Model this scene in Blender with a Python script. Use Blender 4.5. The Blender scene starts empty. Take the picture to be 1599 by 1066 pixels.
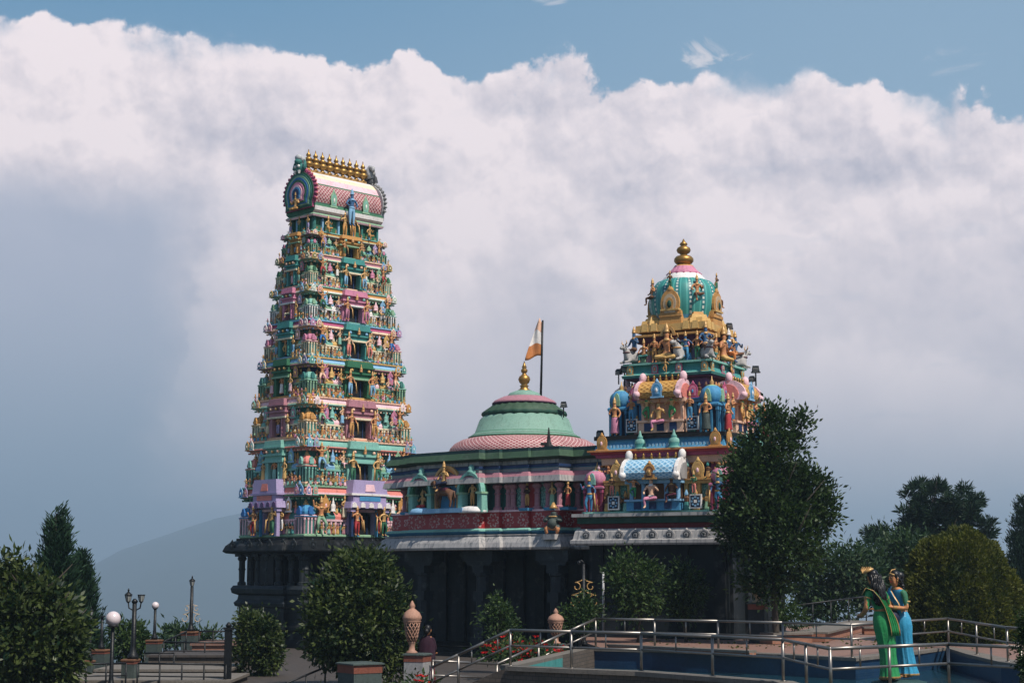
import bpy, bmesh, math, random
import numpy as np
from mathutils import Matrix, Vector, noise as mnoise
R = math.radians
scene = bpy.context.scene
COL = scene.collection
rng = random.Random(7)

# ------------------------------------------------------------------ camera
F, CX, CY, HC = 2540.0, 799.5, 533.0, 2.2      # focal length and centre for a 1599 x 1066 frame, eye height
PITCH = math.atan((890.0 - CY) / F)
cam_d = bpy.data.cameras.new('camera'); cam = bpy.data.objects.new('camera', cam_d); COL.objects.link(cam)
cam.location = (0, 0, HC); cam.rotation_euler = (math.pi / 2 + PITCH, 0, 0)
cam_d.sensor_width = 36.0; cam_d.lens = 36.0 * F / 1599.0; cam_d.clip_start = 0.5; cam_d.clip_end = 20000
scene.camera = cam
FW = Vector((0, math.cos(PITCH), math.sin(PITCH))); UP = Vector((0, -math.sin(PITCH), math.cos(PITCH)))
def ray(px, py): return FW + Vector((1, 0, 0)) * ((px - CX) / F) + UP * (-(py - CY) / F)
def P(px, py, Y):
    d = ray(px, py); return Vector((0, 0, HC)) + d * (Y / d.y)
def G(px, py, z):
    d = ray(px, py); return Vector((0, 0, HC)) + d * ((z - HC) / d.z)
def XA(px, Y): return (px - CX) / F * Y * math.cos(PITCH) + 0.0
def zat(py, X, Y):      # height of the point above (X, Y) seen on picture row py
    ty = -(py - CY) / F
    # (z-HC)*cos - Y*sin = ty * ((z-HC)*sin + Y*cos)
    c, s = math.cos(PITCH), math.sin(PITCH)
    return HC + Y * (ty * c + s) / (c - ty * s)

# ------------------------------------------------------------------ materials
def lin(c):
    c = c / 255.0
    return c / 12.92 if c <= 0.04045 else ((c + 0.055) / 1.055) ** 2.4
PAL = {  # sRGB, roughness, metal
 'teal': (44,120,112), 'seafoam': (118,182,166), 'turq': (52,142,136), 'green': (40,108,74), 'moss': (56,86,62), 'dkteal': (28,66,66), 'domegreen': (118,160,142), 'dustpink': (176,116,128), 'ltgreen': (134,178,140), 'dkgreen': (22,72,56),
 'pink': (204,124,154), 'hotpink': (178,70,112), 'ltpink': (236,188,196), 'salmon': (224,124,110), 'red': (176,40,44), 'dkred': (112,28,34), 'maroon': (84,26,46),
 'peach': (238,186,152), 'orange': (204,122,44), 'yellow': (208,164,82), 'ochre': (198,140,58), 'cream': (232,214,176),
 'blue': (34,110,178), 'skyblue': (126,180,216), 'dkblue': (24,54,98), 'azure': (52,140,186), 'lavender': (166,150,192), 'purple': (100,72,118), 'plum': (86,46,78),
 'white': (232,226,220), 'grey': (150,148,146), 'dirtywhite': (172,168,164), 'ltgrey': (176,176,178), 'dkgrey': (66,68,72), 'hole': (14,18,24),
 'skin': (196,126,70), 'ltskin': (226,178,140), 'bluesk': (48,96,140), 'hair': (20,17,17), 'brown': (110,72,44), 'dkbrown': (58,40,28), 'beige': (196,170,134),
 'terracotta': (168,122,98), 'brick': (124,66,46), 'stone': (142,134,122), 'iron': (14,17,20), 'black': (16,17,19),
 'granite': (23,27,30), 'granite2': (42,48,52), 'ltgranite': (150,148,146), 'emerald': (14,140,72), 'cyan': (24,146,186), 'sari': (46,14,34), 'navy': (20,30,60),
 'concrete': (112,104,94), 'slate': (66,78,74),
}
ROUGH = {'granite': .45, 'granite2': .45, 'emerald': .38, 'cyan': .38, 'iron': .45, 'hair': .35, 'terracotta': .7, 'sari': .9, 'dkred': .8}
MATS = {}
def nodes_of(m):
    m.use_nodes = True; nt = m.node_tree; nt.nodes.clear(); return nt
class NG:
    def __init__(s, nt): s.nt = nt
    def n(s, t, **kw):
        x = s.nt.nodes.new(t)
        for k, v in kw.items():
            if k == 'inp':
                for kk, vv in v.items():
                    if isinstance(vv, bpy.types.NodeSocket): s.nt.links.new(vv, x.inputs[kk])
                    else: x.inputs[kk].default_value = vv
            else: setattr(x, k, v)
        return x
    def l(s, a, b): s.nt.links.new(a, b)
    def math(s, op, a, b=0.0, c=0.0, clamp=False):
        x = s.n('ShaderNodeMath', operation=op, use_clamp=clamp)
        for i, v in enumerate((a, b, c)):
            if isinstance(v, bpy.types.NodeSocket): s.l(v, x.inputs[i])
            else: x.inputs[i].default_value = v
        return x.outputs[0]
    def mix(s, f, a, b, blend='MIX'):
        x = s.n('ShaderNodeMix', data_type='RGBA', blend_type=blend)
        for i, v in ((0, f), (6, a), (7, b)):
            if isinstance(v, bpy.types.NodeSocket): s.l(v, x.inputs[i])
            else: x.inputs[i].default_value = v if i == 0 else (tuple(v) + (1,) if len(v) == 3 else v)
        return x.outputs[2]
    def ramp(s, f, a, b, smooth=True):
        x = s.n('ShaderNodeMapRange', interpolation_type='SMOOTHSTEP' if smooth else 'LINEAR')
        s.l(f, x.inputs[0]); x.inputs[1].default_value = a; x.inputs[2].default_value = b
        return x.outputs[0]
def rgb(name):
    c = [lin(x) for x in PAL[name]]; m = .3 * c[0] + .6 * c[1] + .1 * c[2]; return tuple(x * .86 + m * .14 for x in c)      # chalky, sun-bleached paint
def M(name):
    if name in MATS: return MATS[name]
    m = bpy.data.materials.new(name); nt = nodes_of(m); g = NG(nt)
    out = g.n('ShaderNodeOutputMaterial'); bs = g.n('ShaderNodeBsdfPrincipled')
    g.l(bs.outputs[0], out.inputs[0])
    if name in SPECIAL:
        SPECIAL[name](g, bs); MATS[name] = m; return m
    c = rgb(name)
    pos = g.n('ShaderNodeNewGeometry').outputs['Position']
    n1 = g.n('ShaderNodeTexNoise', inp={'Vector': pos, 'Scale': 2.3, 'Detail': 5.0, 'Roughness': .65}).outputs[0]
    mp = g.n('ShaderNodeMapping', inp={'Vector': pos, 'Scale': (6.0, 6.0, .8)}).outputs[0]
    n2 = g.n('ShaderNodeTexNoise', inp={'Vector': mp, 'Scale': 1.7, 'Detail': 6.0, 'Roughness': .7}).outputs[0]
    n3 = g.n('ShaderNodeTexNoise', inp={'Vector': pos, 'Scale': 22.0, 'Detail': 3.0}).outputs[0]
    st = g.ramp(n2, .52, .74)
    col = g.mix(g.math('MULTIPLY', st, .62), c, tuple(x * .30 + .004 for x in c))
    n4 = g.n('ShaderNodeTexNoise', inp={'Vector': pos, 'Scale': .9, 'Detail': 7.0, 'Roughness': .72}).outputs[0]
    col = g.mix(g.math('MULTIPLY', g.ramp(n4, .48, .68), .5), col, tuple(x * .45 + .012 for x in c))
    fd = g.ramp(n1, .5, .8)
    hi = tuple(min(.9, x * .8 + .14) for x in c)
    col = g.mix(g.math('MULTIPLY', fd, .32), col, hi)
    col = g.mix(g.math('MULTIPLY', g.ramp(n3, .42, .7), .34), col, tuple(x * .55 for x in c))
    g.l(col, bs.inputs['Base Color'])
    bs.inputs['Roughness'].default_value = ROUGH.get(name, .66)
    bs.inputs['Specular IOR Level'].default_value = .12 if name.startswith('granite') else .3
    bp = g.n('ShaderNodeBump', inp={'Height': n3, 'Strength': .35, 'Distance': .02}); g.l(bp.outputs[0], bs.inputs['Normal'])
    MATS[name] = m
    return m
SPECIAL = {}
def special(name):
    def deco(f): SPECIAL[name] = f; return f
    return deco
@special('gold')
def _gold(g, bs):
    pos = g.n('ShaderNodeNewGeometry').outputs['Position']
    n = g.n('ShaderNodeTexNoise', inp={'Vector': pos, 'Scale': 5.0, 'Detail': 4.0}).outputs[0]
    g.l(g.mix(n, (.26, .13, .03), (.46, .27, .08)), bs.inputs['Base Color'])
    bs.inputs['Metallic'].default_value = .75; bs.inputs['Roughness'].default_value = .42
@special('gilt')      # gold paint, not metal
def _gilt(g, bs):
    pos = g.n('ShaderNodeNewGeometry').outputs['Position']
    n = g.n('ShaderNodeTexNoise', inp={'Vector': pos, 'Scale': 7.0, 'Detail': 4.0}).outputs[0]
    g.l(g.mix(n, (.36, .18, .05), (.56, .36, .14)), bs.inputs['Base Color'])
    bs.inputs['Metallic'].default_value = .2; bs.inputs['Roughness'].default_value = .42
@special('steel')
def _steel(g, bs):
    pos = g.n('ShaderNodeNewGeometry').outputs['Position']
    n = g.n('ShaderNodeTexNoise', inp={'Vector': pos, 'Scale': 9.0, 'Detail': 3.0}).outputs[0]
    g.l(g.mix(n, (.19, .172, .155), (.29, .268, .24)), bs.inputs['Base Color'])
    bs.inputs['Metallic'].default_value = .85; bs.inputs['Roughness'].default_value = .38
def brickish(g, bs, c1, c2, cm, scale, bw=.5, rh=.25, rough=.7, axis=None, ms=.02):
    pos = g.n('ShaderNodeNewGeometry').outputs['Position']
    if axis == 'wall':
        sep = g.n('ShaderNodeSeparateXYZ', inp={0: pos})
        sx = g.math('ADD', sep.outputs[0], g.math('MULTIPLY', sep.outputs[1], -.8))
        pos2 = g.n('ShaderNodeCombineXYZ', inp={0: sx, 1: sep.outputs[2], 2: 0.0}).outputs[0]
    else:
        pos2 = g.n('ShaderNodeMapping', inp={'Vector': pos, 'Rotation': (0, 0, R(-42))}).outputs[0]
    b = g.n('ShaderNodeTexBrick', inp={'Vector': pos2, 'Color1': c1 + (1,), 'Color2': c2 + (1,), 'Mortar': cm + (1,), 'Scale': scale, 'Mortar Size': ms, 'Brick Width': bw, 'Row Height': rh})
    n = g.n('ShaderNodeTexNoise', inp={'Vector': pos, 'Scale': 1.6, 'Detail': 6.0, 'Roughness': .7}).outputs[0]
    g.l(g.mix(g.math('MULTIPLY', g.ramp(n, .42, .7), .45), b.outputs[0], tuple(x * .5 for x in c1)), bs.inputs['Base Color'])
    bs.inputs['Roughness'].default_value = rough
    bp = g.n('ShaderNodeBump', inp={'Height': b.outputs['Fac'], 'Strength': .3, 'Distance': -.01}); g.l(bp.outputs[0], bs.inputs['Normal'])
@special('paving')
def _paving(g, bs): brickish(g, bs, (.235, .12, .085), (.19, .10, .072), (.17, .14, .12), 4.0)
@special('plazafloor')
def _plaza(g, bs): brickish(g, bs, (.06, .048, .04), (.05, .04, .034), (.03, .027, .024), 1.6, .5, .5)
@special('pooltile')
def _pool(g, bs): brickish(g, bs, (.008, .033, .078), (.012, .042, .095), (.035, .06, .085), 9.0, .5, .5, .3, 'wall', .012)
@special('stonewall')
def _stw(g, bs): brickish(g, bs, (.085, .066, .05), (.11, .085, .066), (.045, .036, .03), 2.2, .5, .22, .8, 'wall')
@special('brickwall')
def _brw(g, bs): brickish(g, bs, (.34, .14, .08), (.28, .11, .06), (.22, .17, .13), 6.0, .5, .25, .8, 'wall')
@special('water')
def _water(g, bs):
    pos = g.n('ShaderNodeNewGeometry').outputs['Position']
    n = g.n('ShaderNodeTexNoise', inp={'Vector': pos, 'Scale': 5.0, 'Detail': 3.0}).outputs[0]
    bs.inputs['Base Color'].default_value = (.012, .05, .07, 1); bs.inputs['Roughness'].default_value = .08
    bp = g.n('ShaderNodeBump', inp={'Height': n, 'Strength': .25, 'Distance': .03}); g.l(bp.outputs[0], bs.inputs['Normal'])
@special('globeglass')
def _globe(g, bs):
    pos = g.n('ShaderNodeNewGeometry').outputs['Position']
    n = g.n('ShaderNodeTexNoise', inp={'Vector': pos, 'Scale': 6.0}).outputs[0]
    g.l(g.mix(n, (.55, .45, .46), (.66, .58, .58)), bs.inputs['Base Color']); bs.inputs['Roughness'].default_value = .25
@special('lampglass')
def _lampg(g, bs):
    bs.inputs['Base Color'].default_value = (.28, .29, .27, 1); bs.inputs['Roughness'].default_value = .15
@special('terrainmat')
def _terr(g, bs):
    pos = g.n('ShaderNodeNewGeometry').outputs['Position']
    n = g.n('ShaderNodeTexNoise', inp={'Vector': pos, 'Scale': .05, 'Detail': 8.0, 'Roughness': .7}).outputs[0]
    n2 = g.n('ShaderNodeTexNoise', inp={'Vector': pos, 'Scale': 2.5, 'Detail': 6.0}).outputs[0]
    c = g.mix(n, (.012, .028, .02), (.035, .05, .03)); c = g.mix(g.math('MULTIPLY', n2, .6), c, (.035, .04, .02))
    g.l(c, bs.inputs['Base Color']); bs.inputs['Roughness'].default_value = .9
def leafmat(name, c1, c2, rough=.42, transl=.25):
    def f(g, bs):
        at = g.n('ShaderNodeAttribute', attribute_name='tint').outputs['Fac']
        col = g.mix(at, c1, c2)
        g.l(col, bs.inputs['Base Color']); bs.inputs['Roughness'].default_value = rough
        bs.inputs['Specular IOR Level'].default_value = .22
        tr = g.n('ShaderNodeBsdfTranslucent'); g.l(g.mix(1.0, col, (1.0, 1.3, .5), 'MULTIPLY'), tr.inputs[0])
        mx = g.n('ShaderNodeMixShader', inp={0: transl}); g.l(bs.outputs[0], mx.inputs[1]); g.l(tr.outputs[0], mx.inputs[2])
        out = [x for x in g.nt.nodes if x.type == 'OUTPUT_MATERIAL'][0]; g.l(mx.outputs[0], out.inputs[0])
    SPECIAL[name] = f
leafmat('leaf_dark', (.006, .020, .008), (.060, .098, .028), .5)
leafmat('leaf_magnolia', (.006, .020, .008), (.095, .12, .034), .42)
leafmat('leaf_mid', (.010, .030, .010), (.07, .11, .03), .5)
leafmat('leaf_gold', (.020, .034, .005), (.092, .098, .014), .6)
leafmat('leaf_conifer', (.005, .022, .011), (.022, .055, .024), .7, .1)
leafmat('leaf_pine', (.005, .020, .010), (.024, .05, .022), .6, .1)
leafmat('leaf_far', (.012, .034, .018), (.07, .11, .05), .5)
leafmat('petal_red', (.35, .008, .01), (.6, .02, .02), .5, .2)
@special('bark')
def _bark(g, bs):
    pos = g.n('ShaderNodeNewGeometry').outputs['Position']
    mp = g.n('ShaderNodeMapping', inp={'Vector': pos, 'Scale': (9, 9, 2)}).outputs[0]
    n = g.n('ShaderNodeTexNoise', inp={'Vector': mp, 'Scale': 1.5, 'Detail': 6.0}).outputs[0]
    g.l(g.mix(n, (.018, .014, .010), (.06, .046, .034)), bs.inputs['Base Color']); bs.inputs['Roughness'].default_value = .9
def scaly(g, bs, ca, cb, k, pos=None):   # two sets of crossing helical ribs over a curved roof: net of scales
    uv = g.n('ShaderNodeAttribute', attribute_name='suv').outputs['Vector']
    sep = g.n('ShaderNodeSeparateXYZ', inp={0: uv})
    a = g.math('ADD', sep.outputs[0], sep.outputs[1]); b = g.math('SUBTRACT', sep.outputs[0], sep.outputs[1])
    fa = g.math('ABSOLUTE', g.math('SUBTRACT', g.math('FRACT', g.math('MULTIPLY', a, k)), .5))
    fb = g.math('ABSOLUTE', g.math('SUBTRACT', g.math('FRACT', g.math('MULTIPLY', b, k)), .5))
    mx = g.math('MAXIMUM', fa, fb)
    ln = g.ramp(mx, .33, .42)
    dt = g.ramp(g.math('ADD', fa, fb), .22, .12)
    n = g.n('ShaderNodeTexNoise', inp={'Vector': g.n('ShaderNodeNewGeometry').outputs['Position'], 'Scale': 3.0, 'Detail': 5.0}).outputs[0]
    col = g.mix(ln, ca, cb); col = g.mix(g.math('MULTIPLY', dt, .7), col, tuple(x * .35 for x in ca))
    col = g.mix(g.math('MULTIPLY', g.ramp(n, .45, .7), .3), col, tuple(x * .45 for x in ca))
    g.l(col, bs.inputs['Base Color']); bs.inputs['Roughness'].default_value = .55
    bp = g.n('ShaderNodeBump', inp={'Height': mx, 'Strength': .6, 'Distance': .04}); g.l(bp.outputs[0], bs.inputs['Normal'])
@special('scale_red')
def _sr(g, bs): scaly(g, bs, (.30, .06, .07), (.58, .42, .40), 1.0)
@special('scale_blue')
def _sb(g, bs): scaly(g, bs, (.18, .42, .62), (.5, .68, .78), 1.0)
@special('scale_gold')
def _sg(g, bs): scaly(g, bs, (.42, .2, .04), (.62, .36, .1), 1.0)
@special('carved_teal')
def _ct(g, bs):
    pos = g.n('ShaderNodeNewGeometry').outputs['Position']
    v = g.n('ShaderNodeTexVoronoi', feature='DISTANCE_TO_EDGE', inp={'Vector': pos, 'Scale': 9.0}).outputs[0]
    w = g.n('ShaderNodeTexNoise', inp={'Vector': pos, 'Scale': 14.0, 'Detail': 4.0, 'Distortion': 2.0}).outputs[0]
    h = g.math('ADD', g.ramp(v, .0, .12), w)
    g.l(g.mix(g.ramp(h, .7, 1.3), (.03, .15, .14), (.2, .42, .36)), bs.inputs['Base Color']); bs.inputs['Roughness'].default_value = .6
    bp = g.n('ShaderNodeBump', inp={'Height': h, 'Strength': .7, 'Distance': .04}); g.l(bp.outputs[0], bs.inputs['Normal'])
@special('frieze_red')
def _fr(g, bs):        # red band with faded white stencilled flowers
    uv = g.n('ShaderNodeAttribute', attribute_name='suv').outputs['Vector']
    sep = g.n('ShaderNodeSeparateXYZ', inp={0: uv})
    cx = g.math('SUBTRACT', g.math('FRACT', g.math('MULTIPLY', sep.outputs[0], 1.35)), .5)
    cy = g.math('SUBTRACT', sep.outputs[1], .5)
    cy = g.math('MULTIPLY', cy, .9)
    r = g.math('SQRT', g.math('ADD', g.math('MULTIPLY', cx, cx), g.math('MULTIPLY', cy, cy)))
    th = g.math('ARCTAN2', cy, cx)
    pet = g.math('MULTIPLY', g.math('ABSOLUTE', g.math('SINE', g.math('MULTIPLY', th, 4.0))), .16)
    ring = g.math('ABSOLUTE', g.math('SUBTRACT', r, g.math('ADD', pet, .2)))
    fl = g.math('MAXIMUM', g.ramp(ring, .055, .03), g.ramp(r, .1, .07))
    pos = g.n('ShaderNodeNewGeometry').outputs['Position']
    n = g.n('ShaderNodeTexNoise', inp={'Vector': pos, 'Scale': 5.0, 'Detail': 6.0, 'Roughness': .75}).outputs[0]
    fl = g.math('MULTIPLY', fl, g.ramp(n, .36, .56))
    spk = g.ramp(g.n('ShaderNodeTexNoise', inp={'Vector': pos, 'Scale': 3.2, 'Detail': 8.0, 'Roughness': .8}).outputs[0], .6, .66)
    c = g.mix(n, (.24, .018, .022), (.40, .03, .035)); c = g.mix(g.math('MULTIPLY', fl, .75), c, (.5, .4, .38)); c = g.mix(g.math('MULTIPLY', spk, .55), c, (.42, .34, .32))
    g.l(c, bs.inputs['Base Color']); bs.inputs['Roughness'].default_value = .5
@special('ribbed_turq')
def _rt(g, bs):
    uv = g.n('ShaderNodeAttribute', attribute_name='suv').outputs['Vector']
    sep = g.n('ShaderNodeSeparateXYZ', inp={0: uv})
    f = g.math('ABSOLUTE', g.math('SUBTRACT', g.math('FRACT', sep.outputs[0]), .5))
    f2 = g.math('ABSOLUTE', g.math('SUBTRACT', g.math('FRACT', g.math('MULTIPLY', sep.outputs[1], 16.0)), .5))
    bead = g.math('MULTIPLY', g.ramp(f, .1, .06), g.ramp(f2, .18, .26))
    band = g.ramp(g.math('ABSOLUTE', g.math('SUBTRACT', f, .27)), .06, .02)
    n = g.n('ShaderNodeTexNoise', inp={'Vector': g.n('ShaderNodeNewGeometry').outputs['Position'], 'Scale': 4.0, 'Detail': 5.0}).outputs[0]
    c = g.mix(n, (.02, .19, .175), (.05, .27, .24)); c = g.mix(band, c, (.09, .38, .33)); c = g.mix(g.ramp(f, .16, .12), c, (.015, .14, .16)); c = g.mix(bead, c, (.55, .6, .52))
    g.l(c, bs.inputs['Base Color']); bs.inputs['Roughness'].default_value = .45
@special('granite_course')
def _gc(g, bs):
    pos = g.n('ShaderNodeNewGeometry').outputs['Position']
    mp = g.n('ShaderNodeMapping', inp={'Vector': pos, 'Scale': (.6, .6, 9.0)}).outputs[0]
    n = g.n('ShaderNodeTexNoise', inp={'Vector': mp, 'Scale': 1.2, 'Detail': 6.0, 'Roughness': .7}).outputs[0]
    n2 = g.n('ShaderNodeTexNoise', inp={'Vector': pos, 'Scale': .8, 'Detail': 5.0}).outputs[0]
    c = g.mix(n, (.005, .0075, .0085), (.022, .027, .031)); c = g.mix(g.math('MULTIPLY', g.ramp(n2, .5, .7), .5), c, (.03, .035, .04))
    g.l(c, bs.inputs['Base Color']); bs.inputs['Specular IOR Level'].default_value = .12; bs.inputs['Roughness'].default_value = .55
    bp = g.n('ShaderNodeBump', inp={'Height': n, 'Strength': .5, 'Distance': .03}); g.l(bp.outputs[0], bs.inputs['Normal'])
@special('stained_white')
def _sw(g, bs):       # weathered lime-washed kapota: pale with black rain streaks
    pos = g.n('ShaderNodeNewGeometry').outputs['Position']
    mp = g.n('ShaderNodeMapping', inp={'Vector': pos, 'Scale': (5.0, 5.0, .7)}).outputs[0]
    n = g.n('ShaderNodeTexNoise', inp={'Vector': mp, 'Scale': 1.4, 'Detail': 7.0, 'Roughness': .75}).outputs[0]
    n2 = g.n('ShaderNodeTexNoise', inp={'Vector': pos, 'Scale': .9, 'Detail': 5.0}).outputs[0]
    c = g.mix(g.ramp(n, .45, .68), (.40, .38, .365), (.10, .11, .12)); c = g.mix(g.math('MULTIPLY', g.ramp(n2, .5, .7), .6), c, (.2, .21, .22))
    g.l(c, bs.inputs['Base Color']); bs.inputs['Roughness'].default_value = .7

# ------------------------------------------------------------------ mesh builder
class MB:
    def __init__(s): s.v = []; s.f = []; s.m = []; s.k = {}; s.T = Matrix.Identity(4); s.uv = {}; s.smooth = []
    def mi(s, mat):
        if mat not in s.k: s.k[mat] = len(s.k)
        return s.k[mat]
    def vert(s, x, y, z):
        s.v.append(tuple(s.T @ Vector((x, y, z)))); return len(s.v) - 1
    def face(s, idx, mat, sm=False): s.f.append(tuple(idx)); s.m.append(s.mi(mat)); s.smooth.append(sm)
    def box(s, x0, x1, y0, y1, z0, z1, mat, tx=1.0, ty=None):
        ty = tx if ty is None else ty
        cx, cy = (x0 + x1) / 2, (y0 + y1) / 2
        a = [(x0, y0), (x1, y0), (x1, y1), (x0, y1)]
        b = [s.vert(x, y, z0) for x, y in a]; t = [s.vert(cx + (x - cx) * tx, cy + (y - cy) * ty, z1) for x, y in a]
        s.face(b[::-1], mat); s.face(t, mat)
        for i in range(4): j = (i + 1) % 4; s.face((b[i], b[j], t[j], t[i]), mat)
    def bx(s, cx, cy, cz, sx, sy, sz, mat, tx=1.0): s.box(cx - sx/2, cx + sx/2, cy - sy/2, cy + sy/2, cz, cz + sz, mat, tx)
    def lathe(s, prof, n, mat, c=(0, 0, 0), a0=0.0, sq=1.0, sm=True, sqx=1.0, uvk=None, flute=0.0, nf=0):
        mats = mat if isinstance(mat, list) else [mat] * (len(prof) - 1)
        rings = []
        for i, (r, z) in enumerate(prof):
            ring = []
            for j in range(n):
                a = a0 + 2 * math.pi * j / n
                rr = max(r, 1e-4) * (1 + flute * math.cos(nf * a))
                ring.append(s.vert(c[0] + rr * math.cos(a) * sqx, c[1] + rr * math.sin(a) * sq, c[2] + z))
            rings.append(ring)
        for i in range(len(prof) - 1):
            for j in range(n):
                k = (j + 1) % n
                s.face((rings[i][j], rings[i][k], rings[i+1][k], rings[i+1][j]), mats[i], sm)
                if uvk:
                    u0, u1 = j * uvk[0] / n, (j + 1) * uvk[0] / n; v0, v1 = i * uvk[1] / (len(prof) - 1), (i + 1) * uvk[1] / (len(prof) - 1)
                    s.uv[len(s.f) - 1] = [(u0, v0), (u1, v0), (u1, v1), (u0, v1)]
        if prof[0][0] > .002: s.face(rings[0][::-1], mats[0])
        if prof[-1][0] > .002: s.face(rings[-1], mats[-1])
    def sphere(s, c, r, mat, n=10, m=7, sz=1.0, sy=1.0):
        s.lathe([(r * math.sin(math.pi * i / m), -r * sz * math.cos(math.pi * i / m)) for i in range(m + 1)], n, mat, c, sq=sy)
    def prism(s, pts, y0, y1, mat, side=None, sm=False):     # outline in x-z, extruded along y
        a = [s.vert(x, y0, z) for x, z in pts]; b = [s.vert(x, y1, z) for x, z in pts]; n = len(pts)
        s.face(a, mat); s.face(b[::-1], mat)
        for i in range(n): j = (i + 1) % n; s.face((a[j], a[i], b[i], b[j]), side or mat, sm)
    def extr(s, pts, x0, x1, mat, cap=None, sm=False, uvk=None):        # outline in y-z, extruded along x
        a = [s.vert(x0, y, z) for y, z in pts]; b = [s.vert(x1, y, z) for y, z in pts]; n = len(pts)
        mats = mat if isinstance(mat, list) else [mat] * n
        s.face(a[::-1], cap or mats[0]); s.face(b, cap or mats[0])
        for i in range(n):
            j = (i + 1) % n; s.face((a[i], a[j], b[j], b[i]), mats[i], sm)
            if uvk: s.uv[len(s.f) - 1] = [(0, i * uvk[1] / n), (0, (i + 1) * uvk[1] / n), (uvk[0], (i + 1) * uvk[1] / n), (uvk[0], i * uvk[1] / n)]
    def tube(s, pts, r, mat, n=8, sm=True):
        pts = [Vector(p) for p in pts]; rs = r if isinstance(r, (list, tuple)) else [r] * len(pts); rings = []
        for i, p in enumerate(pts):
            d = (pts[min(i + 1, len(pts) - 1)] - pts[max(i - 1, 0)]).normalized()
            u = d.cross(Vector((0, 0, 1))) if abs(d.z) < .95 else d.cross(Vector((0, 1, 0)))
            u.normalize(); w = d.cross(u)
            rings.append([s.vert(*(p + (u * math.cos(2*math.pi*j/n) + w * math.sin(2*math.pi*j/n)) * rs[i])) for j in range(n)])
        for i in range(len(pts) - 1):
            for j in range(n): k = (j + 1) % n; s.face((rings[i][j], rings[i+1][j], rings[i+1][k], rings[i][k]), mat, sm)
        s.face(rings[0], mat); s.face(rings[-1][::-1], mat)
    def ring(s, outline, prof, mat, capb=True, capt=True, uvk=None):   # moulding profile (off, z) swept round a closed plan, mitred
        mats = mat if isinstance(mat, list) else [mat] * (len(prof) - 1)
        n = len(outline); o = [Vector(p) for p in outline]; mit = []
        for i in range(n):
            d0 = (o[i] - o[i-1]).normalized(); d1 = (o[(i+1) % n] - o[i]).normalized()
            n0 = Vector((d0.y, -d0.x)); n1 = Vector((d1.y, -d1.x)); k = 1 + n0.dot(n1)
            mit.append((n0 + n1) / max(k, .2))
        rings = [[s.vert(o[i].x + mit[i].x * off, o[i].y + mit[i].y * off, z) for i in range(n)] for off, z in prof]
        for a in range(len(prof) - 1):
            acc = 0.0
            for i in range(n):
                j = (i + 1) % n; s.face((rings[a][i], rings[a][j], rings[a+1][j], rings[a+1][i]), mats[a])
                ln = (o[j] - o[i]).length; s.uv[len(s.f) - 1] = [(acc, 0), (acc + ln, 0), (acc + ln, 1), (acc, 1)]; acc += ln
        if capb: s.face(rings[0][::-1], mats[0])
        if capt: s.face(rings[-1], mats[-1])
    def add(s, V, Fc, mat, sm=True):      # raw arrays; mat may be a function of a face's centre
        b = len(s.v); s.v += [tuple(s.T @ Vector(p)) for p in V]
        for f in Fc:
            mt = mat
            if callable(mat):
                c = [sum(V[i][k] for i in f) / len(f) for k in range(3)]; mt = mat(c)
            s.face([b + i for i in f], mt, sm)
    def mesh(s, name):
        me = bpy.data.meshes.new(name); me.from_pydata(s.v, [], s.f)
        me.polygons.foreach_set('material_index', s.m); me.polygons.foreach_set('use_smooth', s.smooth)
        if s.uv:
            at = me.attributes.new('suv', 'FLOAT_VECTOR', 'CORNER'); buf = np.zeros((len(me.loops), 3), np.float32)
            for p in me.polygons:
                q = s.uv.get(p.index)
                if q:
                    for k, li in enumerate(p.loop_indices): buf[li, 0], buf[li, 1] = q[k]
            at.data.foreach_set('vector', buf.ravel())
        me.update()
        return me
    def build(s, name, parent=None, loc=(0, 0, 0), rz=0.0, bevel=0.0):
        me = s.mesh(name)
        for k in s.k: me.materials.append(M(k))
        return link(name, me, parent, loc, rz)
def link(name, me, parent=None, loc=(0, 0, 0), rz=0.0, sc=None):
    o = bpy.data.objects.new(name, me); COL.objects.link(o); o.location = loc; o.rotation_euler = (0, 0, rz)
    if sc is not None: o.scale = sc if isinstance(sc, (tuple, list)) else (sc, sc, sc)
    if parent: o.parent = parent
    return o
def empty(name, loc, rz=0.0):
    o = bpy.data.objects.new(name, None); COL.objects.link(o); o.location = loc; o.rotation_euler = (0, 0, rz); o.empty_display_size = .3; return o
def tag(o, label=None, cat=None, group=None, kind=None):
    if label: o['label'] = label
    if cat: o['category'] = cat
    if group: o['group'] = group
    if kind: o['kind'] = kind
    return o
FACE = Matrix.Identity(4)        # frame of the wall face that ornaments are being set on
def tinted(name, me, cols, parent, T, nm=None):     # a copy of a shared mesh with its own paint colours
    o = bpy.data.objects.new(name, me); COL.objects.link(o)
    o.parent = parent; o.matrix_basis = FACE @ T
    for i, c in enumerate(cols):
        if i >= len(o.material_slots): break
        o.material_slots[i].link = 'OBJECT'; o.material_slots[i].material = M(c)
    return o
def template(mb, n):     # mesh whose slots are '0','1',... to be painted per copy
    order = sorted(mb.k, key=lambda x: int(x)); mp = {mb.k[k]: i for i, k in enumerate(order)}
    remap = {mb.k[k]: int(k) for k in mb.k}
    mb.m = [remap[i] for i in mb.m]
    me = mb.mesh(n)
    for i in range(max(remap.values()) + 1): me.materials.append(None)
    return me
def copy_tree(o, parent=None):
    c = o.copy(); COL.objects.link(c); c.parent = parent
    for ch in list(o.children): copy_tree(ch, c)
    return c
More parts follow.
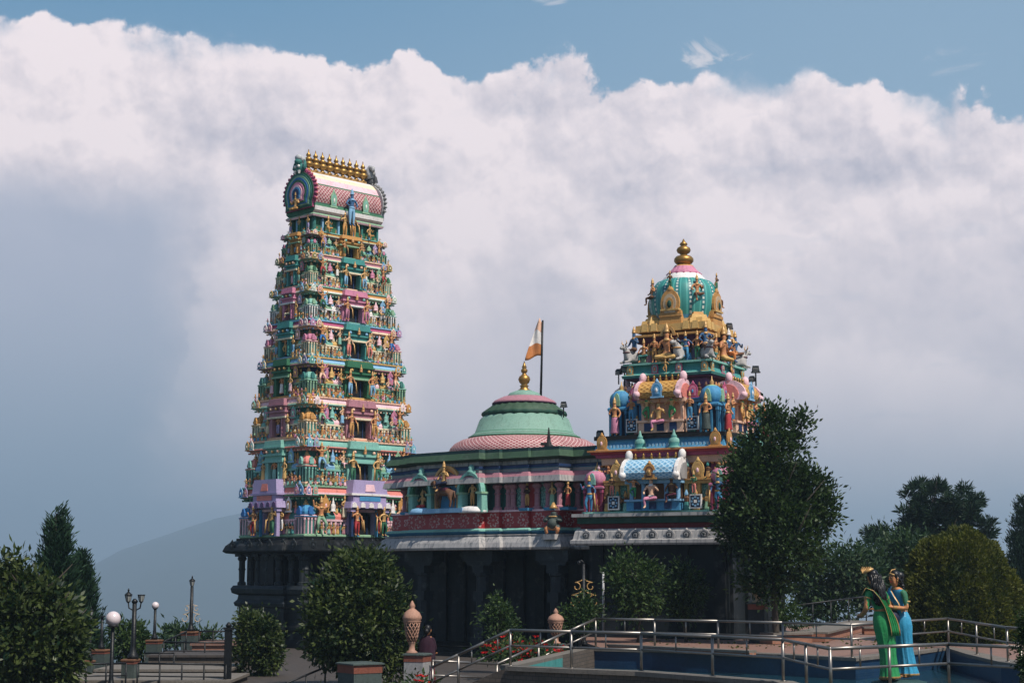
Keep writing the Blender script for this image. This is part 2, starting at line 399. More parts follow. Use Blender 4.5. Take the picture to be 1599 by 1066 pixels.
def TR(x, y, z, rz=0.0, s=1.0):
    sx, sy, sz = s if isinstance(s, (tuple, list)) else (s, s, s)
    return Matrix.Translation((x, y, z)) @ Matrix.Rotation(rz, 4, 'Z') @ Matrix.Diagonal((sx, sy, sz, 1))
# ------------------------------------------------------------------ light, sky, air, ground
SUN_AZ, SUN_EL = R(42), R(54)          # sun to the right of and behind the camera
sd = Vector((math.sin(SUN_AZ) * math.cos(SUN_EL), -math.cos(SUN_AZ) * math.cos(SUN_EL), math.sin(SUN_EL)))
sl = bpy.data.lights.new('sun', 'SUN'); sl.energy = 4.9; sl.angle = R(.6); sl.color = (1.0, .93, .84)
so = bpy.data.objects.new('sun', sl); COL.objects.link(so); so.rotation_euler = sd.to_track_quat('Z', 'Y').to_euler(); so.location = (30, -20, 60)

w = bpy.data.worlds.new('World'); scene.world = w; w.cycles.sampling_method = 'MANUAL'; w.cycles.sample_map_resolution = 256; w.use_nodes = True; nt = w.node_tree; nt.nodes.clear(); g = NG(nt)
wo = g.n('ShaderNodeOutputWorld'); bg = g.n('ShaderNodeBackground'); g.l(bg.outputs[0], wo.inputs[0]); bg.inputs[1].default_value = .1
sky = g.n('ShaderNodeTexSky', sky_type='NISHITA'); sky.sun_disc = False; sky.sun_elevation = SUN_EL; sky.sun_rotation = math.atan2(sd.x, sd.y)
sky.altitude = 1500; sky.air_density = 1.0; sky.dust_density = 1.2; sky.ozone_density = 1.0
D = g.n('ShaderNodeTexCoord').outputs['Generated']
sp = g.n('ShaderNodeSeparateXYZ', inp={0: D})
az = g.math('ARCTAN2', sp.outputs[0], sp.outputs[1])              # compass angle from the temple axis
el = g.math('ARCSINE', sp.outputs[2])
def W(c): return tuple(lin(x) / .1 for x in c)                    # sky brightness before the 0.1 strength
# low-frequency warp, then billows
pv = g.n('ShaderNodeCombineXYZ', inp={0: az, 1: el, 2: 0.0}).outputs[0]
def shifted(dx, dy): return g.n('ShaderNodeVectorMath', operation='ADD', inp={0: pv, 1: (dx, dy, 0)}).outputs[0]
def billow(vec, scale, det=5.0, rough=.55):
    nz = g.n('ShaderNodeTexNoise', noise_dimensions='2D', inp={'Vector': vec, 'Scale': scale * 1.3, 'Detail': 6.0, 'Roughness': .6})
    wv = g.n('ShaderNodeVectorMath', operation='MULTIPLY_ADD', inp={0: nz.outputs['Color'], 1: (.55 / scale,) * 3, 2: vec}).outputs[0]
    v = g.n('ShaderNodeTexVoronoi', feature='F1', voronoi_dimensions='2D', inp={'Vector': wv, 'Scale': scale, 'Detail': det, 'Roughness': rough, 'Lacunarity': 2.1}, normalize=True)
    return v.outputs['Distance']
B0 = billow(pv, 11.0, 5.0, .45); B1 = billow(shifted(.008, .014), 11.0, 5.0, .45)
C0 = billow(pv, 34.0, 4.0, .5); C1 = billow(shifted(.0024, .0045), 34.0, 4.0, .5)
LF = g.n('ShaderNodeTexNoise', noise_dimensions='2D', inp={'Vector': pv, 'Scale': 5.0, 'Detail': 4.0, 'Roughness': .5}).outputs[0]
LF2 = g.n('ShaderNodeTexNoise', noise_dimensions='2D', inp={'Vector': shifted(3, 1), 'Scale': 9.0, 'Detail': 6.0, 'Roughness': .6}).outputs[0]
# silhouette of the cloud bank: top elevation for each compass angle
def curve(fac, pts, lo, hi):
    fc = g.n('ShaderNodeFloatCurve'); c = fc.mapping.curves[0]
    xs = [((x - lo) / (hi - lo), y) for x, y in pts]
    while len(c.points) < len(xs): c.points.new(.5, .5)
    for p, (x, y) in zip(c.points, xs): p.location = (x, y); p.handle_type = 'AUTO'
    fc.mapping.update(); t = g.n('ShaderNodeMapRange', inp={0: fac, 1: lo, 2: hi}); g.l(t.outputs[0], fc.inputs[1]); return fc.outputs[0]
def ae(px, py):
    d = ray(px, py).normalized(); return math.atan2(d.x, d.y), math.asin(d.z)
TOP = [(-700, 170), (-300, 90), (0, 42), (120, 18), (200, 36), (300, 74), (420, 90), (560, 92), (640, 92), (715, 122), (770, 140), (880, 112), (960, 128), (1060, 130), (1180, 122), (1250, 124), (1330, 152), (1440, 170), (1560, 190), (1700, 200), (2000, 260), (2400, 330)]
softn = g.ramp(LF2, .47, .64)
bump = g.math('ADD', g.math('MULTIPLY', g.math('SUBTRACT', .34, B0), .070), g.math('MULTIPLY', g.math('SUBTRACT', .34, C0), .026))
azw = g.math('ADD', az, g.math('ADD', g.math('MULTIPLY', g.math('SUBTRACT', LF2, .5), .10), g.math('MULTIPLY', g.math('SUBTRACT', B1, .34), .05)))
def bank(pts, soft=(.004, .030), amp=1.0, A=None):     # signed depth below a bank's billowing top, and its coverage
    q = [(ae(x, 300)[0], (ae(x, y)[1] + .5)) for x, y in pts]
    top = g.math('SUBTRACT', curve(A or az, q, q[0][0], q[-1][0]), .5)
    e = g.math('ADD', g.math('SUBTRACT', top, el), g.math('MULTIPLY', bump, amp))
    mk = g.n('ShaderNodeSeparateColor', inp={0: g.mix(softn, g.ramp(e, -.0012, soft[0]), g.ramp(e, -.006, soft[1]))}).outputs[0]
    return e, mk
edge, mask = bank(TOP, (.004, .022))
front = g.math('MULTIPLY', g.ramp(sp.outputs[1], .0, .3), g.ramp(g.math('ABSOLUTE', az), 1.0, .5))
mask = g.math('MULTIPLY', mask, front)
# stray wisps above the bank
wv = g.n('ShaderNodeMapping', inp={'Vector': pv, 'Rotation': (0, 0, R(28)), 'Scale': (1.0, 2.0, 1.0)}).outputs[0]
wn = g.n('ShaderNodeTexNoise', noise_dimensions='2D', inp={'Vector': wv, 'Scale': 26.0, 'Detail': 9.0, 'Roughness': .62, 'Distortion': .6}).outputs[0]
def blob(px, py, rx, ry):
    a0, e0 = ae(px, py)
    dx = g.math('DIVIDE', g.math('SUBTRACT', az, a0), rx / F); dy = g.math('DIVIDE', g.math('SUBTRACT', el, e0), ry / F)
    return g.math('SQRT', g.math('ADD', g.math('MULTIPLY', dx, dx), g.math('MULTIPLY', dy, dy)))
def wisp(px, py, rx, ry, lo, hi, amt=1.0):
    f = g.ramp(blob(px, py, rx, ry), 1.0, .2)
    return g.math('MULTIPLY', g.ramp(g.math('ADD', wn, g.math('MULTIPLY', g.math('SUBTRACT', f, 1.0), .5)), lo, hi), amt)
wis = g.math('MAXIMUM', wisp(1120, 80, 120, 62, .40, .58, .8), wisp(860, -2, 75, 30, .38, .55, .8))
wis = g.math('MAXIMUM', wis, wisp(1480, 95, 130, 60, .5, .75, .3))
wis = g.math('MAXIMUM', wis, wisp(775, 135, 75, 42, .36, .6, .7))
# relief of the billows, bank in front of bank: each bright along its crest, greyer below
rel = g.math('ADD', g.math('MULTIPLY', g.math('SUBTRACT', B1, B0), 2.4), g.math('MULTIPLY', g.math('SUBTRACT', C1, C0), 1.05))
relw = g.math('MULTIPLY', rel, g.ramp(el, .08, .26))
def shadeof(e, depth, k=1.0):
    t = g.math('MULTIPLY', g.ramp(e, .0, depth), .40 * k)
    v = g.math('ADD', g.math('SUBTRACT', .90, t), relw)
    return g.math('ADD', v, g.math('MULTIPLY', g.math('SUBTRACT', LF, .5), .8), clamp=True)
lit = shadeof(edge, .13)
for pts, soft, dep in (
    ([(-500, 420), (380, 330), (520, 260), (640, 205), (720, 190), (800, 165), (900, 190), (1000, 230), (1120, 260), (1300, 380), (2000, 600)], (.02, .05), .14),
    ([(-900, 520), (700, 560), (900, 360), (1010, 300), (1120, 330), (1240, 300), (1340, 255), (1450, 240), (1560, 250), (1700, 240), (2200, 300)], (.03, .07), .12),
    ([(-900, 130), (-300, 120), (-60, 165), (30, 190), (90, 215), (170, 160), (250, 140), (320, 165), (370, 225), (430, 330), (560, 480), (2000, 900)], (.007, .03), .085),
    ([(-900, 900), (280, 640), (330, 420), (380, 300), (440, 250), (500, 235), (560, 270), (620, 330), (700, 420), (900, 600), (2000, 900)], (.010, .05), .16),
    ([(-900, 900), (560, 620), (640, 470), (700, 330), (760, 262), (810, 270), (850, 330), (930, 420), (1050, 520), (2000, 900)], (.012, .05), .12),
    ([(-900, 900), (900, 700), (1050, 520), (1160, 455), (1290, 470), (1400, 520), (1500, 560), (1700, 640), (2000, 900)], (.03, .07), .14)):
    e_, m_ = bank(pts, soft, 1.0, azw)
    lit = g.n('ShaderNodeMix', data_type='FLOAT', inp={0: m_, 2: lit, 3: shadeof(e_, dep, .9)}).outputs[0]
ccol = g.mix(lit, W((178, 178, 194)), W((251, 238, 240)))
# grey underside: a flat shaded base at left, then a general fade towards the hazy horizon
a1, e1 = ae(330, 285)
base_e = g.math('ADD', e1, g.math('MULTIPLY', g.math('SUBTRACT', LF2, .5), .035))
sh1 = g.math('MULTIPLY', g.ramp(g.math('SUBTRACT', base_e, el), -.016, .030), g.ramp(g.math('ADD', az, g.math('MULTIPLY', g.math('SUBTRACT', LF2, .5), .1)), a1 + .055, a1 - .045))
sh2 = g.ramp(g.math('ADD', el, g.math('MULTIPLY', g.math('SUBTRACT', LF, .5), .14)), .115, -.01)
shade = g.math('MAXIMUM', g.math('MULTIPLY', sh1, .9), g.math('MULTIPLY', sh2, .9))
low = g.mix(g.ramp(el, .20, .0), W((174, 181, 200)), W((126, 152, 174)))
right = g.ramp(az, -.18, .22)
low = g.mix(g.math('MULTIPLY', right, .75), low, W((218, 214, 220)))
ccol = g.mix(shade, ccol, low)
# thin blue breaks inside the right part
bv = g.n('ShaderNodeMapping', inp={'Vector': pv, 'Scale': (1.0, 3.2, 1.0)}).outputs[0]
bn = g.n('ShaderNodeTexNoise', noise_dimensions='2D', inp={'Vector': bv, 'Scale': 16.0, 'Detail': 7.0, 'Roughness': .6}).outputs[0]
brk = g.math('MULTIPLY', g.ramp(g.math('ADD', bn, g.math('MULTIPLY', g.ramp(blob(1250, 390, 260, 70), 1.0, .2), .16)), .60, .74), g.math('MULTIPLY', right, .12))
ccol = g.mix(brk, ccol, W((150, 170, 196)))
blue = g.mix(g.ramp(az, -.3, .3), W((98, 148, 184)), W((140, 172, 198)))
blue = g.mix(g.math('MULTIPLY', g.ramp(el, .36, .28), .35), blue, W((150, 180, 202)))
skyc = g.mix(g.math('MULTIPLY', front, .80), sky.outputs[0], blue)
fin = g.mix(g.math('MULTIPLY', wis, front), skyc, W((222, 218, 224)))
fin = g.mix(mask, fin, ccol)
g.l(fin, bg.inputs[0])

# one sheet of ground: hilltop, slope into the valley, hazy ridge far behind
def ease(a, b, x):
    t = min(1, max(0, (x - a) / (b - a))); return t * t * (3 - 2 * t)
def ground_z(x, y):
    r = math.hypot(x * (1.0 if x < 0 else .72), (y - 30) * .8)
    z = -.9 - 150 * ease(52, 420, r) - 110 * ease(300, 1100, r)
    if x < -9 and y > 40: z -= 3.5 * ease(0, 14, (-9 - x) * .5 + (y - 56))
    a = math.atan2(x, max(y, 1.0)); d = math.hypot(x, y)
    k = [(-1.2, -150), (-.32, -85), (-.265, -10), (-.235, 16), (-.215, 26), (-.195, 36), (-.17, 48), (-.14, 60), (-.08, 62), (.0, 55), (.08, 20), (.14, -40), (.3, -120), (1.2, -200)]
    hh = k[0][1] if a < k[0][0] else k[-1][1]
    for (a0, h0), (a1_, h1) in zip(k, k[1:]):
        if a0 <= a <= a1_: hh = h0 + (h1 - h0) * (a - a0) / (a1_ - a0)
    if y > 500:
        f = ease(2200, 5000, d) * (1 - .5 * ease(5200, 6600, d))
        n = mnoise.fractal(Vector((x * .0022, y * .0022, 1.3)), 1.0, 2.0, 5)
        z = z * (1 - f) + (hh * 3.3 + n * 20 + 6 * mnoise.noise(Vector((x * .02, y * .02, 0)))) * f
    return z
def sheet(name, xs, ys, zf, mat):
    v = [(x, y, zf(x, y)) for y in ys for x in xs]; nx = len(xs)
    f = [(j*nx+i, j*nx+i+1, (j+1)*nx+i+1, (j+1)*nx+i) for j in range(len(ys)-1) for i in range(nx-1)]
    me = bpy.data.meshes.new(name); me.from_pydata(v, [], f); me.materials.append(M(mat)); me.polygons.foreach_set('use_smooth', [True]*len(f))
    return link(name, me)
def spread(n, m, p): return [math.copysign(abs(t) ** p * m, t) for t in np.linspace(-1, 1, n)]
xs = sorted(set([round(x, 2) for x in spread(190, 6700, 2.2)])); ys = sorted([round(-60 + 6900 * t ** 2.2, 2) for t in np.linspace(0, 1, 170)])
tag(sheet('terrain', xs, ys, ground_z, 'terrainmat'), kind='structure')

hz = MB(); hz.box(-6900, 6900, -70, 7000, -900, 235, 'white')
hme = hz.mesh('haze'); hm = bpy.data.materials.new('haze_air'); nth = nodes_of(hm); gh = NG(nth)
ho = gh.n('ShaderNodeOutputMaterial'); pvv = gh.n('ShaderNodeVolumePrincipled', inp={'Color': (.56, .75, .92, 1), 'Density': .00040, 'Anisotropy': .2, 'Density Attribute': '', 'Color Attribute': ''})
gh.l(pvv.outputs[0], ho.inputs['Volume']); hme.materials.append(hm); tag(link('haze', hme), kind='stuff')

scene.view_settings.view_transform = 'Standard'; scene.view_settings.look = 'None'; scene.view_settings.exposure = 0.12; scene.view_settings.gamma = 1.0
scene.render.engine = 'CYCLES'; scene.cycles.max_bounces = 6; scene.cycles.diffuse_bounces = 3; scene.cycles.glossy_bounces = 3; scene.cycles.transmission_bounces = 4; scene.cycles.volume_bounces = 0
scene.cycles.use_denoising = True; scene.cycles.caustics_reflective = False; scene.cycles.caustics_refractive = False
# ------------------------------------------------------------------ figures grown from a jointed skeleton
def skin(nodes, edges, sub=1):
    names = list(nodes); me = bpy.data.meshes.new('tmp'); me.from_pydata([nodes[n][:3] for n in names], [(names.index(a), names.index(b)) for a, b in edges], [])
    o = bpy.data.objects.new('tmp', me); COL.objects.link(o)
    o.modifiers.new('s', 'SKIN'); sv = me.skin_vertices[0].data
    for i, n in enumerate(names):
        r = nodes[n][3]; sv[i].radius = (r, r) if len(nodes[n]) < 5 else (r, nodes[n][4]); sv[i].use_root = (i == 0)
    m = o.modifiers.new('u', 'SUBSURF'); m.levels = m.render_levels = sub
    bpy.context.view_layer.update(); dg = bpy.context.evaluated_depsgraph_get(); e = o.evaluated_get(dg); em = e.to_mesh()
    V = [tuple(v.co) for v in em.vertices]; Fc = [tuple(p.vertices) for p in em.polygons]
    e.to_mesh_clear(); bpy.data.objects.remove(o); bpy.data.meshes.remove(me)
    return V, Fc
BASE = {'pel': (0, 0, .50, .072), 'wai': (0, 0, .60, .056), 'che': (0, 0, .71, .082), 'nec': (0, 0, .80, .034), 'hea': (0, -.01, .868, .056), 'top': (0, 0, .925, .044),
        'shl': (-.115, 0, .755, .036), 'ell': (-.155, .0, .62, .028), 'hal': (-.14, -.07, .50, .022), 'shr': (.115, 0, .755, .036), 'elr': (.155, .0, .62, .028), 'har': (.14, -.07, .50, .022),
        'hil': (-.058, 0, .47, .062), 'knl': (-.065, -.01, .27, .044), 'anl': (-.062, .0, .06, .027), 'tol': (-.07, -.07, .022, .024),
        'hir': (.058, 0, .47, .062), 'knr': (.065, -.01, .27, .044), 'anr': (.062, .0, .06, .027), 'tor': (.07, -.07, .022, .024)}
BE = [('pel','wai'),('wai','che'),('che','nec'),('nec','hea'),('hea','top'),('che','shl'),('shl','ell'),('ell','hal'),('che','shr'),('shr','elr'),('elr','har'),
      ('pel','hil'),('hil','knl'),('knl','anl'),('anl','tol'),('pel','hir'),('hir','knr'),('knr','anr'),('anr','tor')]
def figure(name, pose, crown=1, skirt=0, arch=0, club=0, waist=.53, shin=.10):
    nd = dict(BASE)
    for k, v in pose.items(): nd[k] = tuple(v) + (nd[k][3],) if len(v) == 3 else v
    V, Fc = skin(nd, BE)
    mb = MB(); hd = Vector(nd['hea'][:3]); hips = nd['pel'][2]
    kn = min(nd['knl'][2], nd['knr'][2])
    def reg(c):
        x, y, z = c
        if (Vector(c) - hd).length < .085 and (y > hd.y + .02 or z > hd.z + .035): return '3'
        if z < hips + .035 and abs(x) < .30 and (Vector(c) - Vector(nd['hal'][:3])).length > .06 and (Vector(c) - Vector(nd['har'][:3])).length > .06 and z > min(shin, kn) : return '1'
        return '0'
    mb.add(V, Fc, reg)
    cz = hd.z + .04
    if crown: mb.lathe([(.056, 0), (.066, .012), (.052, .03), (.05, .075), (.036, .12), (.02, .15), (.008, .19)], 8, '2', (hd.x, hd.y + .004, cz))
    else: mb.sphere((hd.x, hd.y + .03, hd.z + .02), .056, '3', 8, 5); mb.sphere((hd.x, hd.y + .03, hd.z + .085), .03, '3', 7, 4)
    nk = nd['nec']; mb.lathe([(.045, .02), (.085, -.035), (.07, -.05), (.04, .0)], 8, '2', (nk[0], nk[1] - .012, nk[2] - .012), sq=.75)
    pe = nd['pel']; mb.lathe([(.082, -.02), (.094, .0), (.082, .03)], 8, '2', (pe[0], pe[1], pe[2] + .03), sq=.85)
    if skirt: mb.lathe([(.075, .05), (.10, -.02), (.105, -.2), (.135, -.42), (.13, -.44)], 12, '1', (pe[0], pe[1], pe[2]), sq=.8, flute=.06, nf=6)
    for a, b in (('ell', 'shl'), ('elr', 'shr')):
        e = Vector(nd[a][:3]) * .5 + Vector(nd[b][:3]) * .5; mb.sphere(e, .036, '2', 6, 4, .6)
    if club:
        h = Vector(nd['har'][:3]); mb.tube([h + Vector((.01, -.02, .06)), h + Vector((.05, -.03, -.40))], [.018, .036], '2', 7)
    if arch:
        h = hd; n = 14; pts = [(h.x + .16 * math.cos(a), h.z - .02 + .2 * math.sin(a)) for a in [math.pi * i / n for i in range(n + 1)]]
        inn = [(h.x + .11 * math.cos(a), h.z - .02 + .145 * math.sin(a)) for a in [math.pi * i / n for i in range(n + 1)]]
        for i in range(n):
            q = [pts[i], pts[i+1], inn[i+1], inn[i]]; mb.prism(q, .03, .07, '2')
    return template(mb, name)
FIG = {
 'stand': figure('statue_standing', {'ell': (-.2, .0, .64), 'hal': (-.12, -.09, .55), 'elr': (.2, .0, .64), 'har': (.12, -.09, .56)}),
 'guard': figure('statue_guardian', {'ell': (-.22, .0, .66), 'hal': (-.25, -.08, .84), 'elr': (.2, .0, .63), 'har': (.2, -.08, .5), 'knl': (-.1, -.05, .28), 'hil': (-.05, 0, .47), 'pel': (.015, 0, .50)}, club=1),
 'atlant': figure('statue_atlant', {'ell': (-.24, -.02, .80), 'hal': (-.27, -.03, .99), 'elr': (.23, -.02, .80), 'har': (.28, -.03, .97), 'knl': (-.14, -.10, .30), 'anl': (-.10, -.02, .08), 'tol': (-.12, -.09, .03), 'knr': (.13, -.10, .30), 'anr': (.12, .0, .08), 'tor': (.14, -.08, .03)}),
 'seat': figure('statue_seated', {'pel': (0, 0, .30), 'wai': (0, 0, .42), 'che': (0, 0, .54), 'nec': (0, 0, .64), 'hea': (0, -.01, .715), 'top': (0, 0, .77), 'shl': (-.12, 0, .59), 'shr': (.12, 0, .59), 'ell': (-.2, -.02, .45), 'hal': (-.15, -.13, .38), 'elr': (.2, -.02, .46), 'har': (.16, -.14, .56),
   'hil': (-.07, -.01, .27), 'knl': (-.11, -.20, .28), 'anl': (-.09, -.20, .06), 'tol': (-.10, -.28, .03), 'hir': (.07, -.01, .27), 'knr': (.20, -.14, .29), 'anr': (-.02, -.20, .25), 'tor': (-.09, -.22, .24)}),
 'lady': figure('statue_draped', {'ell': (-.17, .0, .63), 'hal': (-.10, -.10, .60), 'elr': (.18, .0, .62), 'har': (.16, -.09, .5)}, crown=1, skirt=1),
 'pray': figure('statue_praying', {'ell': (-.16, -.03, .62), 'hal': (-.02, -.12, .70), 'elr': (.16, -.03, .62), 'har': (.02, -.12, .70)}),
 'dance': figure('statue_dancing', {'ell': (-.24, .0, .72), 'hal': (-.31, -.05, .86), 'elr': (.23, .0, .66), 'har': (.30, -.06, .60), 'knl': (-.16, -.06, .33), 'anl': (-.04, -.03, .20), 'tol': (-.02, -.1, .16), 'pel': (.02, 0, .5), 'hir': (.07, 0, .47), 'knr': (.09, -.05, .27)}),
 'enthroned': figure('statue_enthroned', {'pel': (0, 0, .12), 'wai': (0, 0, .24), 'che': (0, 0, .36), 'nec': (0, 0, .46), 'hea': (0, -.01, .535), 'top': (0, 0, .59), 'shl': (-.12, 0, .41), 'shr': (.12, 0, .41), 'ell': (-.2, -.02, .27), 'hal': (-.17, -.12, .36), 'elr': (.2, -.02, .27), 'har': (.17, -.12, .36),
   'hil': (-.07, -.02, .10), 'knl': (-.22, -.12, .08), 'anl': (.0, -.18, .07), 'tol': (.06, -.18, .06), 'hir': (.07, -.02, .10), 'knr': (.22, -.12, .08), 'anr': (.02, -.14, .06), 'tor': (-.06, -.15, .05)}, arch=1, shin=.0),
}
def statue(kind, parent, x, y, z, h, cols, rz=0.0, name='statue', mirror=False):
    return tinted(name, FIG[kind], cols, parent, TR(x, y, z, rz, (-h if mirror else h, h, h)))
# arch plaque (nasi): horseshoe slab with ringed recess and a leaf on top
def _plaque():
    mb = MB(); n = 14
    def hs(r, zc, base):
        p = [(-r * .86, base)]
        for i in range(n + 1):
            a = math.pi + .55 - (math.pi + 1.1) * i / n; p.append((r * math.cos(a), zc + r * 1.12 * math.sin(a)))
        p.append((r * .86, base)); return p[::-1]
    mb.prism(hs(.42, .45, 0), -.10, .04, '0'); mb.prism(hs(.29, .45, .12), -.14, -.08, '1'); mb.prism(hs(.17, .45, .22), -.17, -.12, '0')
    mb.box(-.5, .5, -.12, .04, 0, .10, '0'); mb.sphere((0, -.14, .42), .11, '2', 7, 5, 1.3)
    mb.lathe([(.13, 0), (.17, .06), (.10, .13), (.03, .24)], 7, '0', (0, -.03, .86), sq=.6)
    return template(mb, 'arch_plaque')
PLQ = _plaque()
def plaque(parent, x, y, z, w_, h, cols, rz=0.0): return tinted('arch_plaque', PLQ, cols, parent, TR(x, y, z, rz, (w_, w_ * .8, h / 1.1)))
def _bell():     # small amlaka-topped knob plaque used beside the arches
    mb = MB(); mb.lathe([(.5, 0), (.5, .06), (.34, .1), (.44, .3), (.40, .48), (.2, .58), (.26, .64), (.14, .72), (.1, .84), (.03, 1.0)], 8, ['0', '0', '1', '0', '0', '1', '0', '0', '2'], sq=.6); return template(mb, 'vase')
VASE = _bell()
def _kuta(dome):     # corner pavilion, unit size, front at y=-.5
    mb = MB(); mb.box(-.42, .42, -.42, .42, 0, .46, '2')
    for a in (-.45, -.15, .15, .45):
        for b in (-.45, .45):
            mb.box(a - .05, a + .05, b - .05, b + .05, 0, .46, '1'); mb.box(b - .05, b + .05, a - .05, a + .05, 0, .46, '1')
            mb.box(a - .07, a + .07, b - .07, b + .07, .40, .46, '1')
    sq = [(-.5, -.5), (.5, -.5), (.5, .5), (-.5, .5)]
    mb.ring(sq, [(.0, .46), (.06, .49), (.06, .52), (.0, .54)], ['1', '0', '1'])
    if dome: mb.lathe([(.44, .54), (.58, .62), (.60, .70), (.50, .79), (.30, .85), (.16, .875)], 36, ['0', '0', '0', '0', '4'], flute=.05, nf=12)
    else: mb.ring([(-.4, -.4), (.4, -.4), (.4, .4), (-.4, .4)], [(.0, .54), (.06, .58), (.07, .64), (.0, .73), (-.16, .80), (-.24, .83)], '0')
    mb.lathe([(.16, .82), (.2, .86), (.1, .89), (.13, .93), (.04, .97), (.015, 1.04)], 8, '3')
    for k in range(4):
        mb.T = Matrix.Rotation(k * math.pi / 2, 4, 'Z'); mb.prism([(-.16, .56), (.16, .56), (.18, .66), (.10, .76), (0, .80), (-.10, .76), (-.18, .66)][::-1], -.62, -.42, '4')
    mb.T = Matrix.Identity(4); return template(mb, 'pavilion')
KUTA = _kuta(0); KUTAD = _kuta(1)
def kuta(parent, x, y, z, w_, h, cols, dome=0, name='pavilion'): return tinted(name, KUTAD if dome else KUTA, cols, parent, TR(x, y, z, 0, (w_, w_, h)))
# ------------------------------------------------------------------ gateway tower
A_T = 45.2; ROT_T = R(A_T)
uT = Vector((math.cos(ROT_T), math.sin(ROT_T))); vT = Vector((-uT.y, uT.x))
YT = 69.5; XT = XA(515, YT)
tower = empty('temple_tower', (XT, YT, -.9), ROT_T)
tag(tower, 'tall tapering many-tiered gateway tower crowded with painted statues on a dark granite base', 'temple tower')
ROWS = [838, 756, 682, 617, 555, 497, 444, 394, 359]       # picture rows of the tier boundaries at the near corner
LW = [(6.25 - .292 * i, 4.40 - .335 * i) for i in range(9)]      # long and short plan dimension of each tier
def corner(L, W_): return (XT - uT.x * L / 2 - vT.x * W_ / 2, YT - uT.y * L / 2 - vT.y * W_ / 2)
ZB = []
for i, r in enumerate(ROWS):
    x, y = corner(*LW[min(i, 8)]); ZB.append(zat(r, x, y) + .9)
TC = [ # wall, pavilion roof, bay roofs a b, pilaster, gap, centre, plaque a b, cornice lip/band/under, guardian lower, atlant lower, side figure cols
 dict(wall='teal', kuta='azure', ba='salmon', bb='teal', pil='ltpink', gap='turq', cen='lavender', pa='ochre', pb='white', lip='ltgreen', band='salmon', und='green', gl='red', al='ltgreen', kd='blue'),
 dict(wall='teal', kuta='salmon', ba='ltgreen', bb='skyblue', pil='seafoam', gap='dkteal', cen='seafoam', pa='ltgreen', pb='skyblue', lip='peach', band='seafoam', und='salmon', gl='green', al='skyblue', kd='seafoam'),
 dict(wall='teal', kuta='ochre', ba='ltpink', bb='seafoam', pil='cream', gap='purple', cen='dustpink', pa='pink', pb='seafoam', lip='peach', band='ltpink', und='seafoam', gl='ochre', al='ltgreen', kd='ochre'),
 dict(wall='dkblue', kuta='seafoam', ba='ltpink', bb='yellow', pil='ltgreen', gap='dkteal', cen='green', pa='pink', pb='yellow', lip='yellow', band='skyblue', und='dustpink', gl='skyblue', al='peach', kd='teal'),
 dict(wall='teal', kuta='pink', ba='yellow', bb='seafoam', pil='cream', gap='dkteal', cen='turq', pa='yellow', pb='ltpink', lip='skyblue', band='hotpink', und='peach', gl='salmon', al='blue', kd='pink'),
 dict(wall='teal', kuta='seafoam', ba='white', bb='ltgreen', pil='white', gap='dkteal', cen='pink', pa='skyblue', pb='ltpink', lip='seafoam', band='ochre', und='ltgreen', gl='pink', al='green', kd='ltgreen'),
 dict(wall='teal', kuta='ltgreen', ba='seafoam', bb='ltgreen', pil='cream', gap='teal', cen='turq', pa='ltgreen', pb='pink', lip='peach', band='dustpink', und='seafoam', gl='skyblue', al='red', kd='green'),
 dict(wall='teal', kuta='turq', ba='seafoam', bb='skyblue', pil='ltgreen', gap='dkteal', cen='ochre', pa='lavender', pb='ltgreen', lip='seafoam', band='ochre', und='dustpink', gl='green', al='ochre', kd='pink'),
]
RECT = lambda hx, hy: [(-hx, -hy), (hx, -hy), (hx, hy), (-hx, hy)]
def face_T(k, hd): return Matrix.Rotation(k * math.pi / 2, 4, 'Z') @ Matrix.Translation((0, -hd, 0))
def bay_roof(mb, s0, s1, y, z, dep, h, mat):
    pts = [(y + .02, z), (y - dep, z), (y - dep * 1.05, z + h * .35), (y - dep * .7, z + h * .8), (y - dep * .2, z + h), (y + .02, z + h)]
    mb.extr([(a, b) for a, b in pts][::-1], s0, s1, mat)
minis = MB(); mq = random.Random(11)
MINI = ['ochre', 'gilt', 'ltpink', 'skyblue', 'seafoam', 'seafoam', 'turq', 'yellow', 'pink', 'azure', 'dustpink', 'ltgreen', 'cream', 'teal', 'teal']
def mini(mb, x, y, z, h):       # thumb-sized relief figure
    a, b, c_ = mq.choice(MINI), mq.choice(MINI), mq.choice(['gilt', 'skin', 'ochre', 'brown']); t = mq.uniform(-.02, .02)
    mb.lathe([(.16 * h, 0), (.20 * h, .1 * h), (.13 * h, .45 * h)], 6, a, (x + t, y, z), sq=.7, sm=False); mb.lathe([(.13 * h, .45 * h), (.17 * h, .66 * h), (.06 * h, .74 * h)], 6, c_, (x + t, y, z), sq=.7, sm=False)
    mb.lathe([(.05 * h, .74 * h), (.10 * h, .80 * h), (.10 * h, .88 * h), (.03 * h, 1.06 * h)], 6, b if mq.random() < .4 else c_, (x + t, y - .01, z), sm=False)
    for sg in (-1, 1):
        e = mq.uniform(.3, .75); mb.tube([(x + t + sg * .15 * h, y, z + .63 * h), (x + t + sg * .27 * h, y - .03, z + (e + .1) * h), (x + t + sg * .2 * h, y - .06, z + e * h)], .035 * h, c_, 4, False)
EXTRA = ['cream', 'ltpink', 'skyblue', 'ochre', 'seafoam', 'lavender', 'white', 'yellow']
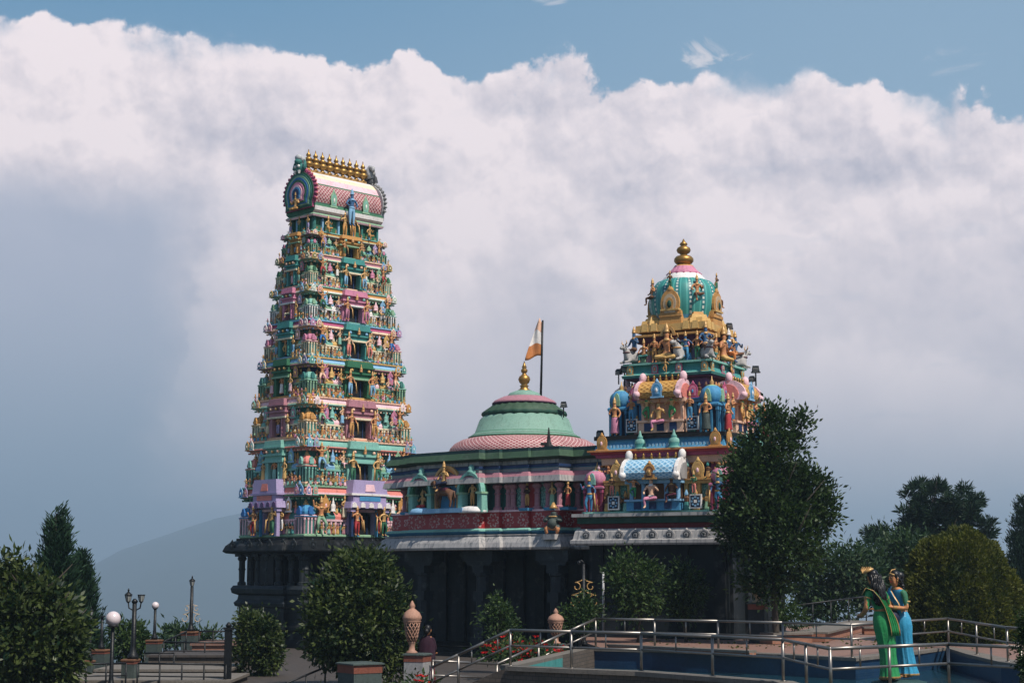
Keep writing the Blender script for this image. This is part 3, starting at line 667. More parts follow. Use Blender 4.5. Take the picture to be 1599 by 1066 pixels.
for i in range(8):
    c = TC[i]; z0, z1 = ZB[i], ZB[i + 1]; h = z1 - z0; L, W_ = LW[i]; hx, hy = L / 2, W_ / 2; kw = .62 - .035 * i
    mb = MB(); mb.box(-hx + .34, hx - .34, -hy + .34, hy - .34, 0, h * .86, c['wall'])
    mb.ring(RECT(hx - .04, hy - .04), [(-.3, .0), (.0, .0), (.05, .02 * h), (.05, .05 * h), (-.02, .065 * h), (-.3, .065 * h)], [c['und'], c['lip'], c['lip'], c['lip'], c['lip']])
    zl, zr, zp = .065 * h, .31 * h, .35 * h
    for k in range(4):
        hl, hd = (hx, hy) if k % 2 == 0 else (hy, hx); vis = k in (0, 3); minis.T = Matrix.Translation((0, 0, z0)) @ face_T(k, hd)
        mb.T = face_T(k, hd)
        cw = (.28 if k % 2 == 0 else .30) * hl           # half width of the centre bay
        s0 = hl - kw - .02
        for sg in (-1, 1):
            nb = 3 if k % 2 == 0 else 2
            a, b = cw + .03, s0
            edges_ = [a + (b - a) * t for t in ([0, .36, .68, 1] if nb == 3 else [0, .5, 1])]
            for q in range(nb):
                e0, e1 = edges_[q], edges_[q + 1]; dep = .20 if q % 2 == 0 else .26
                m0, m1 = sorted((sg * e0, sg * e1))
                if q == nb - 1 and k % 2 == 0: dep = .12
                mb.box(m0 + .01, m1 - .01, .34 - dep, .36, zl, zr, c['gap'] if q % 2 else 'teal' if c['gap'] != 'teal' else 'blue')
                npil = max(2, int((m1 - m0) / .2) + 1)
                for p_ in range(npil):
                    s = m0 + .03 + (m1 - m0 - .06) * p_ / (npil - 1)
                    mb.bx(s, .34 - dep - .03, zl, .052, .06, zr - zl, c['pil'] if p_ % 2 == 0 else (c['bb'] if q % 2 == 0 else c['ba'])); mb.bx(s, .34 - dep - .035, zr - .1 * h * .6, .085, .085, .05 * h, c['pil'])
                if m1 - m0 > .3: mb.prism([(x_ * .07 + (m0 + m1) / 2, zl + .03 + z_ * (zr - zl) * .8) for x_, z_ in ((-1, 0), (1, 0), (1, .6), (.5, .9), (0, 1), (-.5, .9), (-1, .6))][::-1], .34 - dep - .012, .34 - dep + .02, 'ltpink' if q % 2 == 0 else 'plum')
                mb.box(m0 - .005, m1 + .005, .34 - dep - .09, .36, zr, zp - .004, c['pil'])
                rc = c['ba'] if q % 2 == 0 else c['bb']
                bay_roof(mb, m0 + .01, m1 - .01, .34, zp, dep + .02, .15 * h, rc)
                if vis:
                    for qq in range(2):
                        mini(minis, m0 + (m1 - m0) * (.27 + .46 * qq), .26 - dep * .4, zp + .11 * h, .22 * h); mini(minis, m0 + (m1 - m0) * (.25 + .5 * qq), .26 - dep, zl, .21 * h)
                mb.box(m0 + .04, m1 - .04, .30, .36, zp + .15 * h, .74 * h, c['wall'])
        if vis:
            nl = int((hl - cw) / .26)
            for sg in (-1, 1):
                for qq in range(nl): mini(minis, sg * (cw + .12 + qq * .26), .04 if i < 7 else .1, h, .17 * h)
        # centre porch
        mb.box(-cw, -cw * .55, -.06, .36, zl, .50 * h, c['cen']); mb.box(cw * .55, cw, -.06, .36, zl, .50 * h, c['cen'])
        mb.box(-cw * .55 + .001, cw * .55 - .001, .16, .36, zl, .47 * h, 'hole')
        for sg in (-1, 1): mb.bx(sg * cw * .60, -.09, zl, .07, .07, .43 * h, c['cen']); mb.bx(sg * cw * .30, .13, zl, .04, .04, .41 * h, 'dkblue')
        mb.box(-cw * 1.12, cw * 1.12, -.16, .36, .50 * h, .545 * h, c['pil'])
        mb.box(-cw * 1.0, cw * 1.0, -.10, .36, .545 * h, .64 * h, c['cen'], .96)
        mb.box(-cw * 1.10, cw * 1.10, -.17, .36, .64 * h, .685 * h, c['cen'])
        mb.box(-cw * .94, cw * .94, -.06, .34, .685 * h, .80 * h, c['cen'], .98)
        mb.box(-cw * 1.02, cw * 1.02, -.20, .3, .80 * h, .835 * h, c['cen']); mb.box(-cw * .95, cw * .95, -.16, .3, .835 * h, .97 * h, c['cen'], .94)
        for q in range(3): mb.sphere(((q - 1) * cw * .62, -.15, .73 * h), .07, c['lip'] if q != 1 else 'gilt', 7, 5)
    mb.T = Matrix.Identity(4)
    t = mb.build('tier', tower, (0, 0, z0))
    # cornice
    mc = MB(); zc = .74 * h
    mc.ring(RECT(hx - .06, hy - .06), [(-.30, zc), (-.08, zc + .012 * h), (-.04, zc + .035 * h), (.04, zc + .045 * h), (.07, zc + .07 * h), (.055, zc + .085 * h), (.045, zc + .12 * h), (.0, zc + .175 * h), (-.03, zc + .205 * h), (.01, zc + .212 * h), (.03, zc + .222 * h), (.03, .998 * h), (-.3, .998 * h)],
            [c['und'], c['und'], c['pil'], c['und'], c['und'], c['pil'], c['band'], c['band'], c['band'], c['lip'], c['lip'], c['lip']])
    for k in range(4):
        hl, hd = (hx, hy) if k % 2 == 0 else (hy, hx); mc.T = face_T(k, hd); n = int(2 * hl / .17)
        for q in range(n):
            s = -hl + .1 + (2 * hl - .2) * q / (n - 1); mc.bx(s, .10, zc - .02 * h, .07, .08, .035 * h, c['lip'] if q % 2 else c['und'])
    mc.build('cornice', t)
    kx, ky = hx - kw / 2, hy - kw / 2
    for sx, sy in ((-1, -1), (1, -1), (-1, 1), (1, 1)): kuta(t, sx * kx, sy * ky, zl, kw * .96, .66 * h, [c['kuta'], c['pil'], c['gap'] if i % 2 else 'teal', 'gilt', c['kd']])
    # statues and arches on the two faces that show
    for k in (0, 3):
        hl, hd = (hx, hy) if k == 0 else (hy, hx); FACE = face_T(k, hd); cw = (.28 if k == 0 else .30) * hl; s0 = hl - kw - .02
        def put(o): return o
        skn = ['skin', 'gilt', 'skin', 'skin', 'ltskin', 'skin', 'gilt', 'skin'][i]
        for sg in (-1, 1):
            if k == 0:
                put(statue('guard', t, sg * cw * .80, -.22, .075 * h, .62 * h, [skn, c['gl'], 'gilt', 'hair'], 0, mirror=sg > 0))
                mid = (cw + s0) / 2
                put(statue('atlant', t, sg * (s0 - .14), -.10, (.30 if i else .06) * h, (.56 if i else .66) * h, ['skin', c['al'], 'gilt', 'hair'], sg * .25, mirror=sg > 0))
                put(statue('seat' if i % 2 else 'lady', t, sg * (cw + .16), .02, .37 * h, .42 * h, ['ltskin' if i % 3 else 'gilt', EXTRA[i], 'gilt', 'hair'], 0))
                put(plaque(t, sg * (cw + (s0 - cw) * .74), -.0, .47 * h, .46 - .022 * i, .36 * h, [c['pa'], c['pa'], 'ltpink' if c['pa'] != 'pink' else 'lavender']))
                put(tinted('vase', VASE, [c['pb'], c['pb'], c['pb']], t, TR(sg * (cw + (s0 - cw) * .46), .04, .50 * h, 0, (.28, .28, .27 * h))))
                put(plaque(t, sg * (hl - .16), -.05, .80 * h, .30, .22 * h, [EXTRA[(i + 1) % 8], c['kd'], 'white']))
                put(plaque(t, sg * (hl - .50), -.05, .80 * h, .30, .22 * h, [EXTRA[(i + 4) % 8], c['band'], 'gilt']))
            else:
                put(plaque(t, sg * (cw + (s0 - cw) * .5), .05, .48 * h, .42 - .022 * i, .32 * h, [c['pb'], c['pa'], c['pb']]))
                put(plaque(t, sg * (hl - .15), -.05, .80 * h, .30, .22 * h, [EXTRA[(i + 2) % 8], c['kd'], 'white']))
                put(plaque(t, sg * (hl - .47), -.05, .80 * h, .30, .22 * h, [EXTRA[(i + 5) % 8], c['band'], 'gilt']))
        for sg in (-1, 1):
            if k == 3: put(statue('lady' if i % 2 else 'pray', t, sg * (cw + .12), -.06, .12 * h, .44 * h, ['gilt', EXTRA[(i + 6) % 8], 'gilt', 'hair']))
        if k == 0: put(statue('seat', t, cw + (s0 - cw) * .6, -.10, .30 * h, .36 * h, ['ltskin', EXTRA[(i + 2) % 8], 'gilt', 'hair']))
        if k == 3: put(statue(['lady', 'stand', 'pray', 'lady', 'dance', 'seat', 'stand', 'guard'][i], t, 0, -.02, .10 * h, .50 * h, ['skin', EXTRA[(i + 3) % 8], 'gilt', 'hair']))
        else: put(tinted('vase', VASE, ['gilt', 'skin', 'gilt'], t, TR(0, -.2, .70 * h, 0, (.16, .2, .2 * h))))
    FACE = Matrix.Identity(4)
FACE = Matrix.Identity(4)
# gate canopies over the lowest tier
for k, hd, hl in ((0, LW[0][1] / 2, LW[0][0] / 2), (3, LW[0][0] / 2, LW[0][1] / 2)):
    mb = MB(); mb.T = face_T(k, hd); h0 = ZB[1] - ZB[0]; zb = ZB[0]; cw = .29 * hl if k == 0 else .36 * hl
    for sg in (-1, 1):
        mb.bx(sg * cw, -.28, zb + .05, .13, .16, .52 * h0, 'lavender' if k == 3 else 'dkblue'); mb.bx(sg * cw, -.28, zb + .50 * h0, .24, .24, .07 * h0, 'lavender')
        mb.bx(sg * cw * .55, -.2, zb + .05, .09, .1, .52 * h0, 'azure')
    mb.box(-cw * 1.22, cw * 1.22, -.46, .2, zb + .57 * h0, zb + .70 * h0, 'lavender', .94)
    for q in range(5): mb.prism([(a * .13 + (q - 2) * cw * .5, zb + .585 * h0 + b * .1 * h0) for a, b in ((-1, 0), (1, 0), (.8, .7), (0, 1), (-.8, .7))][::-1], -.49, -.4, 'purple' if k else 'white')
    mb.box(-cw * .98, cw * .98, -.36, .2, zb + .70 * h0, zb + .82 * h0, 'lavender'); mb.box(-cw * .62, cw * .62, -.39, .2, zb + .715 * h0, zb + .805 * h0, 'salmon' if k else 'azure')
    mb.box(-cw * 1.12, cw * 1.12, -.42, .2, zb + .82 * h0, zb + .86 * h0, 'white' if k == 0 else 'lavender'); mb.box(-cw * 1.05, cw * 1.05, -.38, .2, zb + .86 * h0, zb + 1.12 * h0, 'lavender', .9)
    mb.box(-cw * .3, cw * .3, -.40, .0, zb + .90 * h0, zb + 1.04 * h0, 'salmon' if k else 'ltpink', .8)
    cp = mb.build('canopy', tower)
    FACE = face_T(k, hd)
    for sg in (-1, 1): statue('guard', cp, sg * cw * .80, -.42, zb + .03 * h0, .56 * h0, ['skin' if sg < 0 else 'gilt', 'red' if sg < 0 else 'green', 'gilt', 'hair'], mirror=sg > 0)
    FACE = Matrix.Identity(4)
# neck and barrel roof
zN = ZB[8]; L, W_ = LW[8]; hx, hy = L / 2 - .10, W_ / 2 - .02
xr, yr = corner(L, W_); zE = zat(330, xr, yr) + .9; zR = zat(274, XA(487, 69.0), 69.0) + .9
nk = MB(); hN = zE - zN
nk.box(-hx + .15, hx - .15, -hy + .15, hy - .15, 0, hN, 'green')
for k in range(4):
    hl, hd = (hx, hy) if k % 2 == 0 else (hy, hx); nk.T = face_T(k, hd); n = 9 if k % 2 == 0 else 5
    for q in range(n):
        s = -hl + .12 + (2 * hl - .24) * q / (n - 1); nk.bx(s, .1, 0, .09, .12, hN, 'skyblue' if q % 2 else 'teal')
nk.T = Matrix.Identity(4)
nk.ring(RECT(hx, hy), [(-.2, .72 * hN), (.08, .78 * hN), (.12, .88 * hN), (.04, .98 * hN), (-.2, hN)], ['dkgreen', 'ltpink', 'ltgreen', 'ltgreen'])
nko = nk.build('neck', tower, (0, 0, zN))
for x_, kd in ((-hx * .62, 'seat'), (hx * .62, 'seat'), (-hx * .13, 'guard'), (hx * .13, 'guard')):
    statue(kd, nko, x_, -hy - .12, -.05, 1.05 * hN if kd == 'seat' else 1.3 * hN, ['gilt', 'ochre', 'gilt', 'hair'])
for s_ in (-.45, .0, .45): statue('pray', nko, -hx - .1, s_ * hy * 1.6, .0, .85 * hN, ['gilt', 'lavender' if s_ else 'green', 'gilt', 'hair'], -math.pi / 2)
statue('stand', nko, 0, -hy - .28, .5 * hN, 1.9 * hN, ['bluesk', 'skyblue', 'skyblue', 'hair'])
HR = zR - zE; ry = hy + .05
pr = [(ry * .96, 0), (ry * 1.10, .05), (ry * 1.13, .14), (ry * 1.05, .20), (ry * 1.00, .24), (ry * 1.06, .34), (ry * 1.06, .44), (ry * 1.0, .55), (ry * .91, .64), (ry * .86, .675), (ry * .66, .82), (ry * .42, .93), (ry * .14, 1.0)]
pr = [(y, z * HR) for y, z in pr]
prof = [(-y, z) for y, z in pr] + [(y, z) for y, z in pr[::-1]]
seg = ['ltpink', 'white', 'green', 'dkgreen'] + ['scale_red'] * 4 + ['green', 'ltpink', 'cream', 'white']
mats = seg + ['gilt'] + seg[::-1] + ['dkgreen']
rf = MB(); rf.extr(prof[::-1], -hx - .05, hx + .05, [mats[(len(prof) - 2 - q) % len(prof)] for q in range(len(prof))], cap='green', sm=False, uvk=(22.0, 30.0))
rf.box(-hx * .90, hx * .90, -.10, .10, HR * .985, HR * 1.05, 'gilt')
roof = rf.build('barrel_roof', tower, (0, 0, zE))
for sg in (-1, 1):
    plaque(roof, sg * hx * .48, -ry * 1.10, HR * .16, .40, HR * .42, ['ltgreen', 'seafoam', 'white'])
def gable(front):
    mb = MB(); n = 22
    def hs(k, dz=0.0):
        p = []
        for q in range(n + 1):
            a = math.pi + .5 - (math.pi + 1.0) * q / n
            p.append((ry * 1.12 * k * math.cos(a), HR * (.46 + dz) + HR * .47 * k * math.sin(a) * (1.0 + .08 * max(0, math.sin(a)) ** 6)))
        return [(-ry * 1.0 * k, HR * (.12 + .3 * (1 - k)))] + p + [(ry * 1.0 * k, HR * (.12 + .3 * (1 - k)))]
    cols = ['hotpink', 'green', 'teal', 'ltgreen', 'blue', 'green', 'pink', 'ltpink', 'azure', 'dkblue'] if front else ['ltgrey', 'grey', 'dkgrey', 'grey', 'ltgrey', 'grey', 'grey', 'grey', 'grey', 'grey']
    ks = [1.06, 1.0, .90, .82, .72, .62, .50, .38, .28, .20]
    for q, (k, cc) in enumerate(zip(ks, cols)): mb.prism(hs(k)[::-1], -.12 - .022 * q, .06 - .004 * q, cc)
    pts = hs(1.08)
    for q in range(2, n + 1):
        (x, z) = pts[q]; ang = math.atan2(z - HR * .46, x)
        mb.sphere((x * 1.02, -.05, z + .01), .085, 'hotpink' if front else 'grey', 6, 4, 1.0); mb.sphere((x * 1.02 + .07 * math.cos(ang), -.05, z + .08 * math.sin(ang)), .05, 'salmon' if front else 'ltgrey', 6, 4)
    # lion-mask crest with horns
    t0 = HR * .99; b, hcol = ('teal', 'ltgrey') if front else ('dkgrey', 'grey')
    mb.sphere((0, -.08, t0 + .10), .30, b, 10, 7, .8, .6)
    for sg in (-1, 1):
        mb.tube([(sg * .22, -.1, t0 - .05), (sg * .36, -.12, t0 + .12), (sg * .34, -.1, t0 + .34), (sg * .26, -.1, t0 + .46)], [.10, .09, .06, .02], b, 7)
        mb.sphere((sg * .12, -.26, t0 + .16), .07, 'white', 6, 4); mb.prism([(sg * .14 - .05, t0 - .02), (sg * .14 + .05, t0 - .02), (sg * .14, t0 - .16)], -.3, -.2, 'white')
    mb.sphere((0, -.2, t0 + .38), .17, b, 8, 5, .9); mb.sphere((0, -.18, t0 + .56), .19, hcol, 8, 5, .8, .8); mb.sphere((.05, -.02, t0 + .5), .16, hcol, 8, 5)
    if not front:
        mb.tube([(0, 0, t0 + .3), (.0, .05, t0 + .62), (-.12, .0, t0 + .78), (-.26, -.0, t0 + .74), (-.3, 0, t0 + .58)], [.2, .17, .15, .12, .07], 'ltgrey', 8)
    return mb
g1 = gable(True).build('gable_arch', roof); g1.matrix_basis = face_T(3, hx + .02)
g2 = gable(False).build('gable_arch', roof); g2.matrix_basis = face_T(1, hx + .02)
o = statue('enthroned', g1, 0, -.28, HR * .05, HR * .62, ['gilt', 'ochre', 'gilt', 'hair'])
fk = MB(); fk.lathe([(.11, 0), (.13, .03), (.06, .08), (.06, .11), (.17, .17), (.19, .25), (.13, .32), (.08, .34), (.14, .37), (.15, .43), (.08, .49), (.05, .51), (.09, .54), (.08, .60), (.03, .66), (.012, .78)], 10, 'gold')
fme = fk.mesh('finial'); fme.materials.append(M('gold'))
for q in range(9): link('finial', fme, roof, (-hx * .82 + hx * 1.64 * q / 8, 0, HR * 1.04), 0, 1.2)
# granite base storey with eave
gb = MB(); zb = ZB[0]; L, W_ = LW[0]; bx_, by_ = L / 2 + .08, W_ / 2 + .08
ol = []
def stepped(hx, hy, st, fr):
    o = []
    for (sx, sy) in ((1, 1),):
        pass
    a, b = hx * fr, hy * fr
    return [(-hx, -hy), (-a, -hy), (-a, -hy - st), (a, -hy - st), (a, -hy), (hx, -hy), (hx, -b), (hx + st, -b), (hx + st, b), (hx, b), (hx, hy), (a, hy), (a, hy + st), (-a, hy + st), (-a, hy), (-hx, hy), (-hx, b), (-hx - st, b), (-hx - st, -b), (-hx, -b)]
ol = stepped(bx_ - .1, by_ - .1, .16, .52)
gb.ring(ol, [(.10, -.6), (.10, .3), (.02, .36), (.02, .62), (.14, .72), (.14, .86), (-.02, .96), (-.02, zb * .36)], 'granite')
gb.ring(ol, [(-.02, zb * .36), (.10, zb * .37), (.14, zb * .40), (.03, zb * .43), (.0, zb * .47), (.20, zb * .49), (.24, zb * .53), (.16, zb * .56), (-.22, zb * .565)], 'granite2')
gb.ring(ol, [(-.24, zb * .56), (-.24, zb * .90)], 'granite')
for k in range(4):
    hl, hd = (bx_, by_) if k % 2 == 0 else (by_, bx_); gb.T = face_T(k, hd - .1); n = 8 if k % 2 == 0 else 7
    for q in range(n):
        s = -hl + .24 + (2 * hl - .48) * q / (n - 1); y = -.10 if abs(s) < hl * .5 else .04
        gb.lathe([(.17, 0), (.17, .12), (.11, .16), (.12, .6), (.15, .66), (.12, .72), (.12, 1.0), (.18, 1.06), (.18, 1.14), (.12, 1.2)], 8, 'granite2', (s, y, zb * .562), sm=False)
        gb.bx(s, y, zb * .562 + 1.18, .42, .42, zb * .86 - zb * .562 - 1.18, 'granite2')
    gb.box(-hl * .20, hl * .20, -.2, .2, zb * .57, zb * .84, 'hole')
gb.T = Matrix.Identity(4)
gbo = gb.build('granite_base', tower)
ev = MB(); ev.ring(ol, [(-.3, zb * .84), (.40, zb * .86), (.50, zb * .875), (.50, zb * .885), (.42, zb * .93), (.26, zb * .965), (.10, zb * .98), (.10, zb - .002), (-.4, zb - .002)], 'granite')
eo = ev.build('eave', gbo)
for k in (0, 3):
    hl, hd = (bx_, by_) if k == 0 else (by_, bx_); n = 9 if k == 0 else 7; FACE = face_T(k, hd - .1)
    for q in range(n):
        s = -hl + .2 + (2 * hl - .4) * q / (n - 1); plaque(eo, s, -.58 if abs(s) < hl * .5 else -.43, zb * .885, .44, .46, ['granite2', 'granite', 'granite2'])
FACE = Matrix.Identity(4)
mo = minis.build('statue', tower); mo['kind'] = 'stuff'
# ------------------------------------------------------------------ pillared hall with lotus dome
A_H = 47.5; ROT_H = R(A_H); uH = Vector((math.cos(ROT_H), math.sin(ROT_H))); vH = Vector((-uH.y, uH.x))
YH = 62.6; XH = XA(819, YH)
hall = empty('temple_hall', (XH, YH, -.9), ROT_H)
tag(hall, 'low flat-roofed temple hall with scaly pink lotus dome and red frieze between the two towers', 'temple hall')
# local frame: visible front is -x; along the front +y runs to the left in the picture
DX, DY = 3.3, 4.5
def hz_(row):      # height above the hall floor of a picture row, read at the near right corner
    c = Vector((XH, YH)) - uH * DX - vH * (DY - .3); return zat(row, c.x, c.y) + .9
def hy_of(px):     # place along the front seen on picture column px
    best = min(np.linspace(-9, 9, 721), key=lambda s: abs((lambda q: CX + F * q.x / (q.y * math.cos(PITCH)))(Vector((XH, YH)) - uH * (DX + .3) + vH * s) - px))
    return float(best)
yc = hy_of(705)                                   # middle of the shrine group on the front
yR1, yR2, yR3, yR4 = hy_of(757), hy_of(779), hy_of(820), hy_of(864)
yL = hy_of(604); yB = yR4 - 1.6
ol = [(-DX - .62, yc + (yc - yR1)), (-DX - .62, yR1), (-DX - .30, yR1), (-DX - .30, yR2), (-DX - .14, yR2), (-DX - .14, yR3), (-DX, yR3), (-DX, yR4), (-DX + .75, yR4), (-DX + .75, yB), (DX, yB), (DX, yL), (-DX, yL), (-DX, yc + (yc - yR2)), (-DX - .30, yc + (yc - yR2)), (-DX - .30, yc + (yc - yR1))]
if (yc + (yc - yR2)) > yL - .05: ol = [(-DX - .62, yL - .35), (-DX - .62, yR1), (-DX - .30, yR1), (-DX - .30, yR2), (-DX - .14, yR2), (-DX - .14, yR3), (-DX, yR3), (-DX, yR4), (-DX + .75, yR4), (-DX + .75, yB), (DX, yB), (DX, yL), (-DX - .3, yL), (-DX - .3, yL - .35)]
z = {k: hz_(k) for k in (858, 846, 836, 833, 823, 820, 797, 794, 790, 752, 748, 742, 735, 729, 722, 716, 711, 700, 697)}
ol_in = ol
def off_outline(o, d): return o
hb = MB()
# dark stone walls well inside the eaves, pillars standing in front of them
core = [(-DX + 1.5, yL - 1.2), (-DX + 1.5, yB), (DX - .3, yB), (DX - .3, yL - .4), ]
core = [(-DX + 1.6, yB + .1), (DX - .3, yB + .1), (DX - .3, yL - .4), (-DX + 1.6, yL - .4)]
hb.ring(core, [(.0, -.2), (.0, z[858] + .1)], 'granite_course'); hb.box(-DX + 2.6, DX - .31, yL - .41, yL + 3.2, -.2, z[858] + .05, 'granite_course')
for yy in np.linspace(yL - 1.2, yB + .8, 9):
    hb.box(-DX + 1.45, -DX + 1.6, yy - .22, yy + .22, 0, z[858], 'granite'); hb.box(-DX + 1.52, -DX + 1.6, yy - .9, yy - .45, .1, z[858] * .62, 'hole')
hb.ring([(-DX - .5, yB), (DX, yB), (DX, yL), (-DX - .5, yL)], [(.05, -.2), (.05, .16), (-.05, .2), (-.05, .34), (.06, .40), (-.4, .42)], 'granite')
hbo = hb.build('granite_walls', hall)
def pillar(y, x):
    p = MB(); H = z[858] + .02; s = .25
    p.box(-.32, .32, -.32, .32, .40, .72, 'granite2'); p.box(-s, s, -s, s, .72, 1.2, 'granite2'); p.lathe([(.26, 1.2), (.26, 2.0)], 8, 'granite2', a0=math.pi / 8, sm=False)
    p.box(-s, s, -s, s, 2.0, 2.35, 'granite2'); p.lathe([(.25, 2.35), (.25, H - .95), (.30, H - .9), (.30, H - .82)], 8, 'granite2', a0=math.pi / 8, sm=False)
    p.box(-.27, .27, -.27, .27, H - .82, H - .55, 'granite2'); p.box(-.24, .24, -.55, .55, H - .55, H - .40, 'granite2', 1, 1.25); p.box(-.3, .3, -.75, .75, H - .40, H - .02, 'granite2')
    return p.build('pillar', hall, (x, y, 0))
for px in (650, 742, 858): pillar(hy_of(px), -DX + .1)
pillar(hy_of(905), -DX + 1.1)
# painted bands, bottom to top
lo = MB()
lo.ring(ol, [(-.9, z[858]), (.30, z[858]), (.42, z[858] + .02), (.46, z[858] + .10), (.40, z[846] + .0), (.28, z[836] - .05), (.20, z[836]), (.24, z[836] + .05), (.20, z[833]), (.10, z[833] + .02), (.22, z[833] + .12), (.22, z[823] - .06), (.12, z[823]), (-.4, z[823])],
        ['granite', 'stained_white', 'stained_white', 'stained_white', 'stained_white', 'stained_white', 'stained_white', 'stained_white', 'dkgrey', 'azure', 'seafoam', 'seafoam', 'seafoam'])
lo.build('eave', hall)
for k_, y_ in enumerate((hy_of(766),)): pass
fz = MB(); fz.ring(ol, [(-.4, z[823]), (.02, z[823]), (.02, z[797]), (-.4, z[797])], ['dkred', 'frieze_red', 'dkred']); fzo = fz.build('frieze', hall)
nw = MB()
inner = [(x + (.28 if x < 0 else 0), y) for x, y in ol]
nw.ring(ol, [(-.30, z[797]), (-.30, z[752])], 'teal', capb=False, capt=False)
nw.ring(ol, [(-.3, z[797] - .002), (.06, z[797]), (.06, z[794]), (-.3, z[794])], ['pink', 'ltpink', 'pink'])
def flat_of(y):       # x of the wall front at position y along the front
    for (x0, y0), (x1, y1) in zip(ol, ol[1:] + ol[:1]):
        if abs(x0 - x1) < 1e-6 and x0 < 0 and min(y0, y1) - 1e-3 <= y <= max(y0, y1) + 1e-3: return x0
    return -DX
niche = []
for px, w_ in ((618, 1), (634, 1), (654, 1), (772, 1), (785, 1), (792, 1), (808, 1), (826, 1), (843, 0), (861, 1), (868, 1), (893, 1)):
    y = hy_of(px); x = flat_of(y) + .16
    for q in (0,):
        nw.lathe([(.16, 0), (.16, .10), (.10, .14), (.09, .62), (.13, .68), (.09, .74), (.10, .86), (.17, .93), (.17, 1.0)], 8, 'pink', (x, y, z[794]), sm=False) if False else None
    Hn = z[752] - z[794]
    pr_ = [(.17, 0), (.17, .10), (.11, .14), (.10, .58), (.14, .63), (.10, .68), (.10, .78), (.19, .88), (.19, .94), (.12, 1.0)]
    nw.lathe([(r, t * Hn) for r, t in pr_], 8, 'dustpink', (x, y, z[794]), a0=math.pi / 8, sm=False)
for px0, px1, cc in ((621, 631, 'red'), (637, 651, 'carved_teal'), (795, 806, 'carved_teal'), (810, 824, 'red'), (829, 842, 'carved_teal'), (845, 859, 'teal')):
    y0, y1 = sorted((hy_of(px0), hy_of(px1))); x = flat_of((y0 + y1) / 2) + .27; nw.box(x - .02, x + .1, y0, y1, z[794], z[752], cc)
nwo = nw.build('niche_wall', hall)
up = MB()
up.ring(ol, [(-.3, z[752]), (.20, z[752]), (.30, z[752] + .02), (.26, z[742]), (.16, z[735]), (.05, z[735] + .02), (.05, z[729]), (.10, z[729] + .03), (.10, z[722] - .04), (-.05, z[722]), (-.06, z[716]), (.14, z[716] + .02), (.24, z[716] + .08), (.22, z[711]), (.12, z[711] + .2), (.0, z[700] - .12), (-.02, z[700] - .08), (.10, z[700] - .05), (.10, z[697]), (-.5, z[697] - .02)],
        ['plum', 'grey', 'stained_white', 'dustpink', 'plum', 'grey', 'azure', 'dkblue', 'dkgrey', 'stained_white', 'dkgreen', 'moss', 'moss', 'moss', 'dkgreen', 'dkteal', 'dkteal', 'dkteal', 'concrete'])
up.build('upper_cornice', hall)
# figures in the niches
def on_front(px, dx=.0): y = hy_of(px); return flat_of(y) - dx, y
HN = z[752] - z[794]
for px, kd, cols in ((626, 'stand', ['gilt', 'beige', 'gilt', 'hair']), (817, 'pray', ['dkbrown', 'ochre', 'gilt', 'hair']), (852, 'lady', ['gilt', 'ltgreen', 'gilt', 'hair']), (873, 'lady', ['skin', 'red', 'gilt', 'hair'])):
    x, y = on_front(px, -.05); 
    if px == 873: x = -DX + .2
    statue(kd, nwo, x, y, z[794] + .06, HN * .92, cols, -math.pi / 2)
    pd = MB(); pd.box(-.22, .22, -.2, .2, 0, .1, 'azure', 1.1); pd.build('statue_plinth', nwo, (x, y, z[794] - .05))
# two green aedicules and the mounted deity between them
for px in (671, 749):
    y = hy_of(px) ; x = -DX - .62
    mb = MB(); n = 16; Hh = z[752] - z[797] + .25; r0, r1 = .58, .40
    for sg in (-1, 1):
        mb.box(x - .22, x + .1, y + sg * .49 - .11, y + sg * .49 + .11, z[797], z[797] + Hh * .52, 'seafoam'); mb.box(x - .27, x + .1, y + sg * .49 - .15, y + sg * .49 + .15, z[797] + Hh * .52, z[797] + Hh * .58, 'ltgreen')
    mb.T = Matrix.Translation((x, y, z[797] + Hh * .58)) @ Matrix.Rotation(-math.pi / 2, 4, 'Z')
    for q in range(n):
        a0, a1 = math.pi * q / n, math.pi * (q + 1) / n
        for (ra, rb, y0, y1, cc) in ((r0, r1, -.22, .1, 'green'), (r0 * 1.06, r0 * .9, -.27, -.05, 'seafoam'), (r1, r1 * .82, -.10, .1, 'dkgreen')):
            p4 = [(ra * math.cos(a0), ra * math.sin(a0) * 1.15), (ra * math.cos(a1), ra * math.sin(a1) * 1.15), (rb * math.cos(a1), rb * math.sin(a1) * 1.15), (rb * math.cos(a0), rb * math.sin(a0) * 1.15)]; mb.prism(p4[::-1], y0, y1, cc)
    mb.box(-.45, .45, .08, .16, -Hh * .58, .3, 'dkgreen'); mb.lathe([(.16, 0), (.20, .08), (.10, .16), (.13, .24), (.04, .34)], 8, 'seafoam', (0, -.12, r0 * 1.15 - .02)); mb.T = Matrix.Identity(4)
    mb.lathe([(.62, 0), (.62, .08), (.5, .2), (.3, .24)], 14, 'skyblue' if px == 671 else 'white', (x - .05, y, z[797] - .02), sq=1.0, sqx=.6)
    nb = mb.build('niche_arch', hall)
    statue('enthroned' if px == 671 else 'stand', nb, x - .06, y, z[797] + .2, Hh * (.75 if px == 671 else .74), ['gilt', 'red' if px == 671 else 'ochre', 'gilt', 'hair'], -math.pi / 2)
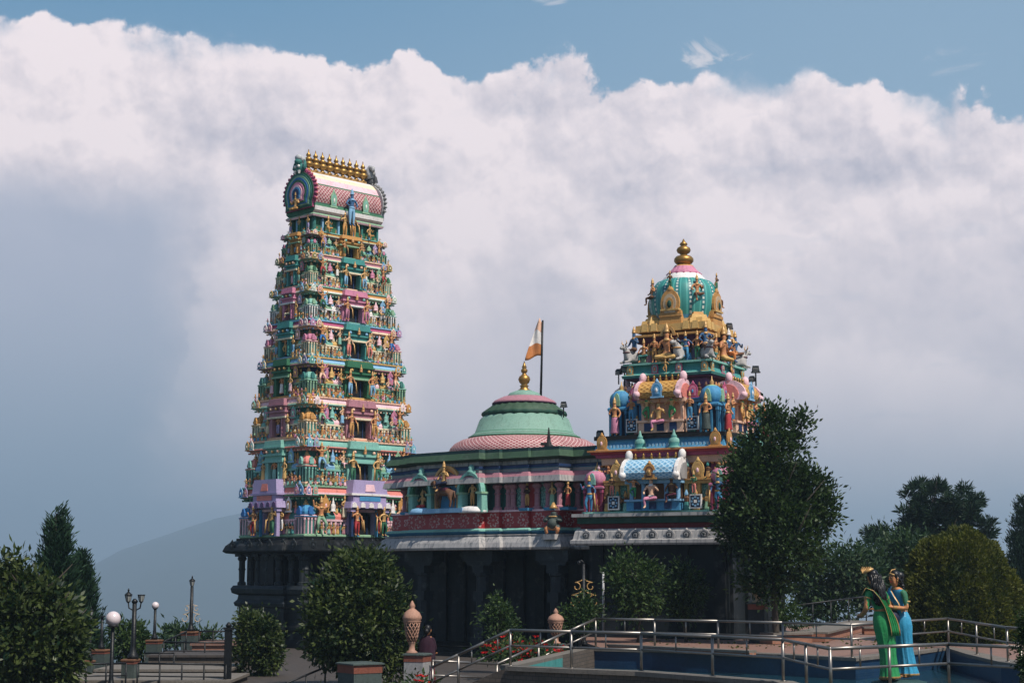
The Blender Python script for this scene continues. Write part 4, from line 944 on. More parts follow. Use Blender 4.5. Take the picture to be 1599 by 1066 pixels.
# animals
def beast(horns=False, sub=2):
    nd = {'rump': (.0, .42, .72, .17), 'bel': (0, .05, .68, .19), 'sho': (0, -.32, .74, .18), 'nk': (0, -.52, .98, .115), 'hd': (0, -.62, 1.18, .10), 'mz': (0, -.84, 1.06, .06),
          'fl': (-.11, -.36, .50, .085), 'fkl': (-.11, -.36, .28, .05), 'ffl': (-.11, -.38, .03, .048), 'fr': (.11, -.36, .50, .085), 'fkr': (.11, -.38, .28, .05), 'ffr': (.11, -.36, .03, .048),
          'hl': (-.11, .42, .52, .105), 'hkl': (-.11, .50, .30, .05), 'hfl': (-.11, .44, .03, .048), 'hr': (.11, .42, .52, .105), 'hkr': (.11, .50, .30, .05), 'hfr': (.11, .44, .03, .048), 't1': (0, .60, .72, .035), 't2': (0, .66, .42, .03)}
    ed = [('bel','rump'),('bel','sho'),('sho','nk'),('nk','hd'),('hd','mz'),('sho','fl'),('fl','fkl'),('fkl','ffl'),('sho','fr'),('fr','fkr'),('fkr','ffr'),('rump','hl'),('hl','hkl'),('hkl','hfl'),('rump','hr'),('hr','hkr'),('hkr','hfr'),('rump','t1'),('t1','t2')]
    V, Fc = skin({'bel': nd['bel'], **nd}, ed, sub); mb = MB(); mb.add(V, Fc, '0')
    for sg in (-1, 1):
        mb.tube([(sg * .07, -.56, 1.26), (sg * .11, -.54, 1.36)], [.03, .01], '0', 6)
        if horns: mb.tube([(sg * .06, -.60, 1.26), (sg * .17, -.60, 1.34), (sg * .15, -.62, 1.48)], [.032, .026, .008], '2', 6)
        mb.sphere((sg * .085, -.68, 1.20), .022, '3', 6, 4)
    mb.box(-.21, .21, -.16, .24, .78, .90, '1', .9); mb.lathe([(.15, 0), (.16, .03), (.13, .05)], 9, '2', (0, -.50, .90))
    return template(mb, 'beast')
HORSE = beast(); 
def lying_bull():
    nd = {'bel': (0, .05, .28, .22), 'rump': (0, .40, .26, .22), 'sho': (0, -.30, .36, .22), 'hump': (0, -.2, .56, .11), 'nk': (0, -.46, .58, .14), 'hd': (0, -.58, .76, .115), 'mz': (0, -.78, .66, .075),
          'fl': (-.2, -.42, .10, .07), 'ffl': (-.16, -.68, .05, .05), 'fr': (.2, -.42, .10, .07), 'ffr': (.16, -.68, .05, .05), 'hl': (-.26, .30, .11, .10), 'hfl': (-.24, .02, .05, .05), 'hr': (.26, .30, .11, .10), 'hfr': (.24, .02, .05, .05)}
    ed = [('bel','rump'),('bel','sho'),('sho','hump'),('sho','nk'),('nk','hd'),('hd','mz'),('sho','fl'),('fl','ffl'),('sho','fr'),('fr','ffr'),('rump','hl'),('hl','hfl'),('rump','hr'),('hr','hfr')]
    V, Fc = skin(nd, ed, 1); mb = MB(); mb.add(V, Fc, '0')
    for sg in (-1, 1):
        mb.tube([(sg * .07, -.54, .85), (sg * .18, -.54, .92), (sg * .15, -.56, 1.06)], [.035, .028, .008], '2', 6); mb.tube([(sg * .09, -.52, .80), (sg * .22, -.50, .76)], [.04, .015], '0', 6); mb.sphere((sg * .09, -.66, .79), .022, '3', 6, 4)
    mb.lathe([(.17, 0), (.18, .04), (.15, .06)], 9, '1', (0, -.42, .48)); return template(mb, 'bull')
BULL = lying_bull()
# mounted deity: halo on two posts, beast standing side-on, rider
y0 = hy_of(711); x0 = -DX - .62; zf = z[797]
mb = MB(); mb.box(x0 - .40, x0 + .05, y0 - 1.02, y0 + .95, zf, zf + .16, 'skyblue'); mb.box(x0 + .0, x0 + .10, y0 - .6, y0 + .6, zf + .16, zf + 1.0, 'azure')
mb.T = Matrix.Translation((x0 - .02, y0, zf)) @ Matrix.Rotation(-math.pi / 2, 4, 'Z')
for sg in (-1, 1): mb.box(sg * .56 - .08, sg * .56 + .08, -.12, .08, .16, .92, 'ochre'); mb.box(sg * .56 - .12, sg * .56 + .12, -.16, .1, .92, 1.0, 'gilt')
n = 18
for q in range(n):
    a0, a1 = math.pi * q / n, math.pi * (q + 1) / n
    for ra, rb, d0, d1, cc in ((.64, .49, -.12, .08, 'ochre'), (.69, .59, -.17, -.06, 'gilt'), (.51, .45, -.06, .06, 'dkbrown')):
        mb.prism([(ra * math.cos(a0), 1.0 + ra * 1.05 * math.sin(a0)), (ra * math.cos(a1), 1.0 + ra * 1.05 * math.sin(a1)), (rb * math.cos(a1), 1.0 + rb * 1.05 * math.sin(a1)), (rb * math.cos(a0), 1.0 + rb * 1.05 * math.sin(a0))][::-1], d0, d1, cc)
mb.T = Matrix.Identity(4)
md = mb.build('mounted_deity', hall)
tinted('statue', HORSE, ['brown', 'maroon', 'gilt', 'black'], md, TR(x0 - .30, y0 - .02, zf + .16, 0 + math.pi, (.82, .84, .84)))
statue('seat', md, x0 - .30, y0, zf + .74, 1.22, ['gilt', 'navy', 'gilt', 'hair'], -math.pi / 2)
# pot-bellied dwarf on the eave corner
def dwarf():
    nd = {'pel': (0, 0, .36, .2), 'che': (0, 0, .6, .17), 'nec': (0, -.02, .72, .10), 'hea': (0, -.03, .86, .14), 'shl': (-.22, 0, .64, .09), 'ell': (-.34, -.06, .5, .07), 'hal': (-.18, -.2, .56, .06), 'shr': (.22, 0, .64, .09), 'elr': (.34, -.06, .5, .07), 'har': (.18, -.2, .56, .06),
          'hil': (-.15, -.05, .28, .13), 'knl': (-.24, -.22, .26, .09), 'anl': (-.18, -.16, .05, .06), 'hir': (.15, -.05, .28, .13), 'knr': (.24, -.22, .26, .09), 'anr': (.18, -.16, .05, .06)}
    ed = [('pel','che'),('che','nec'),('nec','hea'),('che','shl'),('shl','ell'),('ell','hal'),('che','shr'),('shr','elr'),('elr','har'),('pel','hil'),('hil','knl'),('knl','anl'),('pel','hir'),('hir','knr'),('knr','anr')]
    V, Fc = skin(nd, ed, 1); mb = MB(); mb.add(V, Fc, lambda c: '1' if c[2] < .3 else ('3' if c[2] > .84 and c[1] > -.03 else '0')); mb.sphere((0, -.1, .42), .2, '0', 10, 7)
    mb.lathe([(.15, 0), (.17, .02), (.1, .1), (.03, .22)], 8, '2', (0, -.02, .95)); mb.lathe([(.2, 0), (.22, .03), (.18, .05)], 9, '2', (0, -.02, .64), sq=.8); return template(mb, 'dwarf')
DW = dwarf()
tinted('statue', DW, ['slate', 'skin', 'gilt', 'hair'], hall, TR(-DX - .22, yR4 + .05, z[836] + .0, -math.pi / 2 + .35, .98))
pdm = MB(); pdm.box(-.3, .3, -.3, .3, -.14, .04, 'stained_white'); pdm.build('statue_plinth', hall, (-DX - .22, yR4 + .05, z[836]))
# lotus dome
Xd, Yd = .55, hy_of(819) - 0.0
yd = 0.0
rows = {k: zat(k, XH, YH) + .9 for k in (700, 672, 668, 650, 645, 640, 630, 626, 613, 610, 564)}
sc_ = YH / (F * math.cos(0.08)); rr = lambda px: px * YH / F * 1.0
dm = MB(); zb_ = z[697] - .05
dm.lathe([(rr(113), zb_), (rr(117), zb_ + .08), (rr(118.5), zb_ + .20), (rr(116), zb_ + .36), (rr(109), zb_ + .53), (rr(98), zb_ + .67), (rr(86), zb_ + .74)], 64, 'scale_red', uvk=(84.0, 9.0))
dmo = dm.build('lotus_dome', hall, (0, 0, 0))
l2 = MB()
l2.lathe([(rr(84), zb_ + .70), (rr(88), zb_ + .72), (rr(88), zb_ + .79), (rr(84), zb_ + .84), (rr(82.5), zb_ + .87), (rr(79), zb_ + .93), (rr(77.5), zb_ + .96), (rr(70), rows[650] - .14), (rr(64), rows[650])], 48, ['dkgreen', 'green', 'domegreen', 'moss', 'domegreen', 'green', 'domegreen', 'domegreen'])
pr_ = [(rr(64), rows[650] - .02), (rr(66), rows[650] + .05), (rr(65), rows[650] + .14), (rr(52), rows[640] + .12), (rr(48), rows[630] - .04)]
l2.lathe(pr_, 72, ['dkgreen', 'dkgreen', 'moss', 'moss'], flute=.025, nf=24)
l2.lathe([(rr(50), rows[630] - .06), (rr(51), rows[630]), (rr(47), rows[630] + .1), (rr(33), rows[626] + .16)], 40, ['plum', 'dustpink', 'dustpink'])
l2.lathe([(rr(27), rows[626] + .05), (rr(28), rows[626] + .16), (rr(23), rows[613] - .02), (rr(12), rows[613] + .08)], 32, ['dkgreen', 'domegreen', 'domegreen'])
l2.build('petal_tiers', dmo)
fn = MB(); z0 = rows[613] + .04; s = (rows[564] - z0)
fn.lathe([(.26, 0), (.28, .03), (.16, .10), (.14, .16), (.18, .19), (.11, .23), (.22, .30), (.27, .40), (.24, .48), (.12, .55), (.08, .59), (.15, .64), (.16, .70), (.09, .76), (.12, .79), (.06, .86), (.015, 1.0)] and [(r * 1.0, t * s) for r, t in [(.26, 0), (.28, .03), (.16, .10), (.14, .16), (.18, .19), (.11, .23), (.19, .30), (.235, .40), (.20, .49), (.10, .56), (.07, .60), (.12, .65), (.13, .71), (.07, .77), (.10, .80), (.06, .87), (.015, 1.0)]], 20, 'gold', (0, 0, z0))
fn.build('finial', dmo)
# flag on the dome
q0 = P(844, 626, YH); fp = empty('flag', (q0.x, q0.y, q0.z), 0)
tag(fp, 'saffron and white pennant flying from a thin dark pole on the lotus dome', 'flag')
qt = P(847.5, 500, YH); d = qt - q0
m = MB(); m.tube([(0, 0, -.25), tuple(d)], [.05, .035], 'iron', 8); m.build('pole', fp)
fm = MB(); nx, nz = 8, 14
def fpt(a, b):   # a across from the pole, b down
    L_ = [0.06, .70][0] + (.68) * b ** .9 * (1 if b < .97 else .97)
    t = d * (1 - .01 - .43 * b)
    xx = -.02 - a * (.08 + L_ * .78); zz = t.z - a * (.25 * b - .08) - .05 * math.sin(a * 6 + b * 3)
    return (t.x + xx, t.y + .10 * math.sin(a * 7 + b * 5) * a, zz)
ids = [[fm.vert(*fpt(j / nx, i / nz)) for j in range(nx + 1)] for i in range(nz + 1)]
for i in range(nz):
    for j in range(nx): fm.face((ids[i][j], ids[i][j+1], ids[i+1][j+1], ids[i+1][j]), 'peach' if i < 4 else ('white' if i < 9 else 'orange'), True)
fo = fm.build('cloth', fp); so_ = fo.modifiers.new('solid', 'SOLIDIFY'); so_.thickness = .012
# ------------------------------------------------------------------ sanctum tower with ribbed dome
A_S = 60.5; ROT_S = R(A_S); uS = Vector((math.cos(ROT_S), math.sin(ROT_S))); vS = Vector((-uS.y, uS.x))
YS = 56.6; XS = XA(1075, YS)
shrine = empty('temple_shrine', (XS, YS, -.9), ROT_S)
tag(shrine, 'stepped temple tower with ribbed turquoise dome, golden barrel roofs and statues behind the big tree', 'temple tower')
# local frame: the wide visible face is -x, the narrow lit one is -y
def S_z(row, h): c = Vector((XS, YS)) - uS * h - vS * h * .0; return zat(row, c.x, c.y) + .9
SQ = lambda h: [(-h, -h), (h, -h), (h, h), (-h, h)]
def fT(k, hd): return Matrix.Rotation(k * math.pi / 2, 4, 'Z') @ Matrix.Translation((0, -hd, 0))
H1, H2, H3 = 2.68, 1.98, 1.30
b0 = {k: S_z(k, H1 + .2) for k in (850, 842, 824, 816, 806, 800, 748, 742)}
mb = MB(); mb.ring(SQ(H1 - .1), [(.1, -.3), (.1, .3), (0, .35), (0, .8), (.1, .85), (.1, 1.0), (-.1, 1.05), (-.1, b0[850])], 'granite_course')
for k in range(4):
    mb.T = fT(k, H1 - .2)
    for s in (-2.2, -.9, .9, 2.2): mb.box(s - .2, s + .2, -.12, .1, 1.0, b0[850], 'granite')
mb.T = Matrix.Identity(4); mb.build('granite_walls', shrine)
ev = MB(); ev.ring(SQ(H1), [(-.3, b0[850]), (.30, b0[850]), (.34, b0[850] + .06), (.34, b0[842]), (.27, b0[842] + .03), (.22, b0[824] - .1), (.16, b0[824]), (.08, b0[824] + .01), (.08, b0[816]), (.16, b0[816] + .01), (.16, b0[806]), (.30, b0[806] + .02), (.30, b0[800]), (-.4, b0[800])],
        ['granite', 'stained_white', 'stained_white', 'stained_white', 'stained_white', 'stained_white', 'dkred', 'dkred', 'dkgreen', 'dkgreen', 'stained_white', 'stained_white', 'ltgrey'])
evo = ev.build('eave', shrine)
for k in (0, 3):
    FACE = fT(k, H1 + .22)
    for q in range(9): plaque(evo, -2.45 + 4.9 * q / 8, -.02, b0[842] + .03, .42, .34, ['stained_white', 'dkgrey', 'dkgrey'])
FACE = Matrix.Identity(4)
def paneltile(mb, s, y, z, w, h):
    mb.box(s - w/2, s + w/2, y - .05, y + .02, z, z + h, 'white'); mb.box(s - w/2 + .04, s + w/2 - .04, y - .058, y, z + .04, z + h - .04, 'navy')
    for a in range(8):
        t = a * math.pi / 4; mb.bx(s + .3 * w * math.cos(t), y - .06, z + h/2 + .3 * h * math.sin(t) - .03, .06, .02, .06, 'skyblue')
    mb.bx(s, y - .06, z + h/2 - .05, .1, .024, .1, 'white')
def shala(mb, k, hd, w, z0, zr, hgt, mat, end, dep=.34):       # little barrel-roofed hall in the middle of a parapet
    mb.T = fT(k, hd)
    pr = [(.42, 0), (.46, .1), (.50, .3), (.46, .55), (.34, .8), (.18, .95), (0, 1.0)]
    pts = [(-a * 1.1 - .05 + .12, zr + b * hgt) for a, b in pr] + [(a * 1.1 - .05 + .12, zr + b * hgt) for a, b in pr[::-1][1:]]
    mb.extr(pts[::-1], -w, w, mat, cap=end, uvk=(w * 9, 14.0))
    for sg in (-1, 1):     # horseshoe gable ends
        q = [(y * 1.14 - .01, zr + (z - zr) * 1.12 - .04) for y, z in pts]; x0 = sg * w
        mb.extr(q[::-1], min(x0, x0 + sg * .12), max(x0, x0 + sg * .12), end)
        q2 = [(y * .7 + .02, zr + (z - zr) * .8) for y, z in pts]; mb.extr(q2[::-1], min(x0, x0 + sg * .16), max(x0, x0 + sg * .16), 'grey' if end == 'white' else 'salmon')
        mb.sphere((x0 + sg * .05, .06, zr + hgt * 1.18), .14, end, 8, 5, 1.4); mb.sphere((x0 + sg * .05, -.48, zr + .12), .13, end, 7, 5)
    for t in np.linspace(-w * .8, w * .8, 6): mb.lathe([(.05, 0), (.07, .05), (.03, .1), (.05, .14), (.01, .22)], 6, 'gold', (t, .07, zr + hgt - .01))
def tierwall(name, H, zb, zt, c):
    mb = MB(); h = zt - zb; mb.box(-H + .5, H - .5, -H + .5, H - .5, zb, zt + .02, c['wall'])
    mb.ring(SQ(H - .1), [(-.5, zb), (.12, zb), (.12, zb + .07), (-.5, zb + .07)], [c['lip']] * 3)
    for k in range(4):
        mb.T = fT(k, H); kw = c['kw']; cw = c['cw']
        mb.box(-H + .2, H - .2, .30, .5, zb + .07, zt, c['panel'])
        for sg in (-1, 1):
            for s in (cw + .12, (cw + H - kw) / 2 + .05, H - kw - .06): mb.bx(sg * s, .24, zb + .07, .13, .14, h - .07, c['pil'])
            a, b = sg * cw, sg * (H - kw); mb.box(min(a, b), max(a, b), .15, .5, zb + h * .36, zb + h * .44, c['pil']); mb.box(min(a, b) , max(a, b), .12, .5, zt - .16, zt - .05, c['pil']); mb.box(min(a, b), max(a, b), .06, .5, zt - .05, zt, c['pil2'])
            paneltile(mb, sg * ((cw + H - kw) / 2 + .05), -.06, zb + .12, .42, .46)
        # middle hall
        mb.box(-cw, cw, .12, .5, zb + .07, zt, c['hall'])
        for s in (-cw + .07, -cw * .45, cw * .45, cw - .07): mb.lathe([(.11, 0), (.11, .1), (.075, .14), (.07, h * .75), (.11, h * .82), (.11, h * .9)], 8, c['hp'], (s, -.02, zb + .07), sm=False)
        mb.box(-cw * 1.05, cw * 1.05, -.20, .5, zb + .07, zb + h * .34, c['hbase']); mb.box(-cw * 1.1, cw * 1.1, -.26, .5, zb + h * .34, zb + h * .40, c['hp'])
        for s in (-.6, 0, .6): mb.box(s * cw - .13, s * cw + .13, -.225, .0, zb + .12, zb + h * .32, 'dkblue')
        mb.box(-cw * 1.12, cw * 1.12, -.18, .5, zt - .14, zt - .002, c['hp'])
    mb.T = Matrix.Identity(4); return mb.build(name, shrine)
# first tier
z0, z1 = b0[800], S_z(748, H1)
c1 = dict(wall='navy', lip='seafoam', panel='carved_teal', pil='yellow', pil2='ochre', hall='brown', hp='skyblue', hbase='azure', kw=.72, cw=.92)
t1 = tierwall('tier', H1, z0, z1, c1); h1 = z1 - z0
mb = MB()
for k in range(4):
    mb = MB(); shala(mb, k, H1, .92, z0, z1, S_z(716, H1) - z1, 'scale_blue', 'white'); mb.build('barrel_roof', t1)
for sx, sy in ((-1, -1), (1, -1), (-1, 1), (1, 1)): kuta(t1, sx * (H1 - .36), sy * (H1 - .36), z0 + .05, .70, (S_z(722, H1) - z0), ['pink', 'hotpink', 'red', 'gilt', 'seafoam'], 1)
for k in (0, 3):
    FACE = fT(k, H1)
    for sg in (-1, 1):
        s = sg * ((.92 + H1 - .72) / 2 + .05)
        plaque(t1, s, .16, z1 - .01, .52, .72, ['yellow', 'gilt', 'ltpink'])
        statue('pray', t1, s, -.22, z0 + .55, h1 * .66, ['brown' if sg < 0 else 'green', 'salmon', 'gilt', 'hair'])
        statue('guard', t1, sg * (H1 - .34), -.22, z0 + .04, h1 * 1.05, ['bluesk', 'azure', 'gilt', 'hair'], mirror=sg > 0)
    plaque(t1, 0, -.42, z1 - .02, .52, .62, ['ochre', 'brown', 'gilt'])
    statue('seat', t1, 0, -.30, z0 + .10, h1 * 1.18, ['ltskin', 'pink', 'white', 'hair'])
    statue('dance', t1, -.66, -.26, z0 + h1 * .40, h1 * .72, ['skin', 'emerald', 'ltskin', 'hair'])
    statue('seat', t1, .68, -.18, z0 + h1 * .26, h1 * .95, ['brown', 'maroon', 'gilt', 'hair'])
FACE = Matrix.Identity(4)
# recess and cornice above it
r0 = {k: S_z(k, H1 - .25) for k in (718, 712, 707, 703, 700, 684, 680)}; Hc = H2 + .30
mb = MB(); mb.box(-Hc + .3, Hc - .3, -Hc + .3, Hc - .3, z1, r0[718], 'dkblue')
for k in range(4):
    mb.T = fT(k, Hc - .3)
    for s in (-1.9, -1.0, 1.0, 1.9): mb.bx(s, -.06, z1, .24, .14, r0[718] - z1, 'hotpink')
mb.T = Matrix.Identity(4); mb.build('recess', t1)
mc = MB(); mc.ring(SQ(Hc), [(-.4, r0[718] - .1), (-.08, r0[718] - .1), (-.06, r0[712]), (.06, r0[712] + .01), (.10, r0[707]), (.20, r0[707] + .02), (.22, r0[703]), (.30, r0[703] + .01), (.30, r0[700]), (.12, r0[700] + .02), (.04, r0[684] - .12), (.02, r0[684]), (.12, r0[684] + .01), (.12, r0[680] + .06), (-.5, r0[680] + .06)],
        ['orange', 'peach', 'hotpink', 'hotpink', 'hotpink', 'red', 'orange', 'orange', 'yellow', 'azure', 'azure', 'blue', 'black', 'black'])
for k in range(4):
    mc.T = fT(k, Hc)
    for q in range(30): mc.lathe([(.07, 0), (.03, -.08)][::-1], 6, 'orange', (-Hc + .1 + (2 * Hc - .2) * q / 29, .06, r0[718] - .1)) if q % 1 == 0 else None
    for q in range(34): mc.bx(-Hc + .1 + (2 * Hc - .2) * q / 33, -.07, r0[700] + .06, .07, .06, .12, 'skyblue')
mc.T = Matrix.Identity(4); mco = mc.build('cornice', shrine)
for k in (0, 3):
    FACE = fT(k, Hc + .12)
    for s in (-Hc + .2, Hc - .2): plaque(mco, s, -.02, r0[700], .46, .62, ['ochre', 'gilt', 'ltpink'])
    for s in (-.62, .62): tinted('vase', VASE, ['seafoam', 'turq', 'seafoam'], mco, TR(s, -.08, r0[700], 0, (.46, .4, .62)))
FACE = Matrix.Identity(4)
# second tier
z2, z3 = r0[680] + .06, S_z(622, H2)
c2 = dict(wall='purple', lip='black', panel='plum', pil='azure', pil2='blue', hall='peach', hp='peach', hbase='peach', kw=.62, cw=.78)
t2 = tierwall('tier', H2, z2, z3, c2); h2 = z3 - z2
mb = MB()
for k in range(4):
    mb = MB(); shala(mb, k, H2, .70, z2, z3, S_z(594, H2) - z3, 'scale_gold', 'ltpink'); mb.build('barrel_roof', t2)
for sx, sy in ((-1, -1), (1, -1), (-1, 1), (1, 1)): kuta(t2, sx * (H2 - .30), sy * (H2 - .30), z2 + .02, .66, (S_z(594, H2) - z2), ['azure', 'azure', 'navy', 'gilt', 'ltgreen'], 1)
for k in (0, 3):
    FACE = fT(k, H2)
    for sg in (-1, 1):
        plaque(t2, sg * 1.08, .10, z3 - .02, .42, .58, ['hotpink', 'pink', 'azure'])
        statue('pray', t2, sg * 1.08, -.20, z2 + .42, h2 * .74, ['skin', 'azure', 'gilt', 'hair'])
        statue('lady', t2, sg * (H2 - .30), -.26, z2 + .02, h2 * .98, ['skin', ('slate' if sg > 0 else 'pink') if k == 3 else 'red', 'gilt', 'hair'], mirror=sg > 0)
        statue('dance', t2, sg * .46, -.28, z2 + h2 * .36, h2 * .74, ['gilt', 'emerald' if k == 3 else 'ochre', 'emerald', 'hair'], mirror=sg > 0)
    plaque(t2, 0, -.44, z3 - .02, .48, .66, ['skyblue', 'azure', 'white'])
    statue('seat', t2, 0, -.34, z2 + .06, h2 * 1.06, ['gilt', 'pink', 'skin', 'hair'])
FACE = Matrix.Identity(4)
# purple wall, teal cornice with animals and riders
q = {k: S_z(k, H2 - .3) for k in (602, 590, 588, 583, 568, 564, 538, 532, 522, 518)}; Hd = H3 + .14
mb = MB(); mb.box(-Hd + .12, Hd - .12, -Hd + .12, Hd - .12, z3 - .1, q[590], 'purple')
mb.ring(SQ(Hd), [(-.3, q[590] - .03), (.10, q[590]), (.14, q[588]), (.22, q[588] + .02), (.24, q[583]), (.16, q[583] + .03), (.05, q[568] - .1), (.04, q[568]), (.20, q[568] + .02), (.20, q[564]), (-.6, q[564])], ['plum', 'plum', 'dkblue', 'teal', 'seafoam', 'turq', 'turq', 'turq', 'seafoam', 'teal'])
t3 = mb.build('tier', shrine); z4 = q[564]
for k in (0, 3):
    FACE = fT(k, Hd + .12)
    for s, cc in ((-Hd + .05, 'ochre'), (Hd - .05, 'ochre'), (-.45, 'hotpink'), (.45, 'hotpink')): plaque(t3, s, -.02, q[583] + .02, .30, .44, [cc, 'seafoam', 'gilt'])
    statue('dance', t3, .0, -.16, q[583], .5, ['gilt', 'ochre', 'gilt', 'hair'])
    statue('enthroned', t3, -.05 if k == 3 else 0, .12, z4 + .02, 1.75, ['skin', 'yellow', 'gilt', 'hair'])
FACE = Matrix.Identity(4)
for sx, sy, rz in ((-1, -1, math.pi * .75 + math.pi), (1, -1, math.pi / 4), (-1, 1, -math.pi * .75 + .3), (-.95, -.35, -math.pi / 2)):
    x, y = sx * (Hd - .10), sy * (Hd - .10)
    if sy == -.35: tinted('statue', BULL, ['dirtywhite', 'ochre', 'gilt', 'black'], t3, TR(x + .1, y, z4, -math.pi / 2 - .3, .9)); continue
    tinted('statue', BULL, ['dirtywhite', 'maroon', 'gilt', 'black'], t3, TR(x, y, z4, rz, .78))
    statue('seat', t3, x, y, z4 + .16, 1.25, ['bluesk', 'brown', 'gilt', 'hair'], rz if sx < 0 and sy > 0 else -math.pi / 4)
statue('seat', t3, Hd - .9, -Hd + .02, z4 + .05, 1.35, ['bluesk', 'orange', 'white', 'hair'], 0)
sm_b = MB()
for k in (0, 3):
    for H_, za, zb2, nn, hh in ((H1, z0 + .05, z1, 13, .66), (H2, z2 + .05, z3, 13, .62), (Hd + .1, z4, z4, 8, .66)):
        sm_b.T = fT(k, H_)
        for q_ in range(nn):
            s_ = -H_ + .5 + (2 * H_ - 1.0) * q_ / (nn - 1)
            if abs(s_) > .75 or za == z4: mini(sm_b, s_ + mq.uniform(-.08, .08), .10 if za != z4 else .25, za, hh)
            if za != z4: mini(sm_b, s_, .25, zb2, hh * .8)
o = sm_b.build('statue', shrine); o['kind'] = 'stuff'
for k in (0, 3):
    FACE = fT(k, Hd)
    for s_, kd, cc in ((-.95, 'seat', 'teal'), (.62, 'dance', 'azure'), (1.05, 'stand', 'green'), (-.55, 'pray', 'ochre')): statue(kd, t3, s_, .05, z4, .95, ['bluesk' if cc == 'azure' else 'skin', cc, 'gilt', 'hair'])
FACE = Matrix.Identity(4)
# neck, golden steps
mb = MB(); mb.ring(SQ(H3 - .35), [(-.2, z4), (.0, z4), (.0, q[538])], 'purple')
for k in range(4):
    mb.T = fT(k, H3 - .35)
    for s in (-.78, -.3, .3, .78): mb.bx(s, -.05, z4, .16, .12, q[538] - z4, 'lavender')
mb.T = Matrix.Identity(4)
mb.ring(SQ(H3 - .3), [(-.3, q[538] - .02), (.06, q[538]), (.10, q[532]), (.26, q[532] + .02), (.30, q[522]), (.36, q[522] + .02), (.36, q[518]), (-.3, q[518])], ['maroon', 'maroon', 'hotpink', 'maroon', 'yellow', 'ochre', 'ochre'])
mb.build('neck', shrine)
Gd = {k: S_z(k, H3 - .5) for k in (518, 508, 500, 490)}
c = .60; oct_ = []
hx = H3 - .12; mb = MB(); mb.ring(SQ(hx), [(.12, Gd[518] - .02), (.12, Gd[508]), (-.02, Gd[508] + .01), (-.06, Gd[500]), (-.3, Gd[500] + .02)], 'yellow')
for k in range(4):
    mb.T = fT(k, hx)
    mb.box(-.42, .42, -.08, .5, Gd[508], Gd[500] + .28, 'ochre', .92); mb.box(-.34, .34, -.14, .4, Gd[500] + .28, Gd[500] + .34, 'yellow')
    for s in (-.95, -.6, .6, .95): mb.box(s - .12, s + .12, -.16, .2, Gd[518], Gd[508] + .05, 'yellow', .8)
    mb.T = Matrix.Rotation(k * math.pi / 2 + math.pi / 4, 4, 'Z') @ Matrix.Translation((0, -hx * 1.2, 0)); mb.box(-.4, .4, -.05, .5, Gd[508], Gd[508] + .16, 'yellow', .9); mb.box(-.3, .3, .02, .5, Gd[508] + .16, Gd[508] + .30, 'yellow', .85); mb.box(-.2, .2, .1, .5, Gd[508] + .3, Gd[508] + .40, 'ochre', .8)
mb.T = Matrix.Identity(4); gs = mb.build('golden_steps', shrine)
# ribbed dome
D_ = {k: zat(k, XS, YS) + .9 for k in (505, 498, 480, 460, 450, 444, 440, 432, 428, 373)}
rp = lambda px: px * YS / F
mb = MB(); mb.lathe([(rp(46), D_[505] - .2), (rp(48), D_[505]), (rp(51), D_[498]), (rp(55), D_[480]), (rp(55), D_[460] - .12), (rp(52), D_[450] - .06), (rp(44), D_[444] + .03), (rp(30), D_[432] - .1)], 48, ['dkblue', 'azure', 'ribbed_turq', 'ribbed_turq', 'ribbed_turq', 'ribbed_turq', 'ribbed_turq'], uvk=(16.0, 1.0), flute=.012, nf=16)
dm2 = mb.build('ribbed_dome', shrine)
mb = MB(); mb.lathe([(rp(37), D_[444] + .02), (rp(37), D_[440]), (rp(28), D_[432] + .02), (rp(27), D_[432] + .06)], 32, ['plum', 'white', 'white']); mb.lathe([(rp(26), D_[432]), (rp(27), D_[432] + .08), (rp(20), D_[428] + .12), (rp(15), D_[428] + .26), (rp(14), D_[428] + .3)], 48, ['hotpink', 'pink', 'pink', 'ochre'], flute=.05, nf=16); mb.build('petal_crown', dm2)
mb = MB(); zf = D_[428] + .24; s = D_[373] - zf
mb.lathe([(r, t * s) for r, t in [(.30, 0), (.30, .03), (.17, .06), (.17, .09), (.28, .13), (.345, .21), (.345, .30), (.27, .38), (.12, .43), (.12, .46), (.22, .52), (.255, .60), (.22, .68), (.12, .74), (.09, .77), (.14, .79), (.13, .84), (.06, .90), (.012, 1.0)]], 24, 'gold', (0, 0, zf)); mb.build('finial', dm2)
for k in range(4):
    FACE = Matrix.Rotation(k * math.pi / 2, 4, 'Z') @ Matrix.Translation((0, -rp(53), 0))
    a = plaque(dm2, 0, -.02, D_[505] + .08, .84, D_[460] - D_[505] + .1, ['ochre', 'beige', 'dkgreen'])
    FACE = Matrix.Identity(4)
for a_ in range(4):
    FACE = Matrix.Rotation(a_ * math.pi / 2 + math.pi / 4, 4, 'Z') @ Matrix.Translation((0, -rp(53), 0)); statue('seat', dm2, 0, .0, D_[480] + .0, 1.05, ['skin', 'brown', 'gilt', 'hair'])
    FACE = Matrix.Rotation(a_ * math.pi / 2, 4, 'Z') @ Matrix.Translation((0, -rp(55), 0)); statue('pray', dm2, 0, .0, D_[460] + .0, .62, ['brown', 'green', 'gilt', 'hair'])
FACE = Matrix.Identity(4)
